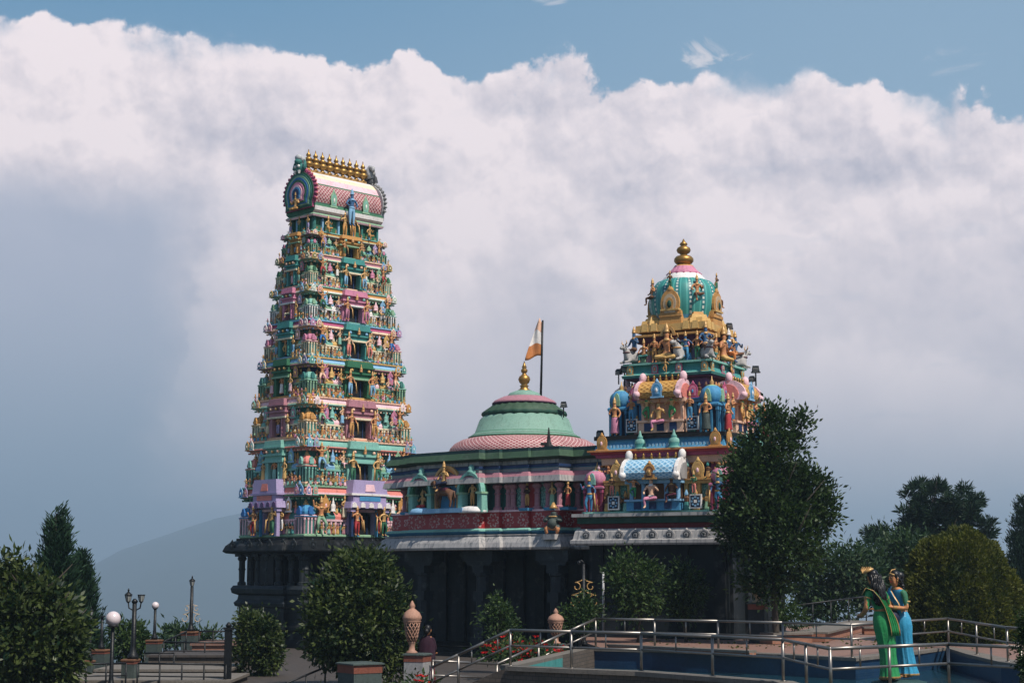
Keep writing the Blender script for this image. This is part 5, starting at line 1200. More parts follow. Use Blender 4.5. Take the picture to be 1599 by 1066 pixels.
# small floodlights on the roofs
def floodlight(px, py, Y, lb, s=1.0):
    s *= .72; p = P(px, py, Y); e = empty('floodlight', p, rng.uniform(-.5, .5)); tag(e, lb, 'floodlight', 'floodlights on the temple roofs')
    m = MB(); m.tube([(0, 0, -.6 * s), (0, 0, 0)], .025, 'iron', 6); m.build('post', e)
    m = MB(); m.T = Matrix.Translation((0, 0, .1 * s)) @ Matrix.Rotation(.5, 4, 'X'); m.box(-.16 * s, .16 * s, -.12, .1, -.12 * s, .12 * s, 'black', .8); m.box(-.12 * s, .12 * s, -.13, -.1, -.09 * s, .09 * s, 'grey'); m.box(-.2 * s, .2 * s, -.02, .02, -.16 * s, -.12 * s, 'iron'); m.build('lamp_head', e)
floodlight(880, 634, YH - 1, 'small black floodlight beside the green petals of the lotus dome')
floodlight(937, 680, YS + 1, 'small black floodlight at the left end of the blue roof edge', 1.1)
floodlight(975, 580, YS, 'black floodlight on the left corner of the teal ledge', 1.2)
floodlight(966, 583, YS + .3, 'outermost black floodlight over the left blue pavilion', .9)
floodlight(1139, 512, YS, 'black floodlight on the golden steps right of the ribbed dome', 1.0)
floodlight(1180, 580, YS + 1, 'black floodlight at the right end of the teal ledge', 1.2)
floodlight(1174, 594, YS + 1, 'low black floodlight on a bent arm at the right of the teal ledge', .9)
p = P(857, 695, YH - 3.4); m = MB(); m.lathe([(.2, 0), (.16, .1), (.08, .16), (.06, .4), (.02, .75)], 8, 'black'); m.box(-.3, .1, -.06, .06, .1, .2, 'black'); o = m.build('roof_spike', None, (p.x, p.y, p.z - .1)); tag(o, 'small black spike on the roof edge in front of the lotus dome', 'lightning rod')
# ------------------------------------------------------------------ plants: leaves spread through clumped crowns
def leaf_cloud(name, C, N, ln, wd, mat, tint, parent=None, seed=1, spread_=.35, up=0.0, jitter=.9):
    r = np.random.RandomState(seed); n = len(C)
    dirs = N + r.normal(0, jitter, (n, 3)); dirs[:, 2] += up; dirs /= np.linalg.norm(dirs, axis=1)[:, None] + 1e-9
    t = r.normal(0, 1, (n, 3)); s = np.cross(dirs, t); s /= np.linalg.norm(s, axis=1)[:, None] + 1e-9
    L = ln * r.uniform(.65, 1.3, n)[:, None]; Wd = wd * r.uniform(.7, 1.25, n)[:, None]
    nrm = np.cross(dirs, s)
    v = np.empty((n, 4, 3)); v[:, 0] = C; v[:, 1] = C + dirs * L * .45 + s * Wd * .5 + nrm * Wd * .18; v[:, 2] = C + dirs * L; v[:, 3] = C + dirs * L * .45 - s * Wd * .5 + nrm * Wd * .18
    me = bpy.data.meshes.new(name); me.vertices.add(n * 4); me.vertices.foreach_set('co', v.astype(np.float32).ravel())
    me.loops.add(n * 4); me.loops.foreach_set('vertex_index', np.arange(n * 4, dtype=np.int32)); me.polygons.add(n)
    me.polygons.foreach_set('loop_start', np.arange(0, n * 4, 4, dtype=np.int32)); me.polygons.foreach_set('loop_total', np.full(n, 4, np.int32))
    at = me.attributes.new('tint', 'FLOAT', 'FACE'); at.data.foreach_set('value', np.clip(tint, 0, 1).astype(np.float32))
    me.update(calc_edges=True); me.materials.append(M(mat)); return link(name, me, parent)
def crown(parent, blobs, n, ln, wd, mat, seed=1, clump=26, crad=.30, up=.15, shell=.55, name='crown', jitter=.8, hole=.0):
    """blobs: (centre, rx, ry, rz) in the parent's frame; leaves gather in clumps near each blob's outside"""
    r = np.random.RandomState(seed); vol = np.array([b[1] * b[3] + b[2] * b[3] for b in blobs]); vol = vol / vol.sum(); nc = max(8, n // clump)
    pick = r.choice(len(blobs), nc, p=vol); d = r.normal(0, 1, (nc, 3)); d /= np.linalg.norm(d, axis=1)[:, None]
    rad = shell + (1 - shell) * r.uniform(0, 1, nc) ** .6; rad *= 1 + r.normal(0, .07, nc)
    c0 = np.array([list(blobs[k][0]) for k in pick]); rr_ = np.array([blobs[k][1:] for k in pick])
    cc = c0 + d * rr_ * rad[:, None]; ct = np.clip(r.normal(.42, .22, nc), 0, 1)
    k = r.randint(0, nc, n); off = r.normal(0, 1, (n, 3)) * crad * r.uniform(.3, 1, n)[:, None]
    C = cc[k] + off; N = d[k] * .8 + off / crad * .6
    return leaf_cloud(name, C, N, ln, wd, mat, ct[k] + r.normal(0, .2, n), parent, seed, up=up, jitter=jitter)
def trunk(parent, H, r0, limbs, seed=1, name='trunk', lean=(0, 0)):
    q = random.Random(seed); m = MB(); pts = [(lean[0] * t + .06 * math.sin(t * 5 + seed), lean[1] * t + .05 * math.cos(t * 4), H * t) for t in (0, .08, .25, .5, .75, 1)]
    m.tube(pts, [r0 * 1.35, r0, r0 * .85, r0 * .68, r0 * .45, r0 * .2], 'bark', 9)
    for i in range(limbs):
        t = .35 + .6 * i / max(1, limbs); b = Vector((lean[0] * t, lean[1] * t, H * t)); a = i * 2.4 + q.random(); L = H * (.5 - .28 * t)
        m.tube([b, b + Vector((math.cos(a) * L * .5, math.sin(a) * L * .5, L * .35)), b + Vector((math.cos(a) * L, math.sin(a) * L, L * .9))], [r0 * .4, r0 * .26, r0 * .07], 'bark', 6)
    return m.build(name, parent)
def PB(px, py, rx, ry, Y, base, dy=1.0, depth=0.0):     # crown blob from its picture position and size
    p = P(px, py, Y + depth); s = (Y + depth) / F; return (p - base, rx * s, rx * s * dy, ry * s)
def plant(name, label, cat, px, pyb, Y, blobs, n, ln, wd, mat, seed, th=.0, tr=.09, limbs=6, group=None, zb=None, **kw):
    b = P(px, pyb, Y)
    if zb is not None: b.z = zb
    e = empty(name, b); tag(e, label, cat, group)
    bl = [PB(*q, Y, b) if len(q) == 4 else PB(q[0], q[1], q[2], q[3], Y, b, 1.0, q[4]) for q in blobs]
    if th > 0: trunk(e, th, tr, limbs, seed)
    crown(e, bl, n, ln, wd, mat, seed, **kw); return e
plant('tree', 'tall dark broadleaf tree with ragged upright crown in front of the right tower', 'tree', 1213, 975, 50.0,
      [(1213, 700, 46, 52), (1200, 655, 22, 22), (1252, 662, 13, 26), (1168, 735, 36, 48), (1200, 800, 66, 62), (1266, 770, 27, 50), (1286, 800, 20, 40), (1152, 815, 30, 52), (1226, 850, 62, 52), (1200, 905, 42, 40), (1185, 760, 52, 58), (1236, 745, 17, 28)], 30000, .17, .075, 'leaf_dark', 3, th=5.2, tr=.11, limbs=9, zb=-.1, clump=24, crad=.22, shell=.3, up=.45)
plant('rounded_tree', 'dense glossy egg-shaped bush standing before the granite tower base', 'bush', 560, 1064, 44.0, [(560, 958, 74, 84), (562, 892, 42, 34), (600, 985, 44, 66), (522, 975, 44, 68), (578, 880, 18, 16), (596, 1040, 38, 24)], 16000, .16, .08, 'leaf_magnolia', 5, th=2.6, tr=.09, zb=-.9, shell=.6, crad=.2)
plant('bush', 'narrow dark bush beside the black fence post at the tower corner', 'bush', 402, 1072, 49.0, [(402, 1010, 36, 52), (396, 975, 24, 24), (420, 1000, 20, 34)], 6500, .14, .07, 'leaf_magnolia', 7, th=1.5, tr=.06, zb=-.9, shell=.5, crad=.16)
plant('bush', 'small loose shrub against the dark hall wall above the red flowers', 'bush', 779, 1020, 50.0, [(779, 965, 28, 26), (776, 945, 16, 16), (790, 985, 22, 14)], 1500, .13, .055, 'leaf_mid', 9, th=1.4, tr=.035, zb=-.4, shell=.3, crad=.16, clump=14)
plant('bush', 'low spreading shrub at the foot of the gold scroll lamp post', 'bush', 908, 1010, 48.0, [(905, 962, 30, 20), (922, 948, 18, 22), (890, 975, 20, 14)], 1700, .13, .055, 'leaf_mid', 11, th=1.0, tr=.03, zb=-.2, shell=.3, crad=.16, clump=14)
plant('clipped_tree', 'larger of two round-headed small trees against the grey shrine wall', 'tree', 996, 1016, 51.0, [(985, 903, 38, 40), (1008, 918, 36, 40), (965, 900, 20, 26), (990, 945, 34, 24)], 4200, .14, .065, 'leaf_mid', 13, th=2.5, tr=.05, zb=0, shell=.5, crad=.19)
plant('clipped_tree', 'smaller of two round-headed small trees against the grey shrine wall', 'tree', 1070, 1018, 51.5, [(1068, 915, 32, 36), (1078, 935, 24, 30), (1060, 948, 20, 18)], 2700, .14, .065, 'leaf_dark', 15, th=2.2, tr=.045, zb=0, shell=.5, crad=.19)
plant('magnolia_tree', 'broad glossy dark tree filling the lower left corner', 'tree', 55, 1078, 41.0, [(55, 990, 70, 78), (10, 950, 52, 66), (100, 1005, 30, 50), (22, 895, 22, 22), (70, 935, 42, 34), (0, 1010, 60, 60), (88, 1035, 36, 30), (5, 880, 14, 16)], 15000, .21, .085, 'leaf_magnolia', 17, th=3.0, tr=.12, zb=-.9, shell=.4, crad=.22, clump=18)
plant('magnolia_tree', 'rounded small yellowish tree behind the twin lantern lamp', 'tree', 203, 1050, 60.0, [(203, 1005, 33, 28), (200, 988, 20, 16)], 2200, .22, .09, 'leaf_mid', 19, th=1.6, tr=.06, zb=-2.4, shell=.4, crad=.2)
plant('bush', 'hazy green bush beyond the upper black railing at left', 'bush', 284, 1030, 66.0, [(280, 992, 24, 13), (318, 996, 26, 9), (264, 996, 14, 8)], 1500, .24, .09, 'leaf_far', 21, th=1.0, tr=.05, zb=-2.2, shell=.3, crad=.22)
plant('tree', 'loose light-leaved tree with sky showing through right of the big tree', 'tree', 1305, 985, 68.0, [(1300, 890, 48, 42), (1262, 915, 34, 40), (1345, 905, 40, 38), (1290, 945, 50, 30), (1330, 870, 24, 20)], 6500, .26, .10, 'leaf_far', 23, th=3.2, tr=.10, zb=-.6, shell=.2, crad=.32, clump=14)
plant('tree', 'bushy mid-green tree behind the two sari statues', 'tree', 1390, 985, 71.0, [(1385, 880, 48, 42), (1420, 860, 34, 30), (1360, 905, 40, 40), (1400, 925, 50, 40)], 9000, .25, .10, 'leaf_far', 25, th=3.0, tr=.10, zb=-.6, shell=.4, crad=.32)
plant('bush', 'small leafy shrub growing in the planter by the big tree', 'bush', 1238, 990, 52.5, [(1238, 968, 24, 18), (1225, 955, 14, 14)], 900, .14, .06, 'leaf_mid', 27, zb=.2, shell=.3, crad=.16)
plant('bush', 'dark edge of a clipped shrub at the right border in front of the railing', 'bush', 1606, 1072, 27.5, [(1606, 1020, 15, 50), (1603, 975, 10, 22)], 3000, .07, .03, 'leaf_dark', 29, zb=-.5, shell=.6, crad=.07)
# conifers with feathery sprays
def conifer(label, px, py0, py1, rpx, Y, n, seed, mat='leaf_conifer', zb=None):
    b = P(px, py1, Y); top = P(px, py0, Y).z; e = empty('conifer', b); tag(e, label, 'tree', None); H = top - b.z; Rm = rpx * Y / F; r = np.random.RandomState(seed)
    trunk(e, H * .97, .12, 0, seed); nb = 230; C, N = [], []
    for i in range(nb):
        t = r.uniform(0, 1) ** .75; z = H * (1 - t * .97); rad = Rm * (t ** .8) * r.uniform(.75, 1.12) + .05; a = r.uniform(0, 6.28)
        m = max(8, int(n / nb * (.35 + 1.2 * t))); s = r.uniform(.15, 1, m)
        p = np.stack([np.cos(a) * rad * s, np.sin(a) * rad * s, z + rad * .25 * s + .0 * s], 1) + r.normal(0, .10 + .05 * t, (m, 3)); C.append(p); N.append(np.tile([np.cos(a), np.sin(a), .9], (m, 1)))
    C = np.concatenate(C); N = np.concatenate(N); leaf_cloud('crown', C, N, .22, .055, mat, np.clip(.45 + r.normal(0, .25, len(C)), 0, 1), e, seed, up=.6, jitter=.4); return e
conifer('tallest pointed dark conifer rising behind the left magnolia', 82, 794, 1045, 47, 52.0, 26000, 31)
conifer('shorter dark conifer leaning out right of the tallest one', 121, 866, 1050, 38, 55.0, 17000, 33)
conifer('bluish conifer cut off by the right border', 1604, 775, 960, 46, 82.0, 15000, 35, 'leaf_pine')
# pine with pompom tufts
b = P(1462, 985, 88.0); e = empty('pine_tree', b); tag(e, 'dark pine with rounded needle tufts rising behind the golden bush', 'tree')
trunk(e, P(1462, 775, 88.0).z - b.z, .2, 8, 41); r = np.random.RandomState(41); C, N = [], []
tuft = []
for (px, py, rx, ry) in [(1468, 790, 62, 34), (1500, 810, 42, 30), (1440, 810, 34, 28), (1400, 838, 40, 18), (1365, 835, 14, 16), (1460, 840, 70, 30), (1535, 830, 14, 18), (1525, 790, 12, 12), (1455, 765, 26, 12), (1430, 850, 50, 20)]:
    for q in range(max(5, int(rx * ry / 62))):
        a, s = r.uniform(0, 6.28), math.sqrt(r.uniform(0, 1)); tuft.append(P(px + rx * s * math.cos(a), py + ry * s * math.sin(a), 88 + r.uniform(-1.5, 1.5)) - b)
for t in tuft:
    m = 150; d = r.normal(0, 1, (m, 3)); d[:, 2] = np.abs(d[:, 2]) * .9 - .2; d /= np.linalg.norm(d, axis=1)[:, None]; C.append(np.array(t) + d * r.uniform(.05, .40, (m, 1))); N.append(d)
C = np.concatenate(C); N = np.concatenate(N); leaf_cloud('crown', C, N, .34, .075, 'leaf_pine', np.repeat(r.uniform(.2, .7, len(tuft)), 150) + r.normal(0, .12, len(C)), e, 41, up=.1, jitter=.25)
# clipped golden dome bush made of fine upright sprays
b = P(1500, 992, 52.0); b.z = 0.0; e = empty('dome_bush', b); tag(e, 'large clipped dome bush with golden-green feathery tips behind the pool railing', 'bush'); r = np.random.RandomState(51); s = 52 / F
n = 46000; th = r.uniform(0, 6.28, n); ph = r.uniform(-.15, 1, n); ct = np.sqrt(np.clip(1 - np.clip(ph, 0, 1) ** 2, 0, 1)); lump = np.array([mnoise.noise(Vector((math.cos(t) * c_ * 3.2, math.sin(t) * c_ * 3.2, p_ * 3.2))) for t, c_, p_ in zip(th, ct, ph)])
fine = np.array([mnoise.noise(Vector((math.cos(t) * c_ * 9, math.sin(t) * c_ * 9, p_ * 9))) for t, c_, p_ in zip(th, ct, ph)])
k = (1 + .11 * lump + .06 * fine) * (1 - .10 * r.uniform(0, 1, n) ** 2)
D_n = np.stack([np.cos(th) * ct, np.sin(th) * ct, ph], 1); Hb = (992 - 826) * s
C = np.stack([D_n[:, 0] * 97 * s * k * (1.02 - .06 * ph), D_n[:, 1] * 90 * s * k, .35 + (ph * .95 + .03) * Hb * k - .25], 1)
leaf_cloud('foliage', C, D_n * .8, .13, .055, 'leaf_gold', .42 + lump * .9 + fine * .5 + r.normal(0, .18, n), e, 51, up=.35, jitter=.6)
m = MB(); m.lathe([(88 * s, .1), (90 * s, .6), (80 * s, Hb * .45), (60 * s, Hb * .72), (30 * s, Hb * .90), (.05, Hb * .95)], 20, 'leaf_gold'); m.build('inner_growth', e)
# red flowers
def flower(px, py, Y, lb, sc_=1.0, seed=1):
    b = P(px, py, Y); e = empty('flowering_plant', b, seed); tag(e, lb, 'flowering plant', 'red flowering plants at the foot of the hall'); r = np.random.RandomState(seed); n = 170
    C = r.normal(0, 1, (n, 3)) * (.20, .20, .12) + (0, 0, .16); leaf_cloud('foliage', C * sc_, r.normal(0, 1, (n, 3)), .15 * sc_, .07 * sc_, 'leaf_dark', r.uniform(0, 1, n), e, seed, up=.2)
    C, N = [], []
    for q in range(7):
        c = np.array([r.normal(0, .17), r.normal(0, .17), .30 + r.normal(0, .08)]); a = np.linspace(0, 6.28, 9)[:8] + r.uniform(0, 1)
        for x in a: C.append(c); N.append((math.cos(x), math.sin(x), .25))
    leaf_cloud('blossom', np.array(C) * sc_, np.array(N), .12 * sc_, .055 * sc_, 'petal_red', r.uniform(0, 1, len(C)), e, seed, jitter=.15); return e
FL = 'red-flowering leafy plant in the bed below the small loose shrub'
for i, (px, py) in enumerate([(768, 1026), (784, 1033), (797, 1027), (808, 1036), (823, 1030), (836, 1038), (848, 1030), (858, 1037), (868, 1029), (838, 1022), (782, 1018), (814, 1020)]): flower(px, py, 47.0 - (py - 1026) * .12, FL, 1.0, 60 + i)
flower(655, 1080, 40.0, 'single red-flowering plant in front of the left urn pillar', 1.0, 90)
# lush low greens under the hall
r = np.random.RandomState(77); n = 420
C = np.stack([r.uniform(4, 20, n), r.uniform(47, 56, n), np.full(n, .012)], 1); lf = leaf_cloud('fallen_leaves', C, np.stack([r.normal(0, 1, n), r.normal(0, 1, n), np.zeros(n)], 1), .12, .06, 'leaf_gold', r.uniform(0, 1, n), None, 77, jitter=.05); tag(lf, kind='stuff')
# ------------------------------------------------------------------ pool, ramp, railings
ZD = 0.0; ZP = -.88
def rail_pts(lst, z): return [G(px, py, z) for px, py in lst]
RT = .82
fr = rail_pts([(797, 983), (892, 985.5), (1001, 988), (1112, 993), (1222, 998), (1258, 1005), (1296, 1012), (1388, 1008.5), (1480, 1005), (1594, 1010)], RT)
rr_ = rail_pts([(930, 965.5), (1022, 967), (1121, 969), (1222, 971.5), (1329, 975), (1404, 970), (1480, 965), (1524, 972), (1572, 979), (1640, 984)], RT)
def railing(label, pts, full, thin, extra=None):
    e = empty('railing', (pts[0].x, pts[0].y, 0)); tag(e, label, 'railing', 'brushed steel railings around the pool'); o = Vector((pts[0].x, pts[0].y, 0))
    line = [p - o for p in pts]
    m = MB()
    for a, b_ in zip(line, line[1:]): m.tube([a, b_], .034, 'steel', 10)
    for p in line: m.sphere(p, .035, 'steel', 10, 6)
    m.build('top_rail', e); m = MB()
    for a, b_ in zip(line, line[1:]): m.tube([a - Vector((0, 0, .36)), b_ - Vector((0, 0, .36))], .026, 'steel', 8)
    m.build('middle_rail', e)
    for i in full:
        p = line[i]; m = MB(); m.tube([p - Vector((0, 0, .84)), p], .031, 'steel', 10); m.lathe([(.07, 0), (.07, .015)], 10, 'steel', tuple(p - Vector((0, 0, .82)))); m.build('post', e)
    for i, t in thin:
        p = line[i].lerp(line[i + 1], t); m = MB(); m.tube([p - Vector((0, 0, .36)), p], .018, 'steel', 7); m.build('baluster', e)
    return e
# front: ramp foot first
dv = (fr[0] - fr[2]); f0 = fr[0] + Vector((dv.x, dv.y, 0)) * .646; f0.z = -.10
fpts = [f0, f0.lerp(fr[0], .34), f0.lerp(fr[0], .68)] + fr
railing('steel railing nearest the viewer, climbing the ramp and running before the two statues', fpts, [0, 1, 3, 4, 5, 6, 7, 8, 9, 10, 11, 12], [(1, .5), (2, .5), (3, .5), (4, .5), (5, .5), (6, .5), (7, .5), (8, .5), (9, .5), (10, .5), (11, .6)])
q = G(776, 1036, RT); r0 = P(776, 1036, 43.5); r00 = P(676, 1031, 42.0)
rpts = [r00, r0, r0.lerp(rr_[0], .4), r0.lerp(rr_[0], .75)] + rr_
railing('steel railing on the far side of the pool passing behind the two statues', rpts, [0, 1, 2, 4, 5, 6, 7, 8, 10, 11, 12, 13], [(2, .5), (3, .5), (4, .5), (5, .5), (6, .5), (7, .5), (8, .6), (9, .5), (10, .5), (11, .6)])
# pool: basin lined with blue tiles, pale coping, brown retaining wall
pool = empty('pool', (6, 38, 0)); tag(pool, 'sunken ornamental pool lined with blue tiles behind a brown wall', 'pool')
def XY(v): return Vector((v.x, v.y))
fx = [XY(p) for p in fr]; rx = [XY(p) for p in rr_]
def flat(m, poly, z0, z1, mat, side=None):
    a = [m.vert(p[0] - 6, p[1] - 38, z0) for p in poly]; b_ = [m.vert(p[0] - 6, p[1] - 38, z1) for p in poly]; n = len(poly)
    m.face(a[::-1], mat); m.face(b_, mat)
    for i in range(n): j = (i + 1) % n; m.face((a[i], a[j], b_[j], b_[i]), side or mat)
def offs(line, d):
    out = []
    for i, p in enumerate(line):
        t = (line[min(i + 1, len(line) - 1)] - line[max(i - 1, 0)]).normalized(); out.append(p + Vector((-t.y, t.x)) * d)
    return out
fo_, fi_ = offs(fx, -.22), offs(fx, .22); ro_, ri_ = offs(rx, .34), offs(rx, -.24)
endR = Vector((17.0, 27.0)); 
m = MB()
for i in range(len(fx) - 1): flat(m, [fo_[i], fo_[i+1], fi_[i+1], fi_[i]], -.10, ZD, 'concrete')
for i in range(len(rx) - 1): flat(m, [ri_[i], ri_[i+1], ro_[i+1], ro_[i]], -.08, ZD, 'concrete')
lf0, lf1 = fi_[0], ri_[0]; m2 = MB()
wl = (lf1 - lf0).normalized(); pn = Vector((-wl.y, wl.x))
flat(m, [lf0, lf1, lf1 + pn * .4, lf0 + pn * .4], -.08, ZD - .002, 'concrete'); m.build('coping', pool)
m = MB()
for i in range(len(fx) - 1): flat(m, [fo_[i].lerp(fx[i], .35), fo_[i+1].lerp(fx[i+1], .35), fx[i+1].lerp(fi_[i+1], .6), fx[i].lerp(fi_[i], .6)], -1.2, -.10, 'stonewall', 'stonewall')
m.build('retaining_wall', pool)
m = MB()
for i in range(len(rx) - 1): flat(m, [rx[i].lerp(ri_[i], .75), rx[i+1].lerp(ri_[i+1], .75), ro_[i+1], ro_[i]], -1.2, -.08, 'pooltile')
flat(m, [lf0, lf1, lf1 + pn * .35, lf0 + pn * .35], -1.2, -.08, 'turq'); m.build('tiled_wall', pool)
m = MB(); poly = [p for p in fi_] + [p for p in ri_[::-1]]
wm = MB(); ids = [wm.vert(p.x, p.y, -.55) for p in poly]; wm.face(ids, 'water'); tag(wm.build('water'), kind='structure')
# ramp beside the pool
rm = MB(); a0, a1, b0_, b1 = XY(f0), fx[0], XY(r0), rx[0]
T4 = lambda p, z: rm.vert(p.x, p.y, z)
v = [T4(a0, ZP), T4(b0_, ZP), T4(b1, ZD), T4(a1, ZD), T4(a0, -1.3), T4(b0_, -1.3), T4(b1, -1.3), T4(a1, -1.3)]
for f in ((0, 3, 2, 1), (4, 5, 6, 7), (0, 4, 7, 3), (1, 2, 6, 5), (0, 1, 5, 4), (2, 3, 7, 6)): rm.face([v[i] for i in f], 'stonewall')
tag(rm.build('ramp'), kind='structure')
# brick paving round the back of the pool, lower plaza
pm = MB(); back = [Vector((26, 38)), Vector((30, 66)), Vector((2.5, 66)), Vector((2.2, 52))]
poly = ro_ + [Vector((24, 36))] + back; ids = [pm.vert(p.x, p.y, ZD - .012) for p in poly]; pm.face(ids, 'paving'); ids2 = [pm.vert(p.x, p.y, -1.1) for p in poly]
for i in range(len(poly)): j = (i + 1) % len(poly); pm.face((ids[i], ids2[i], ids2[j], ids[j]), 'stonewall')
tag(pm.build('paving'), kind='structure')
pz = MB(); ids = [pz.vert(x, y, ZP) for x, y in ((-22, 30), (20, 30), (20, 66), (-9, 72), (-11, 64), (-13, 52), (-22, 47))]; pz.face(ids, 'plazafloor'); tag(pz.build('plaza'), kind='structure')
# ------------------------------------------------------------------ pillars and latticed urns
def box_pillar(name, label, px, pyt, Y, w_, zb, cap='slate', band='brick', body='concrete', bh=.16, rz=-.35, group=None, relief=False):
    t = P(px, pyt, Y); e = empty(name, (t.x, t.y, zb), rz); tag(e, label, 'pillar', group); H = t.z - zb
    m = MB(); m.bx(0, 0, -.1, w_, w_, H - bh - .03 + .1, body); o = m.build('shaft', e)
    if relief: m.bx(0, 0, 0, 0, 0, 0, body) if False else None
    m = MB(); m.bx(0, 0, H - bh - .05, w_ * 1.03, w_ * 1.03, bh, band); m.build('band', e)
    m = MB(); m.bx(0, 0, H - .05, w_ * 1.14, w_ * 1.14, .03, cap); m.bx(0, 0, H - .02, w_ * 1.10, w_ * 1.10, .02, cap, .9); m.build('cap', e); return e
def urn(label, px, pyb, pyt, Y, rpx, tc='terracotta'):
    b = P(px, pyb, Y); t = P(px, pyt, Y); e = empty('lattice_urn', b); tag(e, label, 'urn', 'terracotta lattice urns on the garden pillars'); H = t.z - b.z; R_ = rpx * Y / F
    m = MB(); m.lathe([(R_ * .62, 0), (R_ * .62, H * .02), (R_ * .34, H * .06), (R_ * .30, H * .14), (R_ * .40, H * .20), (R_ * .46, H * .22)], 16, tc); m.build('foot', e)
    m = MB(); lo_, hi_ = H * .22, H * .58; f = lambda t_: (R_ * (.46 + .38 * t_ ** .7), lo_ + (hi_ - lo_) * t_)
    for q in range(12):
        for sg in (-1, 1):
            m.tube([(f(t_)[0] * math.cos(q * math.pi / 6 + sg * t_ * 1.5), f(t_)[0] * math.sin(q * math.pi / 6 + sg * t_ * 1.5), f(t_)[1]) for t_ in (0, .25, .5, .75, 1)], R_ * .055, tc, 5)
    m.build('lattice', e); m = MB(); m.lathe([(R_ * .36, lo_), (R_ * .72, hi_)], 14, 'dkbrown'); m.build('lamp_chamber', e)
    m = MB(); m.lathe([(R_ * .84, H * .57), (R_ * .96, H * .60), (R_ * .88, H * .63), (R_ * 1.0, H * .65), (R_ * .98, H * .69), (R_ * .78, H * .77), (R_ * .46, H * .82), (R_ * .30, H * .84), (R_ * .24, H * .86), (R_ * .34, H * .89), (R_ * .22, H * .94), (R_ * .04, H)], 20, tc, flute=.03, nf=10); m.build('lid', e); return e
box_pillar('pillar', 'grey pillar with orange-brown band under the nearest urn', 652, 1019, 42.0, .52, -.9, 'slate', 'brick', 'grey')
urn('tallest terracotta urn beside the egg-shaped bush', 643, 1019, 937, 42.0, 14.5)
box_pillar('pillar', 'green-capped square pillar in front of the egg-shaped bush', 562, 1033, 40.5, .78, -.9, 'slate', 'brick', 'slate', .20, .62)
box_pillar('pillar', 'short brick-banded pillar below the middle urn beside the ramp', 868, 1004, 47.0, .42, -.9, 'slate', 'brick', 'brick')
urn('terracotta urn above the red flowers by the ramp rail', 868, 1004, 949, 47.0, 12.5)
box_pillar('pillar', 'tall grey pillar with orange band in front of the shrine wall', 1183, 940, 50.8, .50, -.05, 'slate', 'brick', 'granite2')
urn('pale lattice urn on the tall pillar left of the big tree trunk', 1183, 940, 887, 50.8, 14, 'beige')
# planters and low walls by the paving
def low_wall(label, pts, h0, h1, th, name='planter', mat='brickwall', cap='concrete'):
    e = empty(name, (pts[0][0], pts[0][1], 0)); tag(e, label, 'planter' if name == 'planter' else 'wall')
    o = Vector((pts[0][0], pts[0][1])); m = MB(); c = MB()
    for a, b_ in zip(pts, pts[1:]):
        a, b_ = Vector(a) - o, Vector(b_) - o; t = (b_ - a).normalized(); n = Vector((-t.y, t.x)) * th / 2
        for mm, k, z0, z1, mt in ((m, 1.0, h0, h1 - .06, mat), (c, 1.18, h1 - .06, h1, cap)):
            p = [a - n * k - t * .02 * k, b_ - n * k + t * .02 * k, b_ + n * k, a + n * k]; lo2 = [mm.vert(x.x, x.y, z0) for x in p]; hi2 = [mm.vert(x.x, x.y, z1) for x in p]
            mm.face(lo2[::-1], mt); mm.face(hi2, mt)
            for i in range(4): j = (i + 1) % 4; mm.face((lo2[i], lo2[j], hi2[j], hi2[i]), mt)
    m.build('body', e); c.build('cap', e); return e
pp = lambda px, py, z: tuple(G(px, py, z).xy)
low_wall('brick planter with stone cap under the big tree', [pp(1196, 987, .33), pp(1256, 986, .33)], 0, .33, .8)
low_wall('long low stone planter wall between the big tree and the statues', [pp(1266, 986, .3), pp(1345, 968, .3)], 0, .30, .9, 'planter', 'brickwall', 'concrete')
low_wall('dark low planter wall behind the blue sari statue', [pp(1348, 978, .25), pp(1458, 978, .25)], 0, .25, .5, 'planter', 'brickwall', 'concrete')
low_wall('low brick kerb along the foot of the shrine wall', [pp(955, 1006, .08), pp(1175, 1016, .08)], -.05, .10, .3, 'planter', 'brickwall', 'concrete')
m = MB(); m.bx(0, 0, 0, .5, .3, .22, 'terracotta', .9); o = m.build('stone_block', None, G(1532, 992, 0)); tag(o, 'small dark stone block on the brick paving before the dome bush', 'block')
# ------------------------------------------------------------------ black railings, terraces and lamps at left
def iron_fence(label, a, b_, Ya, Yb, h, n, name='iron_railing', group='black iron railings of the hilltop walks', mid=2):
    A, B = P(a[0], a[1], Ya), P(b_[0], b_[1], Yb); e = empty(name, (A.x, A.y, A.z - h)); tag(e, label, 'railing', group); d = B - A; m = MB()
    for k in range(mid + 1): m.tube([Vector((0, 0, h - k * h / (mid + .3))), d + Vector((0, 0, h - k * h / (mid + .3)))], .028 if k == 0 else .018, 'iron', 7)
    m.build('rails', e)
    for i in range(n):
        t = i / max(1, n - 1); m = MB(); p = d * t; m.tube([p + Vector((0, 0, -.15)), p + Vector((0, 0, h))], .024, 'iron', 7); m.build('post', e)
    return e
iron_fence('black railing receding from the left pillar below the magnolia', (73, 1036), (148, 1019), 44, 51, .8, 5)
iron_fence('black railing between the globe lamp and the two left pillars', (72, 1037), (197, 1035), 43, 43.6, .72, 5)
iron_fence('nearest black railing right of the lantern pillar', (215, 1035), (353, 1037), 43.6, 44, .75, 5)
iron_fence('short black railing below the small globe lamp', (226, 1019), (272, 1019), 50, 50, .75, 3)
iron_fence('black railing in front of the sunlit brick path', (256, 1002), (352, 1003), 53, 53, .62, 4)
iron_fence('uppermost black railing between the scroll lamp and the tower', (311, 985), (355, 985), 57, 57, .72, 3)
iron_fence('black handrail sloping up to the scroll lamp pillar', (256, 1001), (291, 985.5), 53.5, 57, .7, 3)
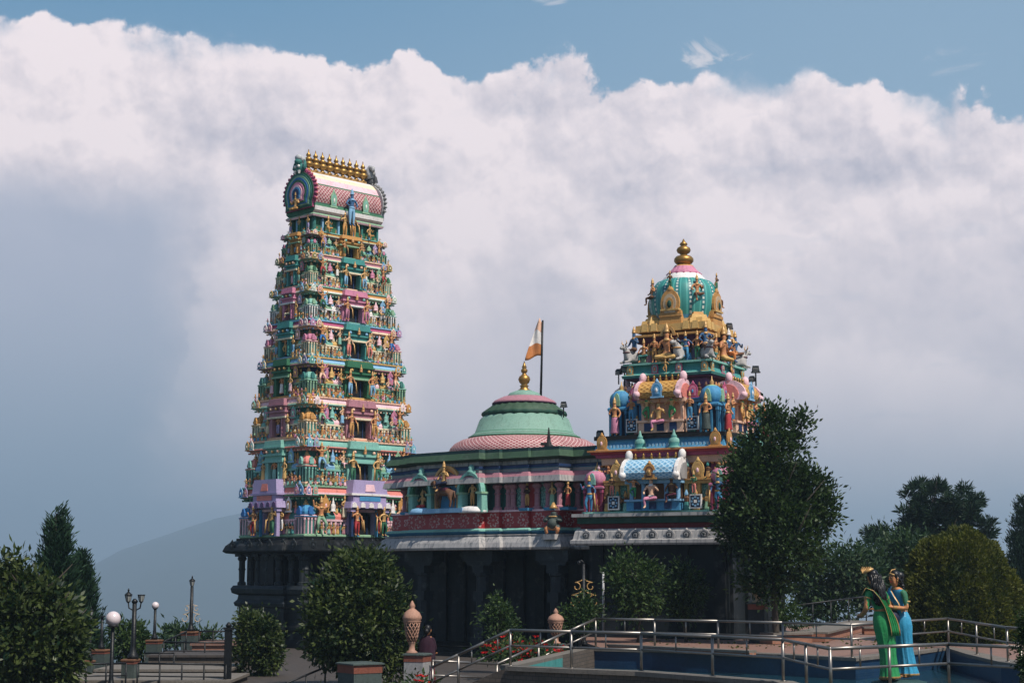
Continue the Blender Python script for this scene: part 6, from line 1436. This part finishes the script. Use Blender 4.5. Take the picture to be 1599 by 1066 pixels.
iron_fence('dark railing rising behind the paving from the big tree towards the statues', (1240, 945), (1404, 924), 60, 64, 1.0, 7, mid=1)
iron_fence('black stair handrail climbing left of the green-capped pillar', (447, 1066), (508, 1041), 42.5, 44, .7, 3, mid=1)
t = P(357, 980, 44.2); m = MB(); m.box(-.09, .09, -.09, .09, 0, t.z + .9, 'iron'); m.box(-.12, .12, -.12, .12, t.z + .86, t.z + .92, 'iron'); m.lathe([(.06, 0), (.09, .05), (.02, .14)], 8, 'iron', (0, 0, t.z + .92)); o = m.build('iron_post', None, (t.x, t.y, -.9)); tag(o, 'thick black iron post beside the narrow dark bush', 'post')
def terrace(label, x0, x1, pyt, Ya, dep, mat='stonewall', top='concrete', skew=0.0):
    A = P(x0, pyt, Ya); B = P(x1, pyt, Ya + skew); e = empty('terrace_wall', (A.x, A.y, A.z)); tag(e, label, 'wall'); d = Vector((B.x - A.x, B.y - A.y)); m = MB(); c = MB()
    for mm, z0, z1, k, mt in ((m, -4.5, -.07, 0.0, mat), (c, -.07, 0, .06, top)):
        p = [Vector((-k, -k)), d + Vector((k, -k)), d + Vector((k, dep)), Vector((-k, dep))]; lo2 = [mm.vert(q.x, q.y, z0) for q in p]; hi2 = [mm.vert(q.x, q.y, z1) for q in p]
        mm.face(lo2[::-1], mt); mm.face(hi2, mt)
        for i in range(4): j = (i + 1) % 4; mm.face((lo2[i], lo2[j], hi2[j], hi2[i]), mt)
    m.build('body', e); c.build('coping', e); return e
terrace('front terrace wall with pale coping below the nearest left railings', 62, 358, 1061, 43.8, 3.0)
terrace('stone terrace wall behind the globe lamp', 150, 356, 1044, 47.5, 3.0)
terrace('stone terrace wall supporting the sunlit brick path', 232, 372, 1022, 51.6, 3.2, 'stonewall', 'plazafloor')
terrace('upper brick terrace wall beside the tower base', 300, 376, 1004, 55.4, 3.0, 'brickwall', 'paving')
for lb, px, py, Y, w_ in (('leftmost brick-capped stone pillar under the magnolia', 64, 1029, 43.5, .34), ('brick-capped pillar carrying the twin lantern lamp', 204, 1028, 44.6, .36), ('brick-capped pillar below the small globe lamp', 241, 998, 54.0, .40), ('pillar at the corner of the upper railing under the scroll lamp', 298, 985, 57.5, .50), ('brick-capped pillar under the plain black post', 158, 1013, 50.5, .42), ('small pale-capped pillar behind the leftmost railing', 139, 1030, 47.5, .26)):
    box_pillar('pillar', lb, px, py, Y, w_, -1.6, 'brown', 'brick', 'slate', .08, -.2, 'brick-capped pillars of the left walk')
def lantern(m, x, y, z, s=1.0, fin=True):
    m.lathe([(.03 * s, 0), (.06 * s, .03 * s), (.10 * s, .08 * s)], 8, 'iron', (x, y, z)); m.lathe([(.09 * s, .08 * s), (.15 * s, .34 * s)], 8, 'lampglass', (x, y, z), sm=False)
    for q in range(8): a = q * math.pi / 4; m.tube([(x + .092 * s * math.cos(a), y + .092 * s * math.sin(a), z + .08 * s), (x + .152 * s * math.cos(a), y + .152 * s * math.sin(a), z + .34 * s)], .010 * s, 'iron', 4)
    m.lathe([(.18 * s, .34 * s), (.17 * s, .37 * s), (.06 * s, .47 * s), (.03 * s, .50 * s)] if fin else [(.17 * s, .34 * s), (.16 * s, .37 * s)], 8, 'iron', (x, y, z))
    if fin: m.lathe([(.02 * s, .5 * s), (.05 * s, .54 * s), (.012 * s, .64 * s)], 6, 'iron', (x, y, z))
def post(name, label, px, pyb, pyt, Y, r0, group=None):
    b = P(px, pyb, Y); t = P(px, pyt, Y); e = empty(name, b); tag(e, label, 'street lamp', group); H = t.z - b.z; m = MB(); m.lathe([(r0 * 2.2, 0), (r0 * 2.2, .08), (r0 * 1.3, .16), (r0, .3), (r0 * .85, H)], 10, 'iron'); m.build('post', e); return e, H
GL = 'globe lamps on black posts'
e, H = post('globe_lamp', 'large pale globe lamp on a black post in the left foreground', 173, 1074, 978, 42.0, .055, GL); m = MB(); m.lathe([(.06, 0), (.15, .03), (.15, .06)], 14, 'iron', (0, 0, H - .02)); m.build('collar', e); m = MB(); m.sphere((0, 0, H + .20), .19, 'globeglass', 24, 16); m.build('globe', e)
e, H = post('globe_lamp', 'small distant globe lamp on its brick-capped pillar', 241, 998, 951, 54.0, .05, GL); m = MB(); m.lathe([(.05, 0), (.09, .04)], 10, 'iron', (0, 0, H)); m.build('collar', e); m = MB(); m.sphere((0, 0, H + .13), .12, 'globeglass', 16, 10); m.build('globe', e)
e, H = post('twin_lantern_lamp', 'black lamp post with two lanterns on curved arms', 207.5, 1028, 941, 44.6, .07); 
for sg in (-1, 1):
    m = MB(); m.tube([(0, 0, H - .12), (sg * .06, 0, H - .18), (sg * .15, 0, H - .13), (sg * .175, 0, H + .02)], .02, 'iron', 7); m.build('arm', e); m = MB(); lantern(m, sg * .175, 0, H - .0, .62, sg < 0); m.build('lantern', e)
m = MB(); m.lathe([(.07, 0), (.09, .05), (.03, .12)], 8, 'iron', (0, 0, H)); m.build('post_cap', e)
def scrolls(m, z, s, mat):
    for sg in (-1, 1):
        for zz, k in ((z, 1.0), (z - .55 * s, 1.5)):
            pts = []
            for q in range(22):
                t = q / 21; a = -1.2 + t * 5.4; rr2 = .17 * s * k * (1 - .62 * t); pts.append((sg * (.05 + .20 * s * k + rr2 * math.cos(a + 2.4)), 0, zz + rr2 * math.sin(a + 2.4)))
            m.tube(pts, .022 * s, mat, 6); m.tube([(0, 0, zz + .3 * s * k), (sg * .10 * s * k, 0, zz + .22 * s * k), pts[0]], .02 * s, mat, 6)
e, H = post('scroll_lamp', 'slender lamp post with pale scrollwork and single lantern at upper left', 298, 985, 915, 57.5, .065, 'lamp posts with scrollwork'); m = MB(); lantern(m, 0, 0, H - .02, .62); m.build('lantern', e); m = MB(); scrolls(m, H * .5, .62, 'beige'); m.build('scrollwork', e)
e, H = post('scroll_lamp', 'lamp post with gilt scrollwork standing in a shrub before the dark hall', 912, 1008, 880, 49.0, .05, 'lamp posts with scrollwork'); m = MB(); scrolls(m, H * .72, .8, 'gilt'); m.build('scrollwork', e); m = MB(); m.tube([(0, 0, H - .05), (.0, 0, H + .05), (-.06, 0, H + .10), (-.14, 0, H + .08)], .025, 'iron', 7); m.sphere((-.13, 0, H + .04), .06, 'iron', 8, 5); m.build('lamp_head', e)
e, H = post('plain_post', 'plain black post with flat top standing on a brick-capped pillar', 158, 1013, 963, 50.5, .05); m = MB(); m.bx(0, 0, H, .16, .16, .04, 'iron'); m.build('post_cap', e)
e, H = post('plain_post', 'dark lamp post half hidden against the conifers', 140, 1030, 960, 47.5, .04); m = MB(); lantern(m, 0, 0, H - .02, .4); m.build('lantern', e)
# drain pipe on the shrine corner
p0, p1 = P(942, 985, 52.4), P(942, 892, 52.4); m = MB(); m.tube([(0, 0, 0), p1 - p0], .035, 'ltgrey', 8); o = m.build('drain_pipe', None, p0); tag(o, 'thin pale pipe running up the dark corner between hall and shrine', 'pipe')
p = P(905, 1012, 43.0)
# ------------------------------------------------------------------ two life-size sari statues and a visitor
def ring_body(mb, secs, mat, n=40, folds=0.0, nf=9, ph=0.0, cap=True):
    """secs: (cx, cy, z, rx, ry[, fold]) joined into one draped surface"""
    rows = []
    for s in secs:
        cx, cy, z, rx, ry = s[:5]; fd = s[5] if len(s) > 5 else folds; row = []
        for j in range(n):
            a = 2 * math.pi * j / n; k = 1 + fd * (math.sin(nf * a + ph + z * 2.0) * .6 + .4 * math.sin((nf * 2 + 1) * a + 1.3 - z * 3))
            row.append(mb.vert(cx + rx * k * math.cos(a), cy + ry * k * math.sin(a), z))
        rows.append(row)
    for a, b in zip(rows, rows[1:]):
        mt = 'gilt' if (a is rows[0] and folds == 0 and len(secs) > 6) else mat
        for j in range(n): k = (j + 1) % n; mb.face((a[j], a[k], b[k], b[j]), mt, True)
    if cap: mb.face(rows[0][::-1], mat); mb.face(rows[-1], mat)
def head(mb, c, s=1.0, face='skin'):      # looks towards -y
    V, Fc = skin({'a': (0, 0, -.04, .058), 'b': (0, -.012, .03, .078), 'c': (0, .01, .09, .07), 'n': (0, .012, -.13, .045), 'ch': (0, -.05, -.075, .032)}, [('a', 'b'), ('b', 'c'), ('a', 'n'), ('a', 'ch')], 2)
    mb.add([(c[0] + x * s, c[1] + y * s, c[2] + z * s) for x, y, z in V], Fc, face)
    f = lambda x, y, z: (c[0] + x * s, c[1] + y * s, c[2] + z * s)
    mb.tube([f(0, -.082, .035), f(0, -.105, .0), f(0, -.085, -.012)], [.010 * s, .016 * s, .012 * s], face, 6)
    for sg in (-1, 1):
        mb.sphere(f(sg * .032, -.078, .03), .009 * s, 'ltskin', 8, 5, .7); mb.sphere(f(sg * .032, -.089, .03), .006 * s, 'hair', 6, 4); mb.tube([f(sg * .018, -.084, .05), f(sg * .05, -.072, .048)], .004 * s, 'hair', 5)
        mb.sphere(f(sg * .078, 0, .01), .022 * s, face, 8, 5, 1.4, .6); mb.sphere(f(sg * .082, -.004, -.025), .012 * s, 'gilt', 6, 4)
    mb.tube([f(-.022, -.078, -.042), f(0, -.086, -.044), f(.022, -.078, -.042)], [.005 * s, .009 * s, .005 * s], 'red', 6)
def limb(mb, pts, r, mat):
    mb.tube(pts, r, mat, 12); 
    for p, q in zip(pts[1:-1], r[1:-1]): mb.sphere(p, q * 1.02, mat, 12, 8)
def hand(mb, w, d, s=1.0, mat='skin', curl=.4, side=1):      # palm, four bent fingers, thumb from the side of the palm
    d = Vector(d).normalized(); w = Vector(w) - d * .03 * s; up = Vector((0, 0, 1)); sd_ = d.cross(up)
    if sd_.length < .1: sd_ = Vector((1, 0, 0))
    sd_.normalize(); nn = sd_.cross(d); w = Vector(w); pm_ = w + d * .085 * s
    mb.tube([w, w + d * .04 * s, pm_], [.024 * s, .036 * s, .034 * s], mat, 10)
    for i, L in enumerate((.066, .078, .074, .056)):
        o = pm_ + sd_ * (i - 1.5) * .019 * s; k1 = o + d * L * .5 * s - nn * curl * .012 * s; k2 = k1 + d * L * .32 * s - nn * curl * .03 * s; k3 = k2 + d * L * .2 * s - nn * curl * .035 * s
        mb.tube([o - d * .015 * s, k1, k2, k3], [.0105 * s, .0098 * s, .009 * s, .006 * s], mat, 7)
    o = w + d * .03 * s + sd_ * side * .03 * s; mb.tube([o, o + d * .035 * s + sd_ * side * .028 * s, o + d * .07 * s + sd_ * side * .03 * s - nn * .01], [.014 * s, .012 * s, .007 * s], mat, 7)
def hair_locks(mb, c, s, fall, seed, back=1):
    q = random.Random(seed); mb.lathe([(.02, -.085), (.075, -.06), (.092, 0), (.090, .05), (.066, .098), (.0, .125)], 18, 'hair', (c[0], c[1] + .018 * s, c[2] + .03 * s), sq=1.0) if s == 1 else None
    for i in range(26):
        a = (i / 25 - .5) * 2.3; x, y = .085 * math.sin(a), .03 + .075 * math.cos(a); L = fall * q.uniform(.75, 1.0); ph = q.uniform(0, 6); pts, rs = [], []
        for t in np.linspace(0, 1, 9):
            pts.append((c[0] + x * (1 + .55 * math.sin(t * 2.2)) * s + .02 * math.sin(t * 11 + ph), c[1] + (y + .055 * math.sin(min(1, t * 1.6) * 1.57)) * s + .018 * math.cos(t * 10 + ph), c[2] + .06 * s - L * t)); rs.append(.023 * (1 - .5 * t ** 2))
        mb.tube(pts, rs, 'hair', 6)
def feet(mb, x, y, z, mat='skin', rz=0.0):
    for sg in (-1, 1):
        c = Matrix.Translation((x, y, z)) @ Matrix.Rotation(rz, 4, 'Z'); f = lambda a, b, h: tuple(c @ Vector((a, b, h)))
        mb.tube([f(sg * .07, .03, .05), f(sg * .075, -.06, .035), f(sg * .08, -.15, .022)], [.042, .042, .032], mat, 10)
        for i in range(5): mb.sphere(f(sg * (.052 + .016 * i), -.178 + .010 * i, .018), .014 if i else .018, mat, 7, 5)
def bangles(mb, a, b, n, mat, r):
    a, b = Vector(a), Vector(b)
    for i in range(n): p = a.lerp(b, i / max(1, n)); mb.tube([p, p + (b - a).normalized() * .012], r, mat, 12)
# green statue: back three-quarters to the viewer, leaning in to the right
S1 = P(1391, 1061, 36.0); HS = (P(1365, 888, 36.0).z - S1.z)
g1_ = empty('sari_statue', S1, R(205)); k1 = HS / 1.75
tag(g1_, 'painted statue of a woman in green sari with loose wavy hair, seen from behind', 'statue', 'pair of sari statues in the pool')
SH1 = Matrix.Identity(4); SH1[0][2] = .12
def SC(mb): mb.T = Matrix.Diagonal((k1, k1, k1, 1)) @ SH1; return mb
m = SC(MB())
# torso and arms in one body
V, Fc = skin({'pel': (0, 0, .92, .125), 'wai': (.02, .0, 1.08, .098), 'che': (.05, -.01, 1.27, .118), 'up': (.065, -.01, 1.38, .10), 'nec': (.075, -.02, 1.47, .046), 'shl': (-.10, -.01, 1.37, .058), 'ell': (-.22, -.07, 1.13, .043), 'wrl': (-.12, -.26, 1.10, .029), 'shr': (.22, -.01, 1.37, .058), 'elr': (.29, -.02, 1.12, .043), 'wrr': (.25, -.20, 1.02, .029), 'hil': (-.065, 0, .82, .082), 'knl': (-.055, 0, .45, .052), 'anl': (-.07, .03, .07, .045), 'hir': (.065, 0, .82, .082), 'knr': (.055, 0, .45, .052), 'anr': (.07, .03, .07, .045)},
             [('pel', 'wai'), ('wai', 'che'), ('che', 'up'), ('up', 'nec'), ('up', 'shl'), ('shl', 'ell'), ('ell', 'wrl'), ('up', 'shr'), ('shr', 'elr'), ('elr', 'wrr'), ('pel', 'hil'), ('hil', 'knl'), ('knl', 'anl'), ('pel', 'hir'), ('hir', 'knr'), ('knr', 'anr')], 2)
m.add(V, Fc, lambda c: 'emerald' if (c[2] > 1.12 and abs(c[0] - .05) < .235 and c[2] < 1.435) or c[2] < 1.0 and abs(c[0]) < .16 else 'skin')
head(m, (.075, -.035, 1.60)); hand(m, (-.12, -.26, 1.10), (.55, -.75, .15), 1.05); hand(m, (.25, -.20, 1.02), (-.25, -.85, -.1), 1.05, side=-1)
feet(m, .0, .0, .0); m.build('body', g1_)
m = SC(MB())
ring_body(m, [(.01, .0, .03, .16, .15, .13), (.01, .0, .06, .155, .145, .12), (.0, .0, .15, .138, .128, .115), (-.01, 0, .40, .128, .122, .09), (-.01, .0, .65, .152, .142, .06), (-.005, .0, .82, .175, .155, .035), (0, 0, .95, .17, .145, .012), (.01, 0, 1.04, .14, .122, .01), (.02, 0, 1.085, .115, .104, .0)], 'emerald', 64, nf=11)
# sash across the back, over the shoulder, falling in pleats behind
def drape(mb, path, wid, mat, n=20, amp=.018):
    rows = []
    for i, (p, wv) in enumerate(zip(path, wid)):
        row = []
        for j in range(n + 1):
            u = j / n - .5; a = u * 2 * wv[0]; z_ = amp * math.sin(u * 26 + i * .35); row.append(mb.vert(p[0] + a * wv[1], p[1] + a * wv[2] + z_, p[2] + a * wv[3] if len(wv) > 3 else p[2]))
        rows.append(row)
    for a, b in zip(rows, rows[1:]):
        for j in range(n): mb.face((a[j], a[j+1], b[j+1], b[j]), 'gilt' if j in (0, n - 1) else mat, True)
drape(m, [(.20, -.10, 1.34), (.20, .02, 1.455), (.13, .115, 1.36), (.06, .145, 1.24), (-.02, .15, 1.10), (-.05, .16, .99), (-.065, .172, .88), (-.07, .178, .78), (-.07, .178, .70)],
      [(.09, 1, 0, 0), (.09, 1, .1, 0), (.11, .8, 0, .5), (.115, .75, .05, .6), (.11, .8, .1, .5), (.10, .9, .1, .2), (.095, 1, .12, .05), (.095, 1, .12, 0), (.10, 1, .12, 0)], 'emerald')
sr = m.build('sari', g1_); sm_ = sr.modifiers.new('solid', 'SOLIDIFY'); sm_.thickness = .01
m = SC(MB()); hair_locks(m, (.075, -.035, 1.60), 1.0, .50, 4)
m.build('hair', g1_)
m = SC(MB()); m.T = m.T @ Matrix.Translation((.11, -.065, 1.70)) @ Matrix.Rotation(.35, 4, 'Y') @ Matrix.Rotation(.3, 4, 'X')
m.lathe([(.085, 0), (.10, .015), (.09, .035), (.075, .05)], 16, 'gilt', sq=.95)
for q in range(9): a = -1.57 + (q - 4) * .3; m.prism([(.092 * math.cos(a) - .02, .03), (.092 * math.cos(a) + .02, .03), (.10 * math.cos(a), .13 - abs(q - 4) * .014)], -.095 * abs(math.sin(a)) - .012, -.095 * abs(math.sin(a)) + .012, 'gilt')
m.build('crown', g1_)
m = SC(MB()); bangles(m, (-.16, -.18, 1.115), (-.125, -.25, 1.10), 4, 'gilt', .036); bangles(m, (.263, -.12, 1.06), (.252, -.19, 1.025), 4, 'gilt', .036)
m.lathe([(.055, 0), (.058, .012), (.05, .02)], 12, 'gilt', (.075, -.018, 1.44))
m.tube([(-.13 + .0, -.04, 1.30), (-.15, -.045, 1.285)], .062, 'gilt', 12); m.tube([(.235, -.012, 1.30), (.242, -.012, 1.28)], .062, 'gilt', 12); m.build('jewellery', g1_)
m = SC(MB()); m.lathe([(.05, -.13), (.11, -.10), (.135, -.02), (.12, .06), (.07, .10), (.05, .12), (.075, .145)], 18, 'navy', (-.255, -.10, .99)); m.build('water_jar', g1_)
# blue statue: turned to the left in profile
S2 = P(1417, 1056, 36.4); k2 = (P(1400, 890, 36.4).z - S2.z) / 1.73
g2_ = empty('sari_statue', S2, R(-62)); tag(g2_, 'painted statue of a woman in bright blue sari with plait, in profile', 'statue', 'pair of sari statues in the pool')
SH2 = Matrix.Identity(4); SH2[1][2] = -.10
def SC2(mb): mb.T = Matrix.Diagonal((k2, k2, k2, 1)) @ SH2; return mb
m = SC2(MB())
V, Fc = skin({'pel': (0, 0, .92, .125), 'wai': (0, .0, 1.08, .095), 'che': (0, -.02, 1.26, .118), 'up': (0, -.01, 1.37, .095), 'nec': (0, -.03, 1.46, .044), 'shl': (-.16, -.01, 1.36, .056), 'ell': (-.22, .02, 1.10, .043), 'wrl': (-.15, -.22, 1.04, .028), 'shr': (.16, -.01, 1.36, .056), 'elr': (.21, -.04, 1.11, .043), 'wrr': (.10, -.26, 1.13, .028), 'hil': (-.065, 0, .82, .082), 'knl': (-.055, 0, .45, .052), 'anl': (-.07, .03, .07, .045), 'hir': (.065, 0, .82, .082), 'knr': (.055, 0, .45, .052), 'anr': (.07, .03, .07, .045)},
             [('pel', 'wai'), ('wai', 'che'), ('che', 'up'), ('up', 'nec'), ('up', 'shl'), ('shl', 'ell'), ('ell', 'wrl'), ('up', 'shr'), ('shr', 'elr'), ('elr', 'wrr'), ('pel', 'hil'), ('hil', 'knl'), ('knl', 'anl'), ('pel', 'hir'), ('hir', 'knr'), ('knr', 'anr')], 2)
m.add(V, Fc, lambda c: ('cyan' if c[2] > 1.14 and abs(c[0]) < .13 and c[2] < 1.42 else 'green' if 1.17 < c[2] < 1.42 and abs(c[0]) < .235 and c[1] > -.14 else 'cyan' if c[2] < 1.0 and abs(c[0]) < .15 and c[1] > -.15 else 'skin'))
head(m, (0, -.055, 1.585)); hand(m, (-.15, -.22, 1.04), (.25, -.9, .1), 1.05); hand(m, (.10, -.26, 1.13), (-.2, -.9, .25), 1.05, side=-1); feet(m, 0, 0, 0); m.build('body', g2_)
m = SC2(MB()); ring_body(m, [(0, .01, .03, .19, .185, .13), (0, .01, .06, .183, .178, .125), (.0, .01, .16, .158, .152, .115), (0, .0, .42, .138, .132, .09), (0, .0, .66, .155, .145, .06), (0, .0, .82, .178, .16, .02), (0, 0, .95, .168, .148, .012), (0, 0, 1.04, .13, .115, .01), (0, 0, 1.06, .115, .1, 0)], 'cyan', 64, nf=12, ph=.7)
drape(m, [(-.17, -.10, 1.30), (-.14, -.02, 1.445), (-.11, .10, 1.36), (-.10, .15, 1.20), (-.11, .165, 1.04), (-.13, .18, .90), (-.14, .20, .74), (-.145, .205, .62)], [(.06, 1, 0, 0), (.06, 1, .1, 0)] + [(.065, .9, .3, 0)] * 6, 'cyan')
drape(m, [(.13, -.11, 1.0), (.10, -.14, 1.16), (.02, -.16, 1.28), (-.08, -.13, 1.37), (-.15, -.03, 1.44)], [(.07, .6, 0, .6)] * 5, 'cyan')
sr = m.build('sari', g2_); sm_ = sr.modifiers.new('solid', 'SOLIDIFY'); sm_.thickness = .01
m = SC2(MB()); m.lathe([(.02, -.075), (.07, -.055), (.09, 0), (.088, .05), (.064, .095), (.0, .12)], 18, 'hair', (0, -.03, 1.62)); m.sphere((0, .075, 1.64), .068, 'hair', 12, 8)
for sg in (-1, 1): m.tube([(sg * .07, -.06, 1.63), (sg * .078, -.01, 1.57), (sg * .05, .05, 1.53)], [.022, .03, .02], 'hair', 7)
for i in range(9): m.sphere((.008 * (-1) ** i, .085 + .03 * math.sin(i * .25), 1.57 - .048 * i), .042 - .0022 * i, 'hair', 9, 6)
m.build('hair', g2_)
m = SC2(MB()); m.tube([(-.07, -.10, 1.655), (0, -.135, 1.68), (.07, -.10, 1.655)], .011, 'gilt', 7); m.tube([(0, -.135, 1.68), (0, -.09, 1.735), (0, -.01, 1.75)], .009, 'gilt', 7); m.lathe([(.052, 0), (.058, .012), (.048, .02)], 12, 'gilt', (0, -.03, 1.43))
bangles(m, (-.175, -.12, 1.065), (-.155, -.20, 1.045), 4, 'gilt', .035); bangles(m, (.14, -.17, 1.125), (.11, -.24, 1.13), 4, 'gilt', .035)
for sg in (-1, 1): m.tube([(sg * .182, .0, 1.225), (sg * .187, .0, 1.205)], .058, 'yellow', 12)
m.build('jewellery', g2_)
# rock plinth in the water
m = MB(); q = random.Random(3)
cx, cy = (S1.x + S2.x) / 2, (S1.y + S2.y) / 2 ; zt = min(S1.z, S2.z)
m.lathe([(1.0, -.7 - zt), (.95, -.12), (.80, -.03), (.3, -.01), (.0, -.01)] if False else [(.7, -1.2 - zt), (.68, -.2), (.60, -.05), (.4, -.005), (0.0, 0.0)], 18, 'dkteal', (0, 0, 0), sq=.6)
o = m.build('statue_plinth', None, (cx, cy, zt)); tag(o, 'low dark teal plinth rising from the pool water under the two statues', 'plinth')
# visitor in a maroon wrap, back to us, half hidden by the urn pillar
VP = P(667, 1070, 43.4); VP.z = ZP; kv = (P(667, 976, 43.4).z - ZP) / 1.62
pe = empty('person', VP, R(165)); tag(pe, 'woman in a maroon wrap and patterned red skirt walking behind the tallest urn', 'person')
def SC3(mb): mb.T = Matrix.Diagonal((kv, kv, kv, 1)); return mb
m = SC3(MB()); V, Fc = skin({'pel': (0, 0, .86, .12), 'wai': (0, 0, 1.0, .10), 'che': (0, 0, 1.18, .12), 'up': (0, 0, 1.28, .10), 'nec': (0, -.01, 1.36, .045), 'shl': (-.16, 0, 1.27, .06), 'ell': (-.21, -.02, 1.03, .045), 'wrl': (-.15, -.18, .92, .03), 'shr': (.16, 0, 1.27, .06), 'elr': (.22, .0, 1.03, .045), 'wrr': (.2, -.08, .82, .03), 'hil': (-.08, 0, .8, .10), 'knl': (-.09, -.05, .46, .065), 'anl': (-.09, .02, .08, .04), 'hir': (.08, 0, .8, .10), 'knr': (.09, -.02, .46, .065), 'anr': (.09, .06, .08, .04)},
    [('pel', 'wai'), ('wai', 'che'), ('che', 'up'), ('up', 'nec'), ('up', 'shl'), ('shl', 'ell'), ('ell', 'wrl'), ('up', 'shr'), ('shr', 'elr'), ('elr', 'wrr'), ('pel', 'hil'), ('hil', 'knl'), ('knl', 'anl'), ('pel', 'hir'), ('hir', 'knr'), ('knr', 'anr')], 2)
m.add(V, Fc, lambda c: 'sari' if c[2] > .84 and c[2] < 1.33 and not (c[2] < .98 and c[1] < -.12) else 'skin'); head(m, (0, -.02, 1.49)); hand(m, (-.15, -.18, .92), (.3, -.8, -.2)); hand(m, (.2, -.08, .82), (0, -.3, -1), side=-1); feet(m, 0, .03, 0); m.build('body', pe)
m = SC3(MB()); ring_body(m, [(0, .0, .06, .25, .22, .08), (0, 0, .4, .2, .18, .06), (0, 0, .75, .17, .15, .03), (0, 0, .96, .13, .115, .01)], 'dkred', 48, nf=9); m.build('skirt', pe)
m = SC3(MB()); ring_body(m, [(.03, .02, .62, .25, .19, .06), (.02, .02, .9, .23, .17, .05), (0, .01, 1.15, .215, .155, .03), (0, 0, 1.29, .16, .12, .02), (0, .0, 1.36, .075, .07, 0)], 'sari', 48, nf=8); m.build('wrap', pe)
m = SC3(MB()); m.lathe([(.02, -.085), (.075, -.06), (.092, 0), (.090, .05), (.066, .098), (.0, .125)], 18, 'hair', (0, -.0, 1.52)); m.sphere((0, .09, 1.47), .07, 'hair', 10, 7, 1.2); m.build('hair', pe)
